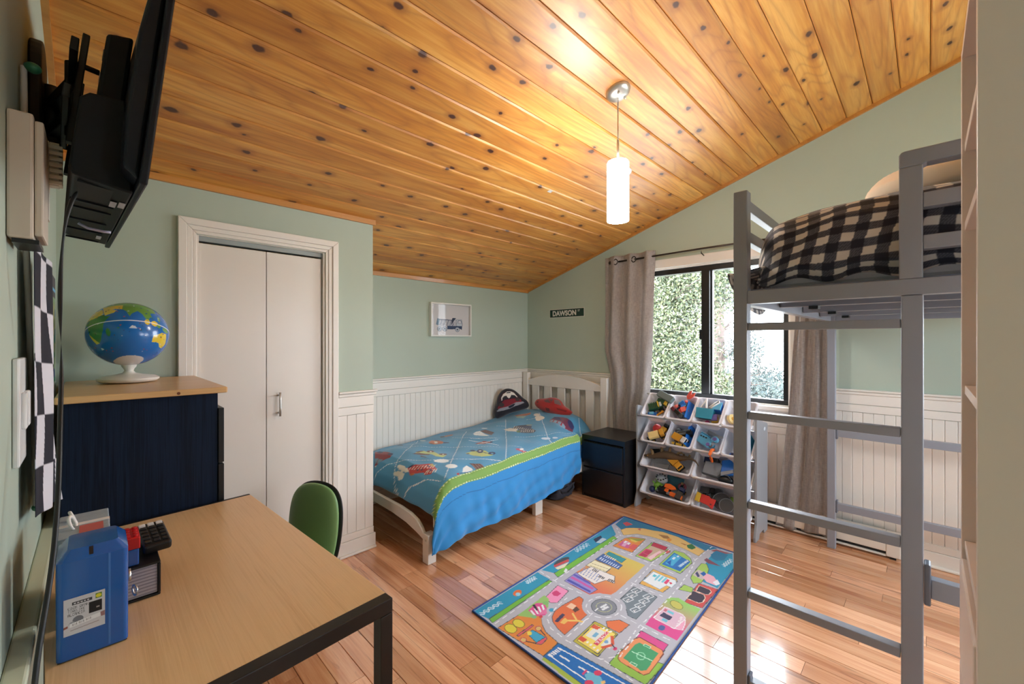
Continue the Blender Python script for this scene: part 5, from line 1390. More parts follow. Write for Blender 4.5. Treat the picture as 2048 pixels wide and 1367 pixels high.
qp.line([(1.36, QE - 0.15), (3.4, QE - 0.15)], 0.004, (20, 96, 160))
paint_mat('quilt_print', rough=0.75, sheen=0.25, bump=0.12, bscale=900, mottle=0.05)
printed_grid('quilt_cover', P, np.stack([QX, QQ], -1), qp, MATS['quilt_print'], quilt, thick=0.006)

# ------------------------------------------------------------------ puffed cushions with an outline of their own
def resample(pts, n):
    P_ = np.array(pts, float)
    P_ = np.vstack([P_, P_[:1]])
    # smooth closed curve
    for _ in range(2):
        Q = []
        for i in range(len(P_) - 1):
            Q += [0.75 * P_[i] + 0.25 * P_[i + 1], 0.25 * P_[i] + 0.75 * P_[i + 1]]
        P_ = np.array(Q + [Q[0]])
    s_ = np.r_[0, np.cumsum(np.hypot(*np.diff(P_, axis=0).T))]
    t_ = np.linspace(0, s_[-1], n, endpoint=False)
    return np.stack([np.interp(t_, s_, P_[:, 0]), np.interp(t_, s_, P_[:, 1])], -1)

def puff(name, outline, center, right, up, thick, paint, m, back=0.6):
    o_ = resample(outline, 200)
    c_ = o_.mean(0)
    right, up = Vector(right).normalized(), Vector(up).normalized()
    nrm_ = right.cross(up).normalized()
    S = np.concatenate([np.linspace(0, 1, 46), np.linspace(1, 0, 14)[1:]])
    side = np.concatenate([np.ones(46), -np.ones(13) * back])
    AB = c_ + (o_ - c_)[:, None, :] * S[None, :, None]
    dep = side * np.sqrt(np.clip(1 - S ** 2.4, 0, 1)) * thick
    base = np.array(center)
    P_ = base + AB[..., :1] * np.array(right) + AB[..., 1:] * np.array(up) + dep[None, :, None] * np.array(nrm_)
    return printed_grid(name, P_, AB, paint, m, closed=True)

paint_mat('plush_print', rough=0.9, sheen=0.4, bump=0.25, bscale=500, mottle=0.1)
kk = 4.35 / 834 / 11.38
def loc(pts, cx_, cy_, k):
    return [((a - cx_) * k, (cy_ - b_) * k) for a, b_ in pts]
C1 = lambda *p: loc(p, 600, 560, kk)
pt = Paint((26, 24, 36))
pt.poly(C1((300, 560), (330, 420), (420, 330), (530, 290), (660, 320), (760, 420), (780, 480), (660, 470), (440, 510)), (52, 26, 38))
pt.poly(C1((375, 520), (372, 450), (420, 370), (500, 318), (580, 308), (660, 340), (730, 430), (725, 445), (680, 400), (600, 385), (575, 440), (545, 466), (510, 440), (490, 405), (430, 420), (400, 460), (395, 505)), (222, 216, 210))
pt.poly(C1((410, 480), (425, 425), (485, 412), (505, 455), (440, 490)), (38, 40, 46)).poly(C1((580, 440), (600, 390), (670, 392), (690, 420), (680, 445), (600, 460)), (38, 40, 46)).poly(C1((490, 335), (580, 318), (582, 345), (500, 355)), (26, 22, 34))
pt.poly(C1((280, 690), (330, 600), (450, 500), (640, 470), (800, 480), (830, 540), (700, 560), (520, 640), (320, 700)), (122, 24, 40))
pt.ell(C1((375, 608))[0], 60 * kk, 48 * kk, (58, 46, 48)).ell(C1((735, 492))[0], 52 * kk, 34 * kk, (58, 46, 48))
pt.poly(C1((265, 745), (320, 690), (520, 640), (700, 550), (860, 535), (885, 560), (760, 610), (640, 650), (560, 690), (420, 730), (280, 758)), (142, 142, 152))
pt.poly(C1((530, 640), (640, 585), (685, 580), (640, 640), (560, 680), (525, 665)), (22, 26, 42))
cush = puff('car_cushion', C1((230, 910), (196, 800), (205, 680), (265, 580), (275, 470), (325, 350), (420, 262), (520, 234), (640, 258), (740, 328), (800, 390), (870, 460), (945, 505), (990, 580), (990, 645), (930, 690), (750, 745), (540, 795), (350, 890)),
            (3.03, 3.02, 0.682), (0.71, -0.71, 0.0), (0.10, 0.14, 0.98), 0.055, pt, MATS['plush_print'])
tag(cush, 'navy cushion shaped like the front of a car, leaning in the bed corner', 'cushion')
kk = 4.55 / 834 / 11.38
C2 = lambda *p: loc(p, 1490, 640, kk)
pt = Paint((168, 34, 30))
pt.poly(C2((1330, 560), (1400, 515), (1540, 500), (1530, 590), (1400, 585)), (96, 62, 60)).poly(C2((1560, 510), (1640, 500), (1700, 560), (1725, 600), (1600, 590)), (118, 96, 96))
pt.poly(C2((1400, 505), (1430, 498), (1560, 580), (1530, 592)), (150, 36, 36)).poly(C2((1130, 590), (1190, 580), (1200, 605), (1150, 612)), (48, 20, 22)).poly(C2((1400, 690), (1500, 700), (1510, 760), (1420, 760)), (90, 22, 22))
pt.line(C2((1190, 600), (1190, 700)), 0.003, (110, 40, 40)).poly(C2((1660, 665), (1880, 690), (1860, 720), (1690, 705)), (120, 24, 24))
red = puff('car_plush', C2((1040, 600), (1090, 530), (1200, 505), (1330, 490), (1430, 452), (1560, 456), (1660, 498), (1740, 590), (1860, 640), (1955, 690), (1950, 720), (1900, 770), (1820, 805), (1700, 820), (1500, 805), (1300, 775), (1120, 710), (1050, 650)),
           (3.185, 2.60, 0.672), (0.12, -0.99, -0.02), (0.28, 0.05, 0.96), 0.075, pt, MATS['plush_print'], back=0.5)
tag(red, 'red plush toy car cushion at the head of the blue quilt', 'cushion')

# ------------------------------------------------------------------ bedside chest
bk = wood('black_wood', 'y', [(0.3, (10, 11, 14)), (0.6, (17, 18, 22)), (0.8, (9, 10, 13))], tint=0, grain=30, rough=0.32, coat=0.1, perobj=False)
ns = thing('bedside_chest', 'small black two drawer chest between the white bed and toy rack', 'chest', (3.15, 1.89, 0))
bx(2.966, 3.352, 1.700, 2.080, 0.0, 0.470).build('carcass', mat('black_inside', (6, 6, 8), rough=0.7), ns)
bx(2.954, 3.356, 1.684, 2.094, 0.480, 0.522).build('top', bk, ns, bevel=0.002)
bx(2.957, 3.355, 1.684, 1.702, 0.0, 0.4795).build('side_panel', bk, ns, bevel=0.0015)
bx(2.957, 3.355, 2.076, 2.094, 0.0, 0.4795).build('side_panel', bk, ns, bevel=0.0015)
bx(2.950, 2.966, 1.704, 2.074, 0.262, 0.466).build('drawer', bk, ns, bevel=0.003)
bx(2.950, 2.966, 1.704, 2.074, 0.030, 0.250).build('drawer', bk, ns, bevel=0.003)

# soft bag pushed under the bed
def soft_box(x0, x1, y0, y1, z0, z1, seed, amp=0.012, n=9, pw=6):
    r_ = random.Random(seed)
    bm = bmesh.new()
    bmesh.ops.create_cube(bm, size=1.0)
    bmesh.ops.subdivide_edges(bm, edges=bm.edges[:], cuts=n, use_grid_fill=True)
    ph = [r_.random() * 6 for _ in range(6)]
    for v in bm.verts:
        p = v.co.copy()
        q = Vector((p.x * 2, p.y * 2, p.z * 2))
        ln = max(1e-6, (abs(q.x) ** pw + abs(q.y) ** pw + abs(q.z) ** pw) ** (1 / pw))
        q /= ln
        w = amp * (math.sin(9 * q.x + ph[0]) + math.sin(8 * q.y + 5 * q.z + ph[1]) + math.sin(11 * q.z + 4 * q.x + ph[2]))
        c = Vector(((x0 + x1) / 2, (y0 + y1) / 2, (z0 + z1) / 2))
        h = Vector(((x1 - x0) / 2, (y1 - y0) / 2, (z1 - z0) / 2))
        v.co = c + Vector((q.x * (h.x + w * 0.6), q.y * (h.y + w * 0.6), q.z * h.z + (w if q.z > -0.8 else 0)))
        v.co.z = max(v.co.z, z0)
    mb = MB()
    bm.verts.index_update()
    mb.add([v.co[:] for v in bm.verts], [[v.index for v in f.verts] for f in bm.faces])
    bm.free()
    return mb
bag = thing('storage_bag', 'dark grey soft storage bag on the floor under the bed', 'bag', (2.78, 2.28, 0))
soft_box(2.66, 2.915, 2.135, 2.44, 0.0, 0.155, 3).build('bag_body', mat('bag_fabric', (52, 52, 62), rough=0.85, vary=0.2, bump=0.2), bag, smooth=True)
MB().tube([(2.70, 2.135, 0.10), (2.72, 2.122, 0.07), (2.79, 2.118, 0.055), (2.86, 2.122, 0.075), (2.88, 2.135, 0.11)], 0.006, 8).build('bag_handle', mat('bag_strap', (34, 34, 40), rough=0.8), bag, smooth=True)

# ------------------------------------------------------------------ pendant lamp
LX, LY = 1.813, 1.072
lamp = thing('pendant_lamp', 'pendant lamp with white glass cylinder shade hanging from the pine ceiling', 'lamp', (LX, LY, ceil_z(LY)))
cn = Vector((0, -SL, -1)).normalized()
cm = cn.to_track_quat('Z', 'Y').to_matrix()
cc = Vector((LX, LY, ceil_z(LY)))
can = smooth_obj(MB().lathe([(0.060, 0.0), (0.060, 0.006), (0.055, 0.016), (0.042, 0.026), (0.022, 0.033), (0.006, 0.036), (0.001, 0.0362)], cc, 36, cm).build('canopy', 'nickel', lamp))
for s_ in (-1, 1):
    p = cc + cm @ Vector((0.030 * s_, 0.012, 0.032))
    MB().lathe([(0.006, -0.004), (0.007, 0.004), (0.004, 0.008), (0.001, 0.009)], p, 12, cm).build('cap_nut', 'nickel', can, smooth=True)
MB().tube([(LX, LY, ceil_z(LY) - 0.03), (LX, LY, 2.19)], 0.0032, 10).build('rod', 'nickel', lamp, smooth=True)
MB().tube([(LX, LY, 2.30), (LX, LY, 2.195)], 0.0058, 12).build('stem', 'nickel', lamp, smooth=True)
m, nt, b = node_mat('lit_glass')
b.inputs['Base Color'].default_value = (0.95, 0.92, 0.85, 1)
b.inputs['Roughness'].default_value = 0.25
b.inputs['Emission Color'].default_value = (1.0, 0.95, 0.87, 1)
b.inputs['Emission Strength'].default_value = 42.0
MATS['lit_glass'] = m
pr = [(0.006, 2.196), (0.040, 2.196), (0.049, 2.193), (0.0525, 2.184), (0.0525, 1.906), (0.0515, 1.904), (0.0495, 1.906), (0.0495, 2.18), (0.012, 2.185)]
smooth_obj(MB().lathe([(r_, z - 2.0) for r_, z in pr], (LX, LY, 2.0), 40).build('shade', 'lit_glass', lamp))

# ceiling bits
sd = thing('smoke_detector', 'flat white plate detector on the pine ceiling beside the pendant', 'detector', (2.45, 1.42, ceil_z(1.42)))
c0 = Vector((2.47, 1.43, ceil_z(1.43)))
smooth_obj(MB().lathe([(0.062, 0.0), (0.062, 0.008), (0.056, 0.012), (0.002, 0.013)], c0, 32, cm).build('plate', mat('detector_white', (214, 220, 224), rough=0.4), sd))
smooth_obj(MB().lathe([(0.030, 0.012), (0.028, 0.022), (0.002, 0.024)], c0, 24, cm).build('cover', 'detector_white', sd))
c1 = Vector((2.155, 1.785, ceil_z(1.785) - 0.0008))
tag(MB().obox(c1, 0.018, 0.012, 0.0005, cm).build('sticker', mat('sticker_grey', (206, 206, 206), rough=0.6)), 'tiny pale sticker stuck on a ceiling board', 'sticker')

# ------------------------------------------------------------------ curtains
m, nt, b = node_mat('linen')
geo = N(nt, 'ShaderNodeNewGeometry')
mp = N(nt, 'ShaderNodeVectorMath', operation='MULTIPLY')
mp.inputs[1].default_value = (260, 260, 26)
nt.links.new(geo.outputs['Position'], mp.inputs[0])
nz = N(nt, 'ShaderNodeTexNoise', i_Scale=1.0, i_Detail=2.0)
nt.links.new(mp.outputs[0], nz.inputs['Vector'])
mp2 = N(nt, 'ShaderNodeVectorMath', operation='MULTIPLY')
mp2.inputs[1].default_value = (40, 40, 420)
nt.links.new(geo.outputs['Position'], mp2.inputs[0])
nz2 = N(nt, 'ShaderNodeTexNoise', i_Scale=1.0, i_Detail=2.0)
nt.links.new(mp2.outputs[0], nz2.inputs['Vector'])
fac = mathn(nt, 'MULTIPLY', mathn(nt, 'ADD', nz.outputs['Fac'], nz2.outputs['Fac']), 0.5)
colr = ramp(nt, fac, [(0.36, (154, 148, 146)), (0.5, (172, 166, 163)), (0.64, (188, 182, 178))])
nt.links.new(colr, b.inputs['Base Color'])
b.inputs['Roughness'].default_value = 0.9
tl = N(nt, 'ShaderNodeBsdfTranslucent')
nt.links.new(colr, tl.inputs[0])
ms = N(nt, 'ShaderNodeMixShader', i_0=0.22)
nt.links.new(b.outputs[0], ms.inputs[1])
nt.links.new(tl.outputs[0], ms.inputs[2])
nt.links.new(ms.outputs[0], nt.nodes['Material Output'].inputs[0])
MATS['linen'] = m
RODX, RODZ = 3.388, 2.040
def curtain(label, edge_l, edge_r, zt, zb, folds, seed, amp=0.030):
    r_ = random.Random(seed)
    root = thing('curtain', label, 'curtain', (RODX, (edge_l(zt) + edge_r(zt)) / 2, zb), 'linen curtains')
    nu, nv = 150, 90
    ph = r_.random() * 6
    Pn = []
    for i in range(nu):
        t = i / (nu - 1)
        row = []
        for j in range(nv):
            s_ = j / (nv - 1)
            z = zt + (zb - zt) * s_
            w = math.sin(2 * math.pi * folds * t + 0.6) * (1 - 0.25 * s_) + 0.35 * s_ * math.sin(2 * math.pi * folds * 0.5 * t + ph + 2.0 * s_)
            y_ = edge_l(z) + (edge_r(z) - edge_l(z)) * (t + 0.02 * s_ * math.sin(9 * t + 3 * s_ + ph))
            row.append((RODX + amp * w * 0.82 + 0.003 * math.sin(40 * t + 11 * s_), y_, z + (0.010 * math.sin(7 * t + ph) if j == nv - 1 else 0)))
        Pn.append(row)
    MB().grid(Pn).build('curtain_panel', 'linen', root, smooth=True, thick=0.0016)
    return root
def lerp_pts(pts):
    zs = [p[0] for p in pts][::-1]
    ys = [p[1] for p in pts][::-1]
    return lambda z: float(np.interp(z, zs, ys))
cl = curtain('grey beige grommet curtain hanging left of the window above the black chest', lerp_pts([(2.10, 2.146), (1.23, 2.150), (1.02, 2.092), (0.54, 2.06), (0.05, 2.05)]), lerp_pts([(2.10, 1.650), (1.3, 1.668), (0.89, 1.692), (0.7, 1.73), (0.55, 1.74), (0.05, 1.75)]), 2.093, 0.05, 3.0, 4)
cr = curtain('grey beige curtain right of the window reaching the floor behind the loft bed', lerp_pts([(2.10, 0.648), (1.458, 0.640), (0.85, 0.675), (0.4, 0.715), (0.02, 0.752)]), lerp_pts([(2.10, 0.468), (1.2, 0.460), (0.4, 0.452), (0.02, 0.455)]), 2.093, 0.028, 2.5, 9, 0.024)
def ring(c, r_, t_, axis):
    """torus"""
    a = Vector(axis).normalized()
    u1 = a.orthogonal().normalized()
    u2 = a.cross(u1)
    c = Vector(c)
    pts = [c + (u1 * math.cos(q) + u2 * math.sin(q)) * r_ for q in [2 * math.pi * k / 24 for k in range(25)]]
    return MB().tube(pts, t_, 8, caps=False)
dk = mat('rod_bronze', (74, 66, 60), rough=0.35, metal=1.0)
for y_ in (2.013, 1.832):
    ring((RODX - 0.026, y_, 2.036), 0.024, 0.0042, (-1, 0.25, 0)).build('grommet', dk, cl, smooth=True)
rod = thing('curtain_rod', 'thin bronze curtain rod above the window', 'curtain rod', (RODX, 1.2, RODZ))
MB().tube([(RODX, 2.07, RODZ), (RODX, 1.4, RODZ + 0.004), (RODX, 1.26, RODZ + 0.005), (RODX, 0.38, RODZ)], 0.0075, 12).build('rod_tube', dk, rod, smooth=True)
MB().ball((RODX, 2.085, RODZ), 0.016).build('finial', dk, rod, smooth=True)
for y_ in (1.262, 2.055, 0.40):
    MB().tube([(XB, y_, RODZ - 0.045), (RODX, y_, RODZ - 0.03), (RODX, y_, RODZ - 0.006)], 0.0045, 8).build('bracket', dk, rod, smooth=True)

# ------------------------------------------------------------------ baseboard heater
ht = thing('baseboard_heater', 'white electric baseboard heater under the loft bed wall', 'heater', (3.41, 0.55, 0.0))
hw = mat('heater_white', (222, 216, 206), rough=0.35)
hd = mat('heater_dark', (22, 22, 24), rough=0.6)
bx(3.402, 3.424, 0.176, 0.99, 0.022, 0.160).build('housing', hd, ht)
bx(3.388, 3.4015, 0.176, 0.99, 0.043, 0.128).build('front_panel', hw, ht, bevel=0.003)
bx(3.386, 3.424, 0.110, 0.176, 0.016, 0.165).build('end_cap', hw, ht, bevel=0.004)
bx(3.388, 3.424, 0.176, 0.99, 0.148, 0.165).build('top_lip', hw, ht, bevel=0.003)
bx(3.386, 3.424, 0.176, 0.99, 0.014, 0.024).build('bottom_lip', hw, ht, bevel=0.002)
for y_ in (0.13, 0.95):
    bx(3.400, 3.420, y_, y_ + 0.03, 0.0, 0.016).build('foot', hd, ht)

# ------------------------------------------------------------------ framed truck picture
fr = thing('picture_frame', 'white box frame with a blue dump truck drawing above the bed', 'picture', (2.375, YA, 1.36))
fw = mat('frame_white', (222, 222, 216), rough=0.4)
fx0_, fx1_, fz0, fz1 = 2.142, 2.610, 1.358, 1.668
for (a, b_, c, d) in ((fx0_, fx1_, fz1 - 0.014, fz1), (fx0_, fx1_, fz0, fz0 + 0.014), (fx0_, fx0_ + 0.014, fz0 + 0.014, fz1 - 0.014), (fx1_ - 0.014, fx1_, fz0 + 0.014, fz1 - 0.014)):
    bx(a, b_, YA - 0.038, YA - 0.001, c, d).build('frame_bar', fw, fr, bevel=0.002)
pt = Paint((206, 204, 204))
TK = lambda *p: [((a - 110) / 1290.0, (b_ - 90) / 1120.0) for a, b_ in p]
NVY, GRY = (46, 66, 96), (150, 160, 174)
pt.poly(TK((320, 590), (410, 640), (800, 650), (830, 570), (950, 570), (940, 640), (960, 880), (400, 890), (280, 830)), (178, 180, 186))
pt.poly(TK((320, 590), (400, 640), (360, 860), (270, 830)), (120, 146, 164)).line(TK((400, 640), (810, 655)), 0.022, NVY)
for a in (470, 580, 690, 790):
    pt.line(TK((a, 660), (a - 60, 860)), 0.012, (70, 88, 112))
pt.poly(TK((800, 640), (820, 570), (940, 570), (900, 640), (860, 860), (780, 860)), (44, 58, 80)).line(TK((900, 650), (790, 870)), 0.02, (196, 196, 204)).line(TK((920, 660), (850, 870)), 0.016, (196, 196, 204))
pt.poly(TK((950, 650), (980, 620), (1140, 620), (1160, 700), (1165, 870), (1100, 900), (960, 860)), (184, 192, 200), NVY, 0.008).poly(TK((1020, 660), (1120, 660), (1140, 760), (1010, 760)), (206, 206, 210), NVY, 0.012)
pt.poly(TK((640, 870), (1160, 870), (1150, 1010), (1060, 960), (900, 990), (650, 1000)), NVY)
for a, b_ in ((390, 985), (560, 985), (990, 1000)):
    pt.ell(TK((a, b_))[0], 0.062, 0.082, (84, 100, 124)).ell(TK((a, b_))[0], 0.053, 0.070, (172, 182, 192)).ell(TK((a, b_))[0], 0.018, 0.024, (30, 44, 70))
uu, vv = np.meshgrid(np.linspace(0, 1, 200), np.linspace(0, 1, 140), indexing='ij')
P = np.stack([fx0_ + 0.014 + uu * (fx1_ - fx0_ - 0.028), np.full_like(uu, YA - 0.012), fz1 - 0.014 - vv * (fz1 - fz0 - 0.028)], -1)
paint_mat('paper_print', rough=0.8, mottle=0.02)
printed_grid('drawing', P, np.stack([uu, vv], -1), pt, MATS['paper_print'], fr)
bx(fx0_ + 0.013, fx1_ - 0.013, YA - 0.034, YA - 0.032, fz0 + 0.013, fz1 - 0.013).build('glazing', 'window_glass', fr)
bx(fx0_ + 0.004, fx1_ - 0.004, YA - 0.010, YA - 0.0005, fz0 + 0.004, fz1 - 0.004).build('backing', fw, fr)

# ------------------------------------------------------------------ street sign
def text_mesh(name, body, width, height, depth, m, org, right, up, parent, bold=0.0):
    cu = bpy.data.curves.new(name, 'FONT')
    cu.body = body
    cu.size = 1.0
    cu.offset = bold
    cu.resolution_u = 4
    o = bpy.data.objects.new(name, cu)
    COL.objects.link(o)
    dg = bpy.context.evaluated_depsgraph_get()
    me = bpy.data.meshes.new_from_object(o.evaluated_get(dg))
    bpy.data.objects.remove(o, do_unlink=True)
    me.name = name
    co = np.array([v.co[:] for v in me.vertices])
    lo, hi = co.min(0), co.max(0)
    right, up = Vector(right).normalized(), Vector(up).normalized()
    nn = right.cross(up)
    for v in me.vertices:
        a = (v.co.x - lo[0]) / (hi[0] - lo[0]) * width
        b_ = (v.co.y - lo[1]) / (hi[1] - lo[1]) * height
        v.co = Vector(org) + right * a + up * b_ + nn * depth
    me.materials.clear()
    me.materials.append(m)
    q = bpy.data.objects.new(name, me)
    COL.objects.link(q)
    attach(q, parent)
    return q
sg = thing('street_sign', 'small dark green street name sign reading DAWSON ST on the green wall', 'sign', (XB, 2.64, 1.56))
sr, su = Vector((0, -0.9999, 0.006)), Vector((0, 0.006, 0.9999))
so = Vector((XB - 0.0005, 2.865, 1.5585))
MB().prism([so, so + sr * 0.445, so + sr * 0.445 + su * 0.090, so + su * 0.090], (-0.0035, 0, 0)).build('sign_border', mat('sign_white', (214, 214, 206), rough=0.4), sg)
s2 = so + sr * 0.005 + su * 0.005 + Vector((-0.0036, 0, 0))
MB().prism([s2, s2 + sr * 0.435, s2 + sr * 0.435 + su * 0.080, s2 + su * 0.080], (-0.0008, 0, 0)).build('sign_face', mat('sign_green', (16, 52, 42), rough=0.35), sg)
text_mesh('sign_name', 'DAWSON', 0.305, 0.056, 0.0048, MATS['sign_white'], so + sr * 0.042 + su * 0.017, sr, su, sg, 0.04)
text_mesh('sign_suffix', 'ST', 0.028, 0.020, 0.0048, MATS['sign_white'], so + sr * 0.366 + su * 0.053, sr, su, sg, 0.02)

# ------------------------------------------------------------------ loft bed
lb = mat('bunk_grey', (138, 143, 154), rough=0.32, vary=0.04)
BX = 1.55
loft = thing('loft_bed', 'tall grey painted loft bed with ladder rungs in front of the window', 'bed', (2.4, 0.0, 0))
bx(BX, BX + 0.043, 0.428, 0.471, 0, 1.827).build('post', lb, loft, bevel=0.003)
bx(BX, BX + 0.043, 0.006, 0.050, 0, 1.442).build('post', lb, loft, bevel=0.003)
for (x0, y0) in ((3.310, 0.410),):
    bx(x0, x0 + 0.043, y0, y0 + 0.043, 0, 1.827).build('post', lb, loft, bevel=0.003)
bx(3.310, 3.353, -0.405, -0.362, 0, 1.827).build('post', lb, loft, bevel=0.003)
bx(BX, BX + 0.043, -0.405, -0.362, 0, 1.442).build('post', lb, loft, bevel=0.003)
bx(BX - 0.002, BX + 0.041, -0.405, 0.427, 1.443, 1.486).build('bed_rail', lb, loft, bevel=0.002)
bx(3.312, 3.351, -0.361, 0.409, 1.443, 1.486).build('bed_rail', lb, loft, bevel=0.002)
bx(BX + 0.044, 3.309, 0.432, 0.468, 1.443, 1.486).build('bed_rail', lb, loft, bevel=0.002)
bx(BX + 0.044, 3.309, -0.402, -0.366, 1.443, 1.486).build('bed_rail', lb, loft, bevel=0.002)
for zt in (1.379, 1.0805, 0.7795, 0.4785, 0.1775):
    bx(BX + 0.004, BX + 0.036, 0.051, 0.427, zt - 0.025, zt).build('ladder_rung', lb, loft, bevel=0.002)
# looped guard beside the ladder
gp = bx(BX - 0.004, BX + 0.039, 0.007, 0.054, 1.4865, 1.787).build('guard_post', lb, loft, bevel=0.003)
fix_normals(MB().prism([(BX - 0.004, 0.054, 1.7865), (BX - 0.004, 0.054, 1.822), (BX - 0.004, 0.049, 1.829), (BX - 0.004, 0.042, 1.831), (BX - 0.004, -0.405, 1.831), (BX - 0.004, -0.405, 1.790), (BX - 0.004, 0.0, 1.790), (BX - 0.004, 0.005, 1.788), (BX - 0.004, 0.008, 1.7865)], (0.043, 0, 0)).build('guard_top', lb, loft, bevel=0.003))
bx(BX - 0.001, BX + 0.036, -0.361, 0.0065, 1.673, 1.712).build('guard_bar', lb, loft, bevel=0.002)
bx(BX - 0.001, BX + 0.036, -0.361, 0.0065, 1.562, 1.599).build('guard_bar', lb, loft, bevel=0.002)
bx(BX - 0.004, BX + 0.039, -0.405, -0.362, 1.4865, 1.789).build('guard_post', lb, loft, bevel=0.003)
# side guard along the window side
bx(BX + 0.044, 3.309, 0.436, 0.464, 1.768, 1.806).build('guard_bar', lb, loft, bevel=0.002)
bx(BX + 0.044, 3.309, 0.436, 0.464, 1.662, 1.698).build('guard_bar', lb, loft, bevel=0.002)
# rails at the wall end and near end with their bolt brackets
for z0, z1 in ((0.713, 0.756), (0.2475, 0.292)):
    bx(3.316, 3.347, -0.361, 0.402, z0, z1).build('end_rail', lb, loft, bevel=0.002)
    bx(3.312, 3.351, 0.399, 0.4095, z0 - 0.016, z1 + 0.016).build('bracket', mat('bracket_grey', (96, 102, 114), rough=0.35), loft, bevel=0.003)
bx(BX + 0.006, BX + 0.037, -0.361, -0.008, 0.640, 0.690).build('end_rail', lb, loft, bevel=0.002)
bx(BX - 0.004, BX + 0.040, -0.008, 0.0055, 0.622, 0.730).build('bracket', 'bracket_grey', loft, bevel=0.004)
bx(BX + 0.003, BX + 0.036, 0.419, 0.4275, 0.118, 0.196).build('bracket', 'bracket_grey', loft, bevel=0.004)
sl_m = mat('slat_grey', (112, 120, 138), rough=0.4)
for k in range(32):
    xx = BX + 0.052 + k * 0.0543
    bx(xx, xx + 0.046, -0.364, 0.430, 1.4865, 1.496).build('bed_slat', sl_m, loft)
for xx in (2.0, 2.45, 2.9):
    bx(xx, xx + 0.03, -0.364, 0.430, 1.456, 1.486).build('cross_bar', lb, loft, bevel=0.002)
    for yy in (0.30, 0.02):
        bx(xx - 0.012, xx + 0.042, yy, yy + 0.03, 1.444, 1.456).build('clip', 'black_frame', loft)

tag(bx(1.665, 3.30, -0.355, 0.40, 1.497, 1.58).build('mattress', 'mattress_white', bevel=0.03, seg=3), 'pale mattress up on the grey loft bed', 'mattress')

# gingham comforter
def ging(X, Y):
    c = 0.0315
    a = (np.floor(X / c) % 2).astype(int)
    b_ = (np.floor(Y / c) % 2).astype(int)
    tw = ((X + Y) / 0.0062 % 1) < 0.4
    out = np.empty((X.size, 3))
    out[:] = lin((206, 200, 194))
    one = (a + b_) == 1
    out[one] = lin((58, 60, 72))
    out[one & tw] = lin((88, 88, 98))
    out[(a + b_) == 2] = lin((18, 22, 40))
    return out
paint_mat('gingham', rough=0.85, sheen=0.25, bump=0.2, bscale=700, mottle=0.05)
cf = thing('gingham_comforter', 'black and white gingham comforter heaped on the loft bed', 'comforter', (2.2, 0.0, 1.6))
na, nb = 250, 340
A_ = np.linspace(0, 1, na)[:, None] * np.ones((1, nb))
B_ = np.linspace(0, 1, nb)[None, :] * np.ones((na, 1))
Yc = 0.424 - 0.79 * A_
prof_s = np.array([0, 0.06, 0.13, 0.20, 0.27, 0.34, 0.45, 0.7, 1.0]) * 1.35
prof_x = np.array([1.640, 1.606, 1.600, 1.608, 1.640, 1.710, 1.84, 2.09, 2.40])
prof_z = np.array([1.505, 1.545, 1.625, 1.690, 1.732, 1.757, 1.770, 1.772, 1.755])
sB = B_ * 1.35
def sst(a, b_, t):
    t = np.clip((t - a) / (b_ - a), 0, 1)
    return t * t * (3 - 2 * t)
g = 0.86 + 0.14 * sst(0.42, 0.10, Yc)
g = g * (0.25 + 0.75 * np.sqrt(np.clip(1 - (1 - np.clip((0.424 - Yc) / 0.075, 0, 1)) ** 2, 0, 1)))
xx = np.interp(sB, prof_s, prof_x)
zz = np.interp(sB, prof_s, prof_z)
zc_ = 1.522 + (zz - 1.505) * g
xc_ = xx + 0.055 * (1 - np.clip((0.424 - Yc) / 0.10, 0, 1)) ** 2
low = np.clip(1 - sB / 0.16, 0, 1)
zc_ = zc_ + 0.006 * np.sin(26 * Yc + 9 * sB) * np.sin(8 * sB) + low * 0.010 * np.sin(38 * Yc + 3) - 0.006
xc_ = xc_ + 0.007 * np.sin(31 * Yc + 20 * sB) * low + 0.004 * np.sin(17 * Yc - 12 * sB)
Yd = Yc + 0.010 * np.sin(14 * sB + 5 * Yc)
printed_grid('comforter_top', np.stack([xc_, Yd, zc_], -1), np.stack([Yc + 0.05 * sB + 5, sB + 0.22 * np.clip(Yc - 0.1, 0, 1) ** 1.5 + 5], -1), ging, MATS['gingham'], cf, thick=0.006)
# corner of it hanging out over the side rail
na, nb = 90, 70
A_ = np.linspace(0, 1, na)[:, None] * np.ones((1, nb))
B_ = np.linspace(0, 1, nb)[None, :] * np.ones((na, 1))
xo = 1.62 + 0.62 * A_
drop = 0.135 * np.sin(np.pi * np.clip(A_ * 1.04, 0, 1)) ** 0.6
zo = np.where(B_ < 0.3, 1.575 - 0.05 * B_, 1.560 - (B_ - 0.3) / 0.7 * drop)
yo = np.where(B_ < 0.3, 0.395 + 0.085 * B_ / 0.3, 0.480 + (0.022 + 0.012 * np.sin(9 * A_ + 1)) * np.sin(np.pi * np.clip((B_ - 0.3) / 0.7, 0, 1) * 0.8))
printed_grid('comforter_corner', np.stack([xo, yo, zo], -1), np.stack([xo + 5, B_ * 0.25 + 5], -1), ging, MATS['gingham'], cf, thick=0.005)

pw = thing('pillow', 'cream pillow on the gingham comforter at the far end of the guard rail', 'pillow', (2.1, -0.13, 1.76))
soft_box(1.82, 2.36, -0.35, 0.17, 1.756, 1.925, 21, 0.003, 18, 2.2).build('pillow_body', mat('cream_cloth', (222, 206, 184), rough=0.85, sheen=0.2, bump=0.1), pw, smooth=True)

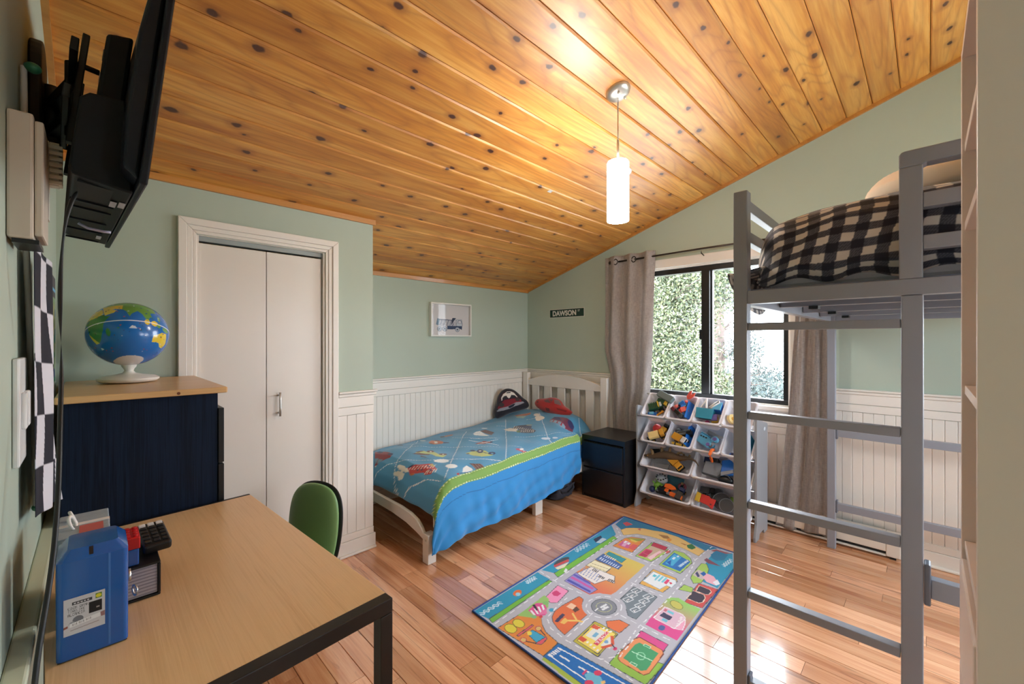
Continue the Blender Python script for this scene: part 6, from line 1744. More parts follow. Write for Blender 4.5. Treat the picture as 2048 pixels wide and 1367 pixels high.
# ------------------------------------------------------------------ white bookcase at the right
bc = thing('bookcase', 'tall narrow white bookcase with shelves and drawers at the right edge', 'bookcase', (1.10, -0.19, 0))
bw = mat('bookcase_white', (226, 214, 208), rough=0.38, vary=0.015)
bx(0.899, 0.917, -0.340, -0.0515, 0, 1.925).build('side_panel', bw, bc, bevel=0.0015)
bx(1.279, 1.297, -0.340, -0.0515, 0, 1.925).build('side_panel', bw, bc, bevel=0.0015)
bx(0.9175, 1.2785, -0.340, -0.332, 0.03, 1.92).build('back_panel', bw, bc)
bx(0.9175, 1.2785, -0.331, -0.0520, 1.9075, 1.9245).build('top_panel', bw, bc)
for z in (1.712, 1.548, 1.209, 0.887):
    bx(0.9175, 1.2785, -0.331, -0.056, z, z + 0.018).build('shelf', bw, bc, bevel=0.001)
for k, (z0, z1) in enumerate(((0.672, 0.868), (0.462, 0.660), (0.252, 0.450), (0.06, 0.240))):
    bx(0.920, 1.276, -0.066, -0.0485, z0, z1).build('drawer', bw, bc, bevel=0.004)
    bx(0.9175, 1.2785, -0.33, -0.07, z0 - 0.006, z0).build('drawer_runner', bw, bc)
bx(0.9175, 1.2785, -0.331, -0.058, 0.0, 0.055).build('plinth', bw, bc)
MB().tube([(1.2788, -0.090, 1.865), (1.2770, -0.090, 1.865)], 0.006, 12).build('peg_hole', mat('peg_dark', (50, 44, 40), rough=0.8), bc)

# ------------------------------------------------------------------ desk
dg = R(3.5)
dex, dey = Vector((math.cos(dg), math.sin(dg), 0)), Vector((-math.sin(dg), math.cos(dg), 0))
dM = Matrix((dex, dey, Vector((0, 0, 1)))).transposed()
dO = Vector((0.469, 0.839, 0))
DT = 0.75
def dbox(x0, x1, y0, y1, z0, z1):
    c = dO + dex * ((x0 + x1) / 2) + dey * ((y0 + y1) / 2) + Vector((0, 0, (z0 + z1) / 2))
    return MB().obox(c, (x1 - x0) / 2, (y1 - y0) / 2, (z1 - z0) / 2, dM)
desk = thing('desk', 'light oak desk with black metal frame in the left foreground', 'desk', (0.2, 1.3, 0))
bm_ = mat('black_metal', (17, 16, 17), rough=0.42, vary=0.05)
oak = wood('desk_oak', 'y', [(0.3, (208, 168, 120)), (0.5, (226, 190, 144)), (0.7, (216, 178, 130))], tint=0, grain=26, rough=0.36, coat=0.1, fine=0.45, perobj=False)
DWd, DL = 0.512, 0.952
dbox(-DWd, 0.0, 0.030, DL - 0.012, DT - 0.022, DT).build('desktop', oak, desk, bevel=0.001)
dbox(-DWd, 0.0, 0.0, 0.0295, DT - 0.030, DT + 0.001).build('frame_bar', bm_, desk, bevel=0.002)
dbox(-DWd, 0.0, DL - 0.0115, DL, DT - 0.030, DT + 0.001).build('frame_bar', bm_, desk, bevel=0.002)
dbox(-0.026, -0.004, 0.031, DL - 0.013, DT - 0.046, DT - 0.023).build('frame_bar', bm_, desk, bevel=0.002)
dbox(-DWd + 0.004, -DWd + 0.026, 0.031, DL - 0.013, DT - 0.046, DT - 0.023).build('frame_bar', bm_, desk, bevel=0.002)
for x0 in (-DWd, -0.030):
    for y0 in (0.0, DL - 0.030):
        lg_ = dbox(x0, x0 + 0.030, y0, y0 + 0.030, 0, DT - 0.0305 if y0 == 0 else DT - 0.031).build('leg', bm_, desk, bevel=0.002)
        c = dO + dex * (x0 + 0.0305) + dey * (y0 + 0.015) + Vector((0, 0, DT - 0.062))
        MB().tube([c, c + dex * 0.0012], 0.005, 10).build('bolt', 'steel', lg_)

# ------------------------------------------------------------------ things on the desk
mbx = thing('money_box', 'glossy blue metal money box with a white label on the desk', 'money box', (0.0, 1.13, DT))
blu = mat('blue_gloss', (10, 86, 164), rough=0.22, coat=0.4)
def rbox(x0, x1, y0, y1, z0, z1, r_, ch):
    """upright box with rounded vertical corners, top edge chamfered by ch"""
    out = []
    for (cx_, cy_, a0) in ((x1 - r_, y1 - r_, 0), (x0 + r_, y1 - r_, 90), (x0 + r_, y0 + r_, 180), (x1 - r_, y0 + r_, 270)):
        for k in range(6):
            q = R(a0 + 18 * k)
            out.append((cx_ + r_ * math.cos(q), cy_ + r_ * math.sin(q)))
    cx_, cy_ = (x0 + x1) / 2, (y0 + y1) / 2
    rings = []
    for z, s_ in ((z0, 0.0), (z1 - ch, 0.0), (z1, ch * 0.8)):
        rings.append([(px - math.copysign(s_, px - cx_), py - math.copysign(s_, py - cy_), z) for px, py in out])
    n = len(out)
    mb = MB()
    mb.add([p for r2 in rings for p in r2], [(i * n + k, i * n + (k + 1) % n, (i + 1) * n + (k + 1) % n, (i + 1) * n + k) for i in range(2) for k in range(n)] + [tuple(range(n))[::-1], tuple(range(2 * n, 3 * n))])
    return mb
body = smooth_obj(rbox(-0.046, 0.048, 1.080, 1.190, DT + 0.003, DT + 0.193, 0.008, 0.017).build('box_body', blu, mbx), 30)
bx(-0.044, 0.046, 1.082, 1.188, DT + 0.001, DT + 0.003).build('box_base', bm_, mbx)
bx(0.0205, 0.0235, 1.0795, 1.1905, DT + 0.006, DT + 0.175).build('body_seam', mat('blue_seam', (60, 116, 190), rough=0.25), body)
MB().obox((-0.002, 1.0885, DT + 0.185), 0.0028, 0.0075, 0.0012, rotm('X', 52)).build('coin_slot', bm_, body)
MB().tube([(0.048, 1.135, DT + 0.10), (0.054, 1.135, DT + 0.10)], 0.012, 16).build('lock', 'steel', body, smooth=True)
ring((0.060, 1.135, DT + 0.066), 0.010, 0.0018, (1, 0.3, 0)).build('key_ring', 'steel', mbx, smooth=True)
pt = Paint((196, 196, 204))
pt.poly([(.2, .12), (.68, .12), (.68, .2), (.2, .2)], (58, 58, 64)).line([(.24, .16), (.64, .16)], .03, (196, 196, 204), (.05, .03))
pt.text('COIN BANK', (.1, .235), (.0093, 0), (0, .010), (30, 30, 36)).text('TIRELIRE', (.1, .325), (.0085, 0), (0, .010), (30, 30, 36)).text('ALCANCIA', (.1, .415), (.0085, 0), (0, .010), (30, 30, 36))
pt.poly([(.6, .25), (.92, .25), (.92, .56), (.6, .56)], (26, 22, 24)).poly([(.78, .42), (.86, .42), (.86, .46), (.78, .46)], (150, 140, 140))
pt.poly([(.76, .06), (.92, .06), (.92, .2), (.76, .2)], (96, 132, 40)).ell((.84, .13), .07, .05, (214, 204, 50))
pt.ell((.34, .62), .13, .1, (110, 112, 122)).ell((.2, .7), .08, .06, (150, 152, 162)).poly([(0, .74), (.1, .72), (.1, .78), (0, .8)], (140, 80, 70)).poly([(.88, .62), (1, .6), (1, .74), (.9, .74)], (150, 110, 112)).poly([(.14, .69), (.88, .62), (.88, .73), (.14, .79)], (226, 226, 232))
for k in range(16):
    pt.line([(.22 + .028 * k, .705 - .0028 * k), (.22 + .028 * k, .765 - .0028 * k)], .006 + .008 * (k % 3 == 0), (40, 40, 46))
pt.line([(.16, .88), (.85, .84)], .02, (150, 140, 144))
uu, vv = np.meshgrid(np.linspace(0, 1, 150), np.linspace(0, 1, 150), indexing='ij')
lx0, lx1, lz0, lz1 = -0.0365, 0.016, DT + 0.046, DT + 0.111
P = np.stack([lx0 + uu * (lx1 - lx0), np.full_like(uu, 1.0792), lz1 - vv * (lz1 - lz0)], -1)
printed_grid('label', P, np.stack([uu, vv], -1), pt, MATS['paper_print'], body)

bk_ = thing('thick_book', 'thick black covered book lying on the desk beside the money box', 'book', (0.06, 1.30, DT))
bx(0.036, 0.103, 1.226, 1.375, DT + 0.006, DT + 0.070).build('pages', mat('page_grey', (190, 182, 186), rough=0.8), bk_, bevel=0.002)
for k in range(9):
    bx(0.036, 0.102, 1.2252, 1.2262, DT + 0.009 + 0.007 * k, DT + 0.0115 + 0.007 * k).build('page_edge', mat('page_line', (150, 142, 148), rough=0.8), bk_)
bx(0.034, 0.108, 1.222, 1.379, DT + 0.0005, DT + 0.0055).build('cover', bm_, bk_, bevel=0.002)
bx(0.034, 0.108, 1.222, 1.379, DT + 0.0705, DT + 0.0755).build('cover', bm_, bk_, bevel=0.002)
bx(0.1035, 0.108, 1.222, 1.379, DT + 0.0056, DT + 0.0704).build('spine', bm_, bk_, bevel=0.001)
ca = thing('calculator', 'black desk calculator with white and dark keys on the thick book', 'calculator', (0.10, 1.32, DT + 0.076))
cM = rotm('Z', 4) @ rotm('X', 9)
cc_ = Vector((0.103, 1.318, DT + 0.099))
MB().obox(cc_, 0.026, 0.055, 0.011, cM).build('case', mat('calc_black', (16, 15, 16), rough=0.45), ca, bevel=0.006, seg=3)
for r_ in range(6):
    for c_ in range(3):
        p = cc_ + cM @ Vector((-0.016 + 0.016 * c_, 0.043 - 0.0165 * r_, 0.0125))
        MB().obox(p, 0.0062, 0.0045, 0.0022, cM).build('key', mat('key_white', (214, 212, 212), rough=0.5) if r_ < 1 else mat('key_black', (34, 32, 34), rough=0.4), ca, bevel=0.0015)
        if r_ == 0:
            q = cc_ + cM @ Vector((-0.016 + 0.016 * c_, 0.043 - 0.0105, 0.0120))
            MB().obox(q, 0.0062, 0.0036, 0.0018, cM).build('key', 'key_white', ca, bevel=0.0015)
rbk = thing('brick_toy', 'small red and blue plastic block toy on the thick book', 'toy', (0.03, 1.25, DT + 0.076))
bx(0.036, 0.072, 1.232, 1.300, DT + 0.0765, DT + 0.112).build('lower_block', blu, rbk, bevel=0.002)
bx(0.034, 0.074, 1.230, 1.302, DT + 0.1125, DT + 0.138).build('upper_block', mat('red_plastic', (190, 26, 28), rough=0.35), rbk, bevel=0.002)
for i in range(3):
    for j in range(4):
        MB().lathe([(0.0045, 0), (0.0045, 0.004), (0.001, 0.0042)], (0.0415 + 0.0125 * i, 1.241 + 0.0165 * j, DT + 0.138), 12).build('stud', 'red_plastic', rbk)
gb = thing('gift_card_box', 'pale box tied with a white ribbon standing behind the money box', 'box', (-0.03, 1.3, DT))
bx(-0.052, 0.026, 1.215, 1.37, DT + 0.001, DT + 0.176).build('box_body', mat('card_blue', (150, 164, 176), rough=0.6, vary=0.2, vscale=60), gb, bevel=0.002)
bx(-0.0525, 0.0265, 1.285, 1.300, DT + 0.001, DT + 0.1768).build('ribbon', mat('ribbon_white', (226, 224, 222), rough=0.6), gb)
for s_ in (-1, 1):
    ring((-0.030, 1.2925 + 0.018 * s_, DT + 0.185), 0.015, 0.003, (0.6, 0.1 * s_, 0.2)).build('bow_loop', 'ribbon_white', gb, smooth=True)
bx(-0.020, 0.016, 1.222, 1.275, DT + 0.1762, DT + 0.1772).build('stamp', mat('stamp_red', (186, 92, 84), rough=0.6), gb)

# ------------------------------------------------------------------ green chair
chb = thing('childs_chair', 'small swivel chair with green cushioned back and black shell by the desk', 'chair', (0.74, 2.08, 0))
cr_, cu_ = Vector((0.45, -0.893, 0)), Vector((0.085, 0.043, 0.995))
o2 = [(-0.125, -0.19), (-0.148, -0.08), (-0.150, 0.04), (-0.132, 0.120), (-0.085, 0.165), (0.0, 0.180), (0.085, 0.165), (0.132, 0.120), (0.150, 0.04), (0.148, -0.08), (0.125, -0.19), (0.06, -0.21), (-0.06, -0.21)]
gpaint = Paint((116, 156, 100))
paint_mat('green_vinyl', rough=0.42, mottle=0.02, bscale=120)
pad = puff('back_cushion', o2, (0.765, 2.135, 0.440), cr_, cu_, 0.034, gpaint, MATS['green_vinyl'], back=0.2)
attach(pad, chb)
o3 = [(a * 1.045, b_ * 1.035) for a, b_ in o2]
nn_ = cr_.cross(cu_).normalized()
sc_ = Vector((0.765, 2.135, 0.440)) - nn_ * 0.022
sp = Paint((20, 20, 24))
paint_mat('shell_black', rough=0.45, mottle=0.02)
shell = puff('back_shell', o3, tuple(sc_), cr_, cu_, 0.016, sp, MATS['shell_black'], back=1.6)
attach(shell, chb)
sf = Vector((-0.893, -0.45, 0))
seat_c = Vector((0.765, 2.135, 0)) + sf * 0.17
soft_box(seat_c.x - 0.16, seat_c.x + 0.16, seat_c.y - 0.16, seat_c.y + 0.16, 0.245, 0.30, 5, 0.002, 8).build('seat', mat('green_seat', (116, 156, 100), rough=0.42), chb, smooth=True)
MB().tube([tuple(seat_c + Vector((0, 0, 0.06))), tuple(seat_c + Vector((0, 0, 0.244)))], 0.02, 14).build('column', bm_, chb, smooth=True)
pb = Vector((0.765, 2.135, 0.25)) - nn_ * 0.06
MB().tube([tuple(seat_c + Vector((0, 0, 0.235))), tuple(Vector((pb.x, pb.y, 0.232))), tuple(pb + Vector((0, 0, 0.12)))], 0.012, 10).build('back_bracket', bm_, chb, smooth=True)
for k in range(5):
    q = 2 * math.pi * k / 5 + 0.3
    e = seat_c + Vector((0.17 * math.cos(q), 0.17 * math.sin(q), 0.045))
    lg_ = MB().tube([tuple(seat_c + Vector((0, 0, 0.07))), tuple(e)], [0.016, 0.011], 10).build('leg', bm_, chb, smooth=True)
    MB().ball((e.x, e.y, 0.022), 0.022, 0.014, 0.022, 14, 8).build('caster', bm_, lg_, smooth=True)

# ------------------------------------------------------------------ dresser and globe
drs = thing('dresser', 'tall navy black dresser with pale wood top beside the closet', 'dresser', (0.13, 2.14, 0))
nv_ = wood('navy_wood', 'z', [(0.3, (6, 11, 21)), (0.45, (19, 33, 56)), (0.58, (11, 20, 36)), (0.7, (22, 36, 58)), (0.85, (7, 12, 23))], tint=0, grain=34, rough=0.6, fine=0.5, perobj=False, spec=0.15)
birch = wood('birch_top', 'x', [(0.3, (206, 160, 106)), (0.6, (222, 182, 130)), (0.8, (210, 166, 112))], tint=0, grain=20, rough=0.35, coat=0.1, perobj=False)
bx(-0.072, 0.318, 1.812, 1.830, 0, 1.131).build('side_panel', nv_, drs, bevel=0.0015)
bx(-0.072, 0.318, 2.452, 2.470, 0, 1.131).build('side_panel', nv_, drs, bevel=0.0015)
bx(-0.075, -0.066, 1.8305, 2.4515, 0.02, 1.131).build('back_panel', bk, drs)
bx(-0.064, 0.300, 1.832, 2.450, 0.03, 1.10).build('carcass', 'black_inside', drs)
top = bx(-0.080, 0.345, 1.796, 2.486, 1.132, 1.153).build('top', birch, drs, bevel=0.004)
MB().tube([(0.205, 1.7965, 1.141), (0.205, 1.795, 1.141)], 0.005, 10).build('knot', mat('knot_brown', (120, 62, 26), rough=0.6), top)
for k in range(5):
    z0 = 0.075 + k * 0.2015
    bx(0.3185, 0.336, 1.806, 2.476, z0, z0 + 0.196).build('drawer', mat('drawer_black', (13, 14, 18), rough=0.42), drs, bevel=0.002)

gl_ = thing('globe', 'illustrated world globe on a white stand on top of the dresser', 'globe', (0.102, 2.20, 1.153))
pt = Paint((18, 104, 182))
GRN, YEL, LGR = (66, 132, 58), (222, 194, 54), (98, 150, 70)
pt.poly([(-17, 15), (-10, 30), (0, 36), (10, 37), (20, 32), (32, 31), (35, 28), (43, 12), (51, 11), (42, -2), (40, -15), (35, -24), (32, -29), (26, -34), (18, -34), (14, -22), (12, -5), (9, 4), (-8, 5), (-15, 11)], GRN)
pt.poly([(-17, 15), (-10, 30), (0, 36), (10, 37), (20, 32), (32, 31), (35, 28), (40, 16), (25, 12), (0, 14)], YEL).poly([(12, -12), (14, -22), (18, -34), (26, -34), (22, -28), (17, -20)], YEL)
pt.poly([(35, 30), (43, 13), (55, 17), (59, 23), (51, 25), (56, 27), (66, 25), (66, 38), (40, 40), (28, 38)], YEL)
pt.poly([(66, 38), (66, 25), (72, 20), (77, 8), (80, 15), (88, 22), (94, 16), (98, 8), (103, 1), (105, 10), (109, 12), (108, 21), (120, 25), (122, 32), (120, 38), (130, 40), (140, 50), (160, 60), (180, 68), (180, 75), (100, 77), (60, 70), (28, 70), (10, 57), (-8, 43), (0, 38), (15, 40), (28, 38)], LGR)
pt.poly([(60, 70), (100, 77), (180, 75), (180, 66), (130, 60), (80, 58), (50, 60)], (150, 140, 150)).poly([(-8, 43), (10, 57), (28, 60), (35, 45), (20, 40), (0, 42)], (150, 128, 150))
pt.poly([(114, -22), (122, -18), (130, -12), (136, -12), (141, -11), (146, -19), (153, -27), (150, -37), (140, -38), (131, -32), (115, -34)], YEL)
for lo_, la_, a, b_ in ((101, 0, 4, 5), (113, 0, 6, 5), (121, -2, 4, 4), (138, -5, 9, 4), (122, 12, 3, 5)):
    pt.ell((lo_, la_), a, b_, YEL if lo_ < 118 else LGR)
pt.ell((47, -19), 3.4, 7, GRN).ell((135, 36), 4, 5, LGR).ell((174, -41), 4, 5, GRN)
pt.poly([(-180, -90), (-180, -74), (-60, -70), (20, -69), (60, -66), (95, -65), (130, -66), (180, -75), (180, -90)], (214, 206, 204))
pt.poly([(-168, 65), (-130, 70), (-80, 72), (-55, 52), (-68, 44), (-80, 26), (-97, 20), (-80, 8), (-105, 20), (-125, 42), (-150, 60)], GRN).poly([(-80, 8), (-60, 10), (-35, -7), (-48, -26), (-66, -50), (-74, -50), (-70, -18), (-81, -4)], LGR)
gr_ = random.Random(4)
for _ in range(150):
    lo_, la_ = gr_.uniform(-20, 160), gr_.uniform(-55, 60)
    pt.ell((lo_, la_), gr_.uniform(.6, 1.7), gr_.uniform(.5, 1.3), gr_.choice([(30, 60, 110), (170, 70, 40), (60, 50, 40), (190, 200, 220), (40, 120, 80), (12, 70, 140), (20, 84, 150)]))
pt.poly([(76, -14), (80, -9), (84, -10), (87, -14)], (206, 216, 230)).poly([(18, -46), (20, -42), (24, -43), (25, -46)], (206, 216, 230))
pt.line([(-180, 0), (180, 0)], 1.4, (232, 234, 238))
lon, lat = np.meshgrid(np.linspace(-180, 180, 420), np.linspace(-89.9, 89.9, 240), indexing='ij')
rad = 0.125
th, ph_ = np.radians(lon), np.radians(lat)
gp_ = np.stack([rad * np.cos(ph_) * np.cos(th), rad * np.cos(ph_) * np.sin(th), rad * np.sin(ph_)], -1)
view = math.atan2(-1.3562, -0.0614)
gM = Matrix.Rotation(R(-24), 3, Vector((-math.sin(view), math.cos(view), 0))) @ Matrix.Rotation(view - R(76), 3, 'Z')
gc = np.array((0.102, 2.262, 1.346))
GP = gp_ @ np.array(gM).T + gc
paint_mat('globe_print', rough=0.22, mottle=0.01, coat=0.3)
printed_grid('sphere', GP, np.stack([lon, lat], -1), pt, MATS['globe_print'], gl_)
gw = mat('globe_white', (226, 222, 214), rough=0.3)
ns_ = np.array(gM) @ np.array((0, 0, 1.0))
tp = Vector(gc) + Vector(ns_) * 0.125
smooth_obj(MB().lathe([(0.013, -0.002), (0.013, 0.003), (0.006, 0.006), (0.001, 0.0065)], tp, 16, Vector(ns_).to_track_quat('Z', 'Y').to_matrix()).build('cap', gw, gl_))
smooth_obj(MB().lathe([(0.055, 0.0), (0.085, 0.004), (0.094, 0.012), (0.094, 0.018), (0.080, 0.026), (0.040, 0.032), (0.020, 0.038), (0.014, 0.046), (0.016, 0.054), (0.022, 0.062), (0.024, 0.070), (0.018, 0.074)], (0.102, 2.262, 1.1535), 40).build('stand', gw, gl_), 50)

# ------------------------------------------------------------------ television on a wall arm
tv = thing('television', 'black television seen from behind, swung out on a wall arm', 'television', (0.05, 1.45, 1.6))
tey = Vector((-0.044, 0.999, 0)).normalized()
tez0 = Vector((math.sin(R(6.2)), 0, math.cos(R(6.2))))
tex = tey.cross(tez0).normalized()
tez = tex.cross(tey).normalized()
tM = Matrix((tex, tey, tez)).transposed()
tO = Vector((0.073, 1.040, 1.612))
def tbox(x0, x1, y0, y1, z0, z1):
    c = tO + tex * ((x0 + x1) / 2) + tey * ((y0 + y1) / 2) + tez * ((z0 + z1) / 2)
    return MB().obox(c, (x1 - x0) / 2, (y1 - y0) / 2, (z1 - z0) / 2, tM)
tb = mat('tv_black', (8, 9, 12), rough=0.5, spec=0.25)
tb2 = mat('tv_navy', (15, 18, 28), rough=0.45, spec=0.3)
tbox(-0.012, 0.0, 0, 0.80, 0.0, 0.475).build('bezel', tb2, tv, bevel=0.003)
tbox(0.0002, 0.0012, 0.012, 0.788, 0.016, 0.463).build('screen', mat('screen_glass', (6, 6, 8), rough=0.1), tv)
def tpoly(pr, y0, y1):
    """profile [(x, z)] in the set's own frame swept along its width"""
    return MB().prism([tO + tex * a + tey * y0 + tez * c for a, c in pr], tey * (y1 - y0))
fix_normals(tpoly([(-0.0125, 0.012), (-0.036, 0.03), (-0.042, 0.12), (-0.042, 0.30), (-0.034, 0.40), (-0.0125, 0.455)], 0.02, 0.78).build('back_shell', tb2, tv, bevel=0.006, seg=3))
lowh = fix_normals(tpoly([(-0.013, -0.004), (-0.098, 0.004), (-0.104, 0.02), (-0.104, 0.150), (-0.092, 0.165), (-0.043, 0.175)], 0.075, 0.725).build('lower_housing', tb, tv, bevel=0.004, seg=2))
fix_normals(tpoly([(-0.043, 0.18), (-0.082, 0.19), (-0.082, 0.32), (-0.043, 0.335)], 0.13, 0.67).build('board_cover', tb, tv, bevel=0.006, seg=2))
for k, (z, w) in enumerate(((0.235, 0.012), (0.285, 0.018))):
    tbox(-0.0832, -0.082, 0.15, 0.15 + w, z - 0.008, z + 0.008).build('port', mat('port_grey', (120, 120, 124), rough=0.5), tv)
# recessed bays and stickers on the underside
for y0, y1 in ((0.10, 0.235), (0.25, 0.30), (0.315, 0.43), (0.45, 0.56), (0.575, 0.70)):
    tbox(-0.090, -0.034, y0, y1, -0.0015, 0.0055).build('vent_bay', mat('vent_black', (5, 5, 8), rough=0.6), lowh)
    tbox(-0.097, -0.030, y1 + 0.004, y1 + 0.008, -0.005, 0.0).build('rib', tb2, lowh)
for y0, a in ((0.175, -0.030), (0.165, -0.017), (0.60, -0.030)):
    tbox(a - 0.009, a + 0.001, y0, y0 + 0.045, -0.0056, -0.0044).build('sticker', mat('sticker_white', (186, 188, 200), rough=0.5), lowh)
c0 = tO + tey * 0.47
MB().tube([tuple(c0 + tex * -0.078 + tez * -0.006), tuple(c0 + tex * -0.060 + tez * -0.014), tuple(c0 + tex * -0.030 + tez * -0.014), tuple(c0 + tex * -0.018 + tez * -0.012)], 0.0035, 8).build('pull_loop', mat('loop_lilac', (170, 166, 190), rough=0.3), tv, smooth=True)

mt = thing('wall_mount', 'black articulated wall mount plate and arm behind the television', 'wall mount', (-0.08, 1.55, 1.88))
pr = []
for k in range(13):
    q = math.pi * k / 12
    pr.append((XL + 0.0005, 1.545 - 0.085 * math.cos(q), 1.985 + 0.060 * math.sin(q)))
pr += [(XL + 0.0005, 1.630, 1.70), (XL + 0.0005, 1.46, 1.70)]
fix_normals(MB().prism(pr, (0.022, 0, 0)).build('wall_plate', mat('mount_black', (9, 9, 10), rough=0.5), mt, bevel=0.004))
MB().tube([(-0.072, 1.545, 1.80), (-0.072, 1.545, 1.95)], 0.016, 14).build('pivot', 'mount_black', mt, smooth=True)
for z in (1.835, 1.905):
    MB().obox((-0.052, 1.47, z), 0.012, 0.085, 0.012, rotm('Z', 14)).build('arm', 'mount_black', mt, bevel=0.002)
MB().tube([(-0.034, 1.40, 1.79), (-0.034, 1.40, 1.96)], 0.012, 12).build('pivot', 'mount_black', mt, smooth=True)
for yy in (0.30, 0.56):
    c = tO + tey * yy + tex * -0.1115 + tez * 0.255
    MB().obox(c, 0.006, 0.012, 0.125, tM).build('bracket_bar', 'mount_black', mt, bevel=0.002)
    for zz_ in (0.20, 0.31):
        c2 = tO + tey * yy + tez * zz_
        MB().tube([tuple(c2 + tex * -0.125), tuple(c2 + tex * -0.083)], 0.006, 10).build('bolt', 'mount_black', mt, smooth=True)
for zz_ in (0.20, 0.30):
    c = tO + tey * 0.36 + tex * -0.124 + tez * zz_
    MB().obox(c, 0.006, 0.17, 0.014, tM).build('cross_bar', 'mount_black', mt, bevel=0.002)
cb = MB().tube([(-0.020, 1.16, 1.61), (-0.036, 1.135, 1.56), (-0.043, 1.14, 1.45), (-0.046, 1.22, 1.36), (-0.044, 1.25, 1.27), (-0.044, 1.17, 1.18), (-0.043, 1.12, 1.08), (-0.045, 1.065, 0.98), (-0.052, 1.02, 0.90), (-0.060, 0.985, 0.84), (-0.0655, 0.96, 0.76), (-0.066, 0.95, 0.66), (-0.066, 0.95, 0.30)], 0.0042, 8).build('power_cable', mat('cable_black', (12, 12, 13), rough=0.45), smooth=True)
md = cb.modifiers.new('sub', 'SUBSURF')
md.levels = md.render_levels = 2
tag(cb, 'black power cable hanging from the television past the desk', 'cable')

# ------------------------------------------------------------------ things on the left wall
dc = thing('door_chime', 'beige door chime box with white ribbed grille high on the left wall', 'door chime', (XL, 1.18, 1.5))
ch_b = mat('chime_beige', (196, 184, 170), rough=0.5)
bx(XL + 0.0005, -0.074, 1.122, 1.235, 1.500, 1.722).build('case', ch_b, dc, bevel=0.004)
bx(-0.0735, -0.062, 1.126, 1.231, 1.506, 1.712).build('front_cover', ch_b, dc, bevel=0.003)
bx(-0.100, -0.068, 1.130, 1.225, 1.492, 1.4995).build('under_slot', 'black_frame', dc)
for k in range(7):
    bx(-0.0615, -0.043, 1.236, 1.262, 1.632 + 0.0118 * k, 1.640 + 0.0118 * k).build('rib', mat('chime_white', (214, 212, 204), rough=0.5), dc, bevel=0.001)
bx(-0.0610, -0.048, 1.240, 1.262, 1.630, 1.716).build('grille_core', 'chime_white', dc)
bx(XL + 0.0005, -0.0616, 1.2355, 1.262, 1.560, 1.716).build('grille_base', 'chime_white', dc)
sw = thing('light_switch', 'white double light switch plate on the left wall', 'switch', (XL, 1.25, 1.18))
bx(XL + 0.0005, XL + 0.010, 1.198, 1.315, 1.082, 1.286).build('plate', mat('switch_white', (222, 224, 224), rough=0.35), sw, bevel=0.003)
for y0 in (1.222, 1.268):
    bx(XL + 0.0095, XL + 0.017, y0, y0 + 0.026, 1.15, 1.22).build('rocker', 'switch_white', sw, bevel=0.003)
fg = thing('checkered_flag', 'black and white checkered flag hanging on the left wall', 'flag', (XL, 1.42, 0.95))
na, nb = 110, 170
A_ = np.linspace(0, 1, na)[:, None] * np.ones((1, nb))
B_ = np.linspace(0, 1, nb)[None, :] * np.ones((na, 1))
fy = 1.275 + 0.30 * A_ + 0.03 * B_
fz = 1.515 - 0.56 * B_ - 0.05 * A_ * B_
fxx = XL + 0.022 + 0.022 * A_ * (0.4 + 0.6 * B_) + 0.010 * np.sin(9 * A_ + 4 * B_) * (0.3 + B_) * A_
def chk(X, Y):
    out = np.empty((X.size, 3))
    out[:] = lin((212, 212, 222))
    out[((np.floor(X / 0.102) + np.floor(Y / 0.112)) % 2) == 1] = lin((26, 28, 42))
    return out
printed_grid('flag_cloth', np.stack([fxx, fy, fz], -1), np.stack([A_ * 0.306 + 0.02 * np.sin(8 * B_), B_ * 0.56 + 0.10], -1), chk, paint_mat('flag_print', rough=0.85, mottle=0.03), fg, thick=0.0012)
MB().tube([(XL + 0.008, 1.285, 1.87), (XL + 0.010, 1.300, 1.52), (XL + 0.012, 1.49, 0.93)], 0.005, 8).build('flag_stick', mat('stick_white', (214, 214, 210), rough=0.5), fg, smooth=True)
MB().ball((XL + 0.020, 1.285, 1.872), 0.013, 0.013, 0.010).build('end_cap', mat('cap_green', (52, 120, 86), rough=0.4), fg, smooth=True)
MB().ball((XL + 0.013, 1.492, 0.926), 0.009).build('end_cap', 'cap_green', fg, smooth=True)
po = thing('wall_poster', 'colourful paper poster on the left wall above the dresser', 'poster', (XL, 2.05, 1.18))
pt = Paint((160, 190, 150))
pr_ = random.Random(12)
pt.poly([(0, 0), (1, 0), (1, .2), (0, .2)], (88, 84, 88)).line([(0, .12), (1, .12)], .03, (120, 190, 230))
for k in range(40):
    pt.ell((pr_.random(), .2 + .8 * pr_.random()), .03 + .09 * pr_.random(), .02 + .06 * pr_.random(), pr_.choice([(150, 200, 110), (60, 130, 170), (210, 220, 180), (70, 90, 140), (40, 150, 130), (200, 190, 120)]))
pt.ell((.6, .86), .12, .09, (40, 60, 110)).poly([(0, .95), (1, .95), (1, 1), (0, 1)], (44, 150, 112))
uu, vv = np.meshgrid(np.linspace(0, 1, 90), np.linspace(0, 1, 70), indexing='ij')
printed_grid('poster_sheet', np.stack([np.full_like(uu, XL + 0.0015), 1.66 + uu * 0.76, 1.56 - vv * 0.40], -1), np.stack([uu, vv], -1), pt, MATS['paper_print'], po, thick=0.0008)

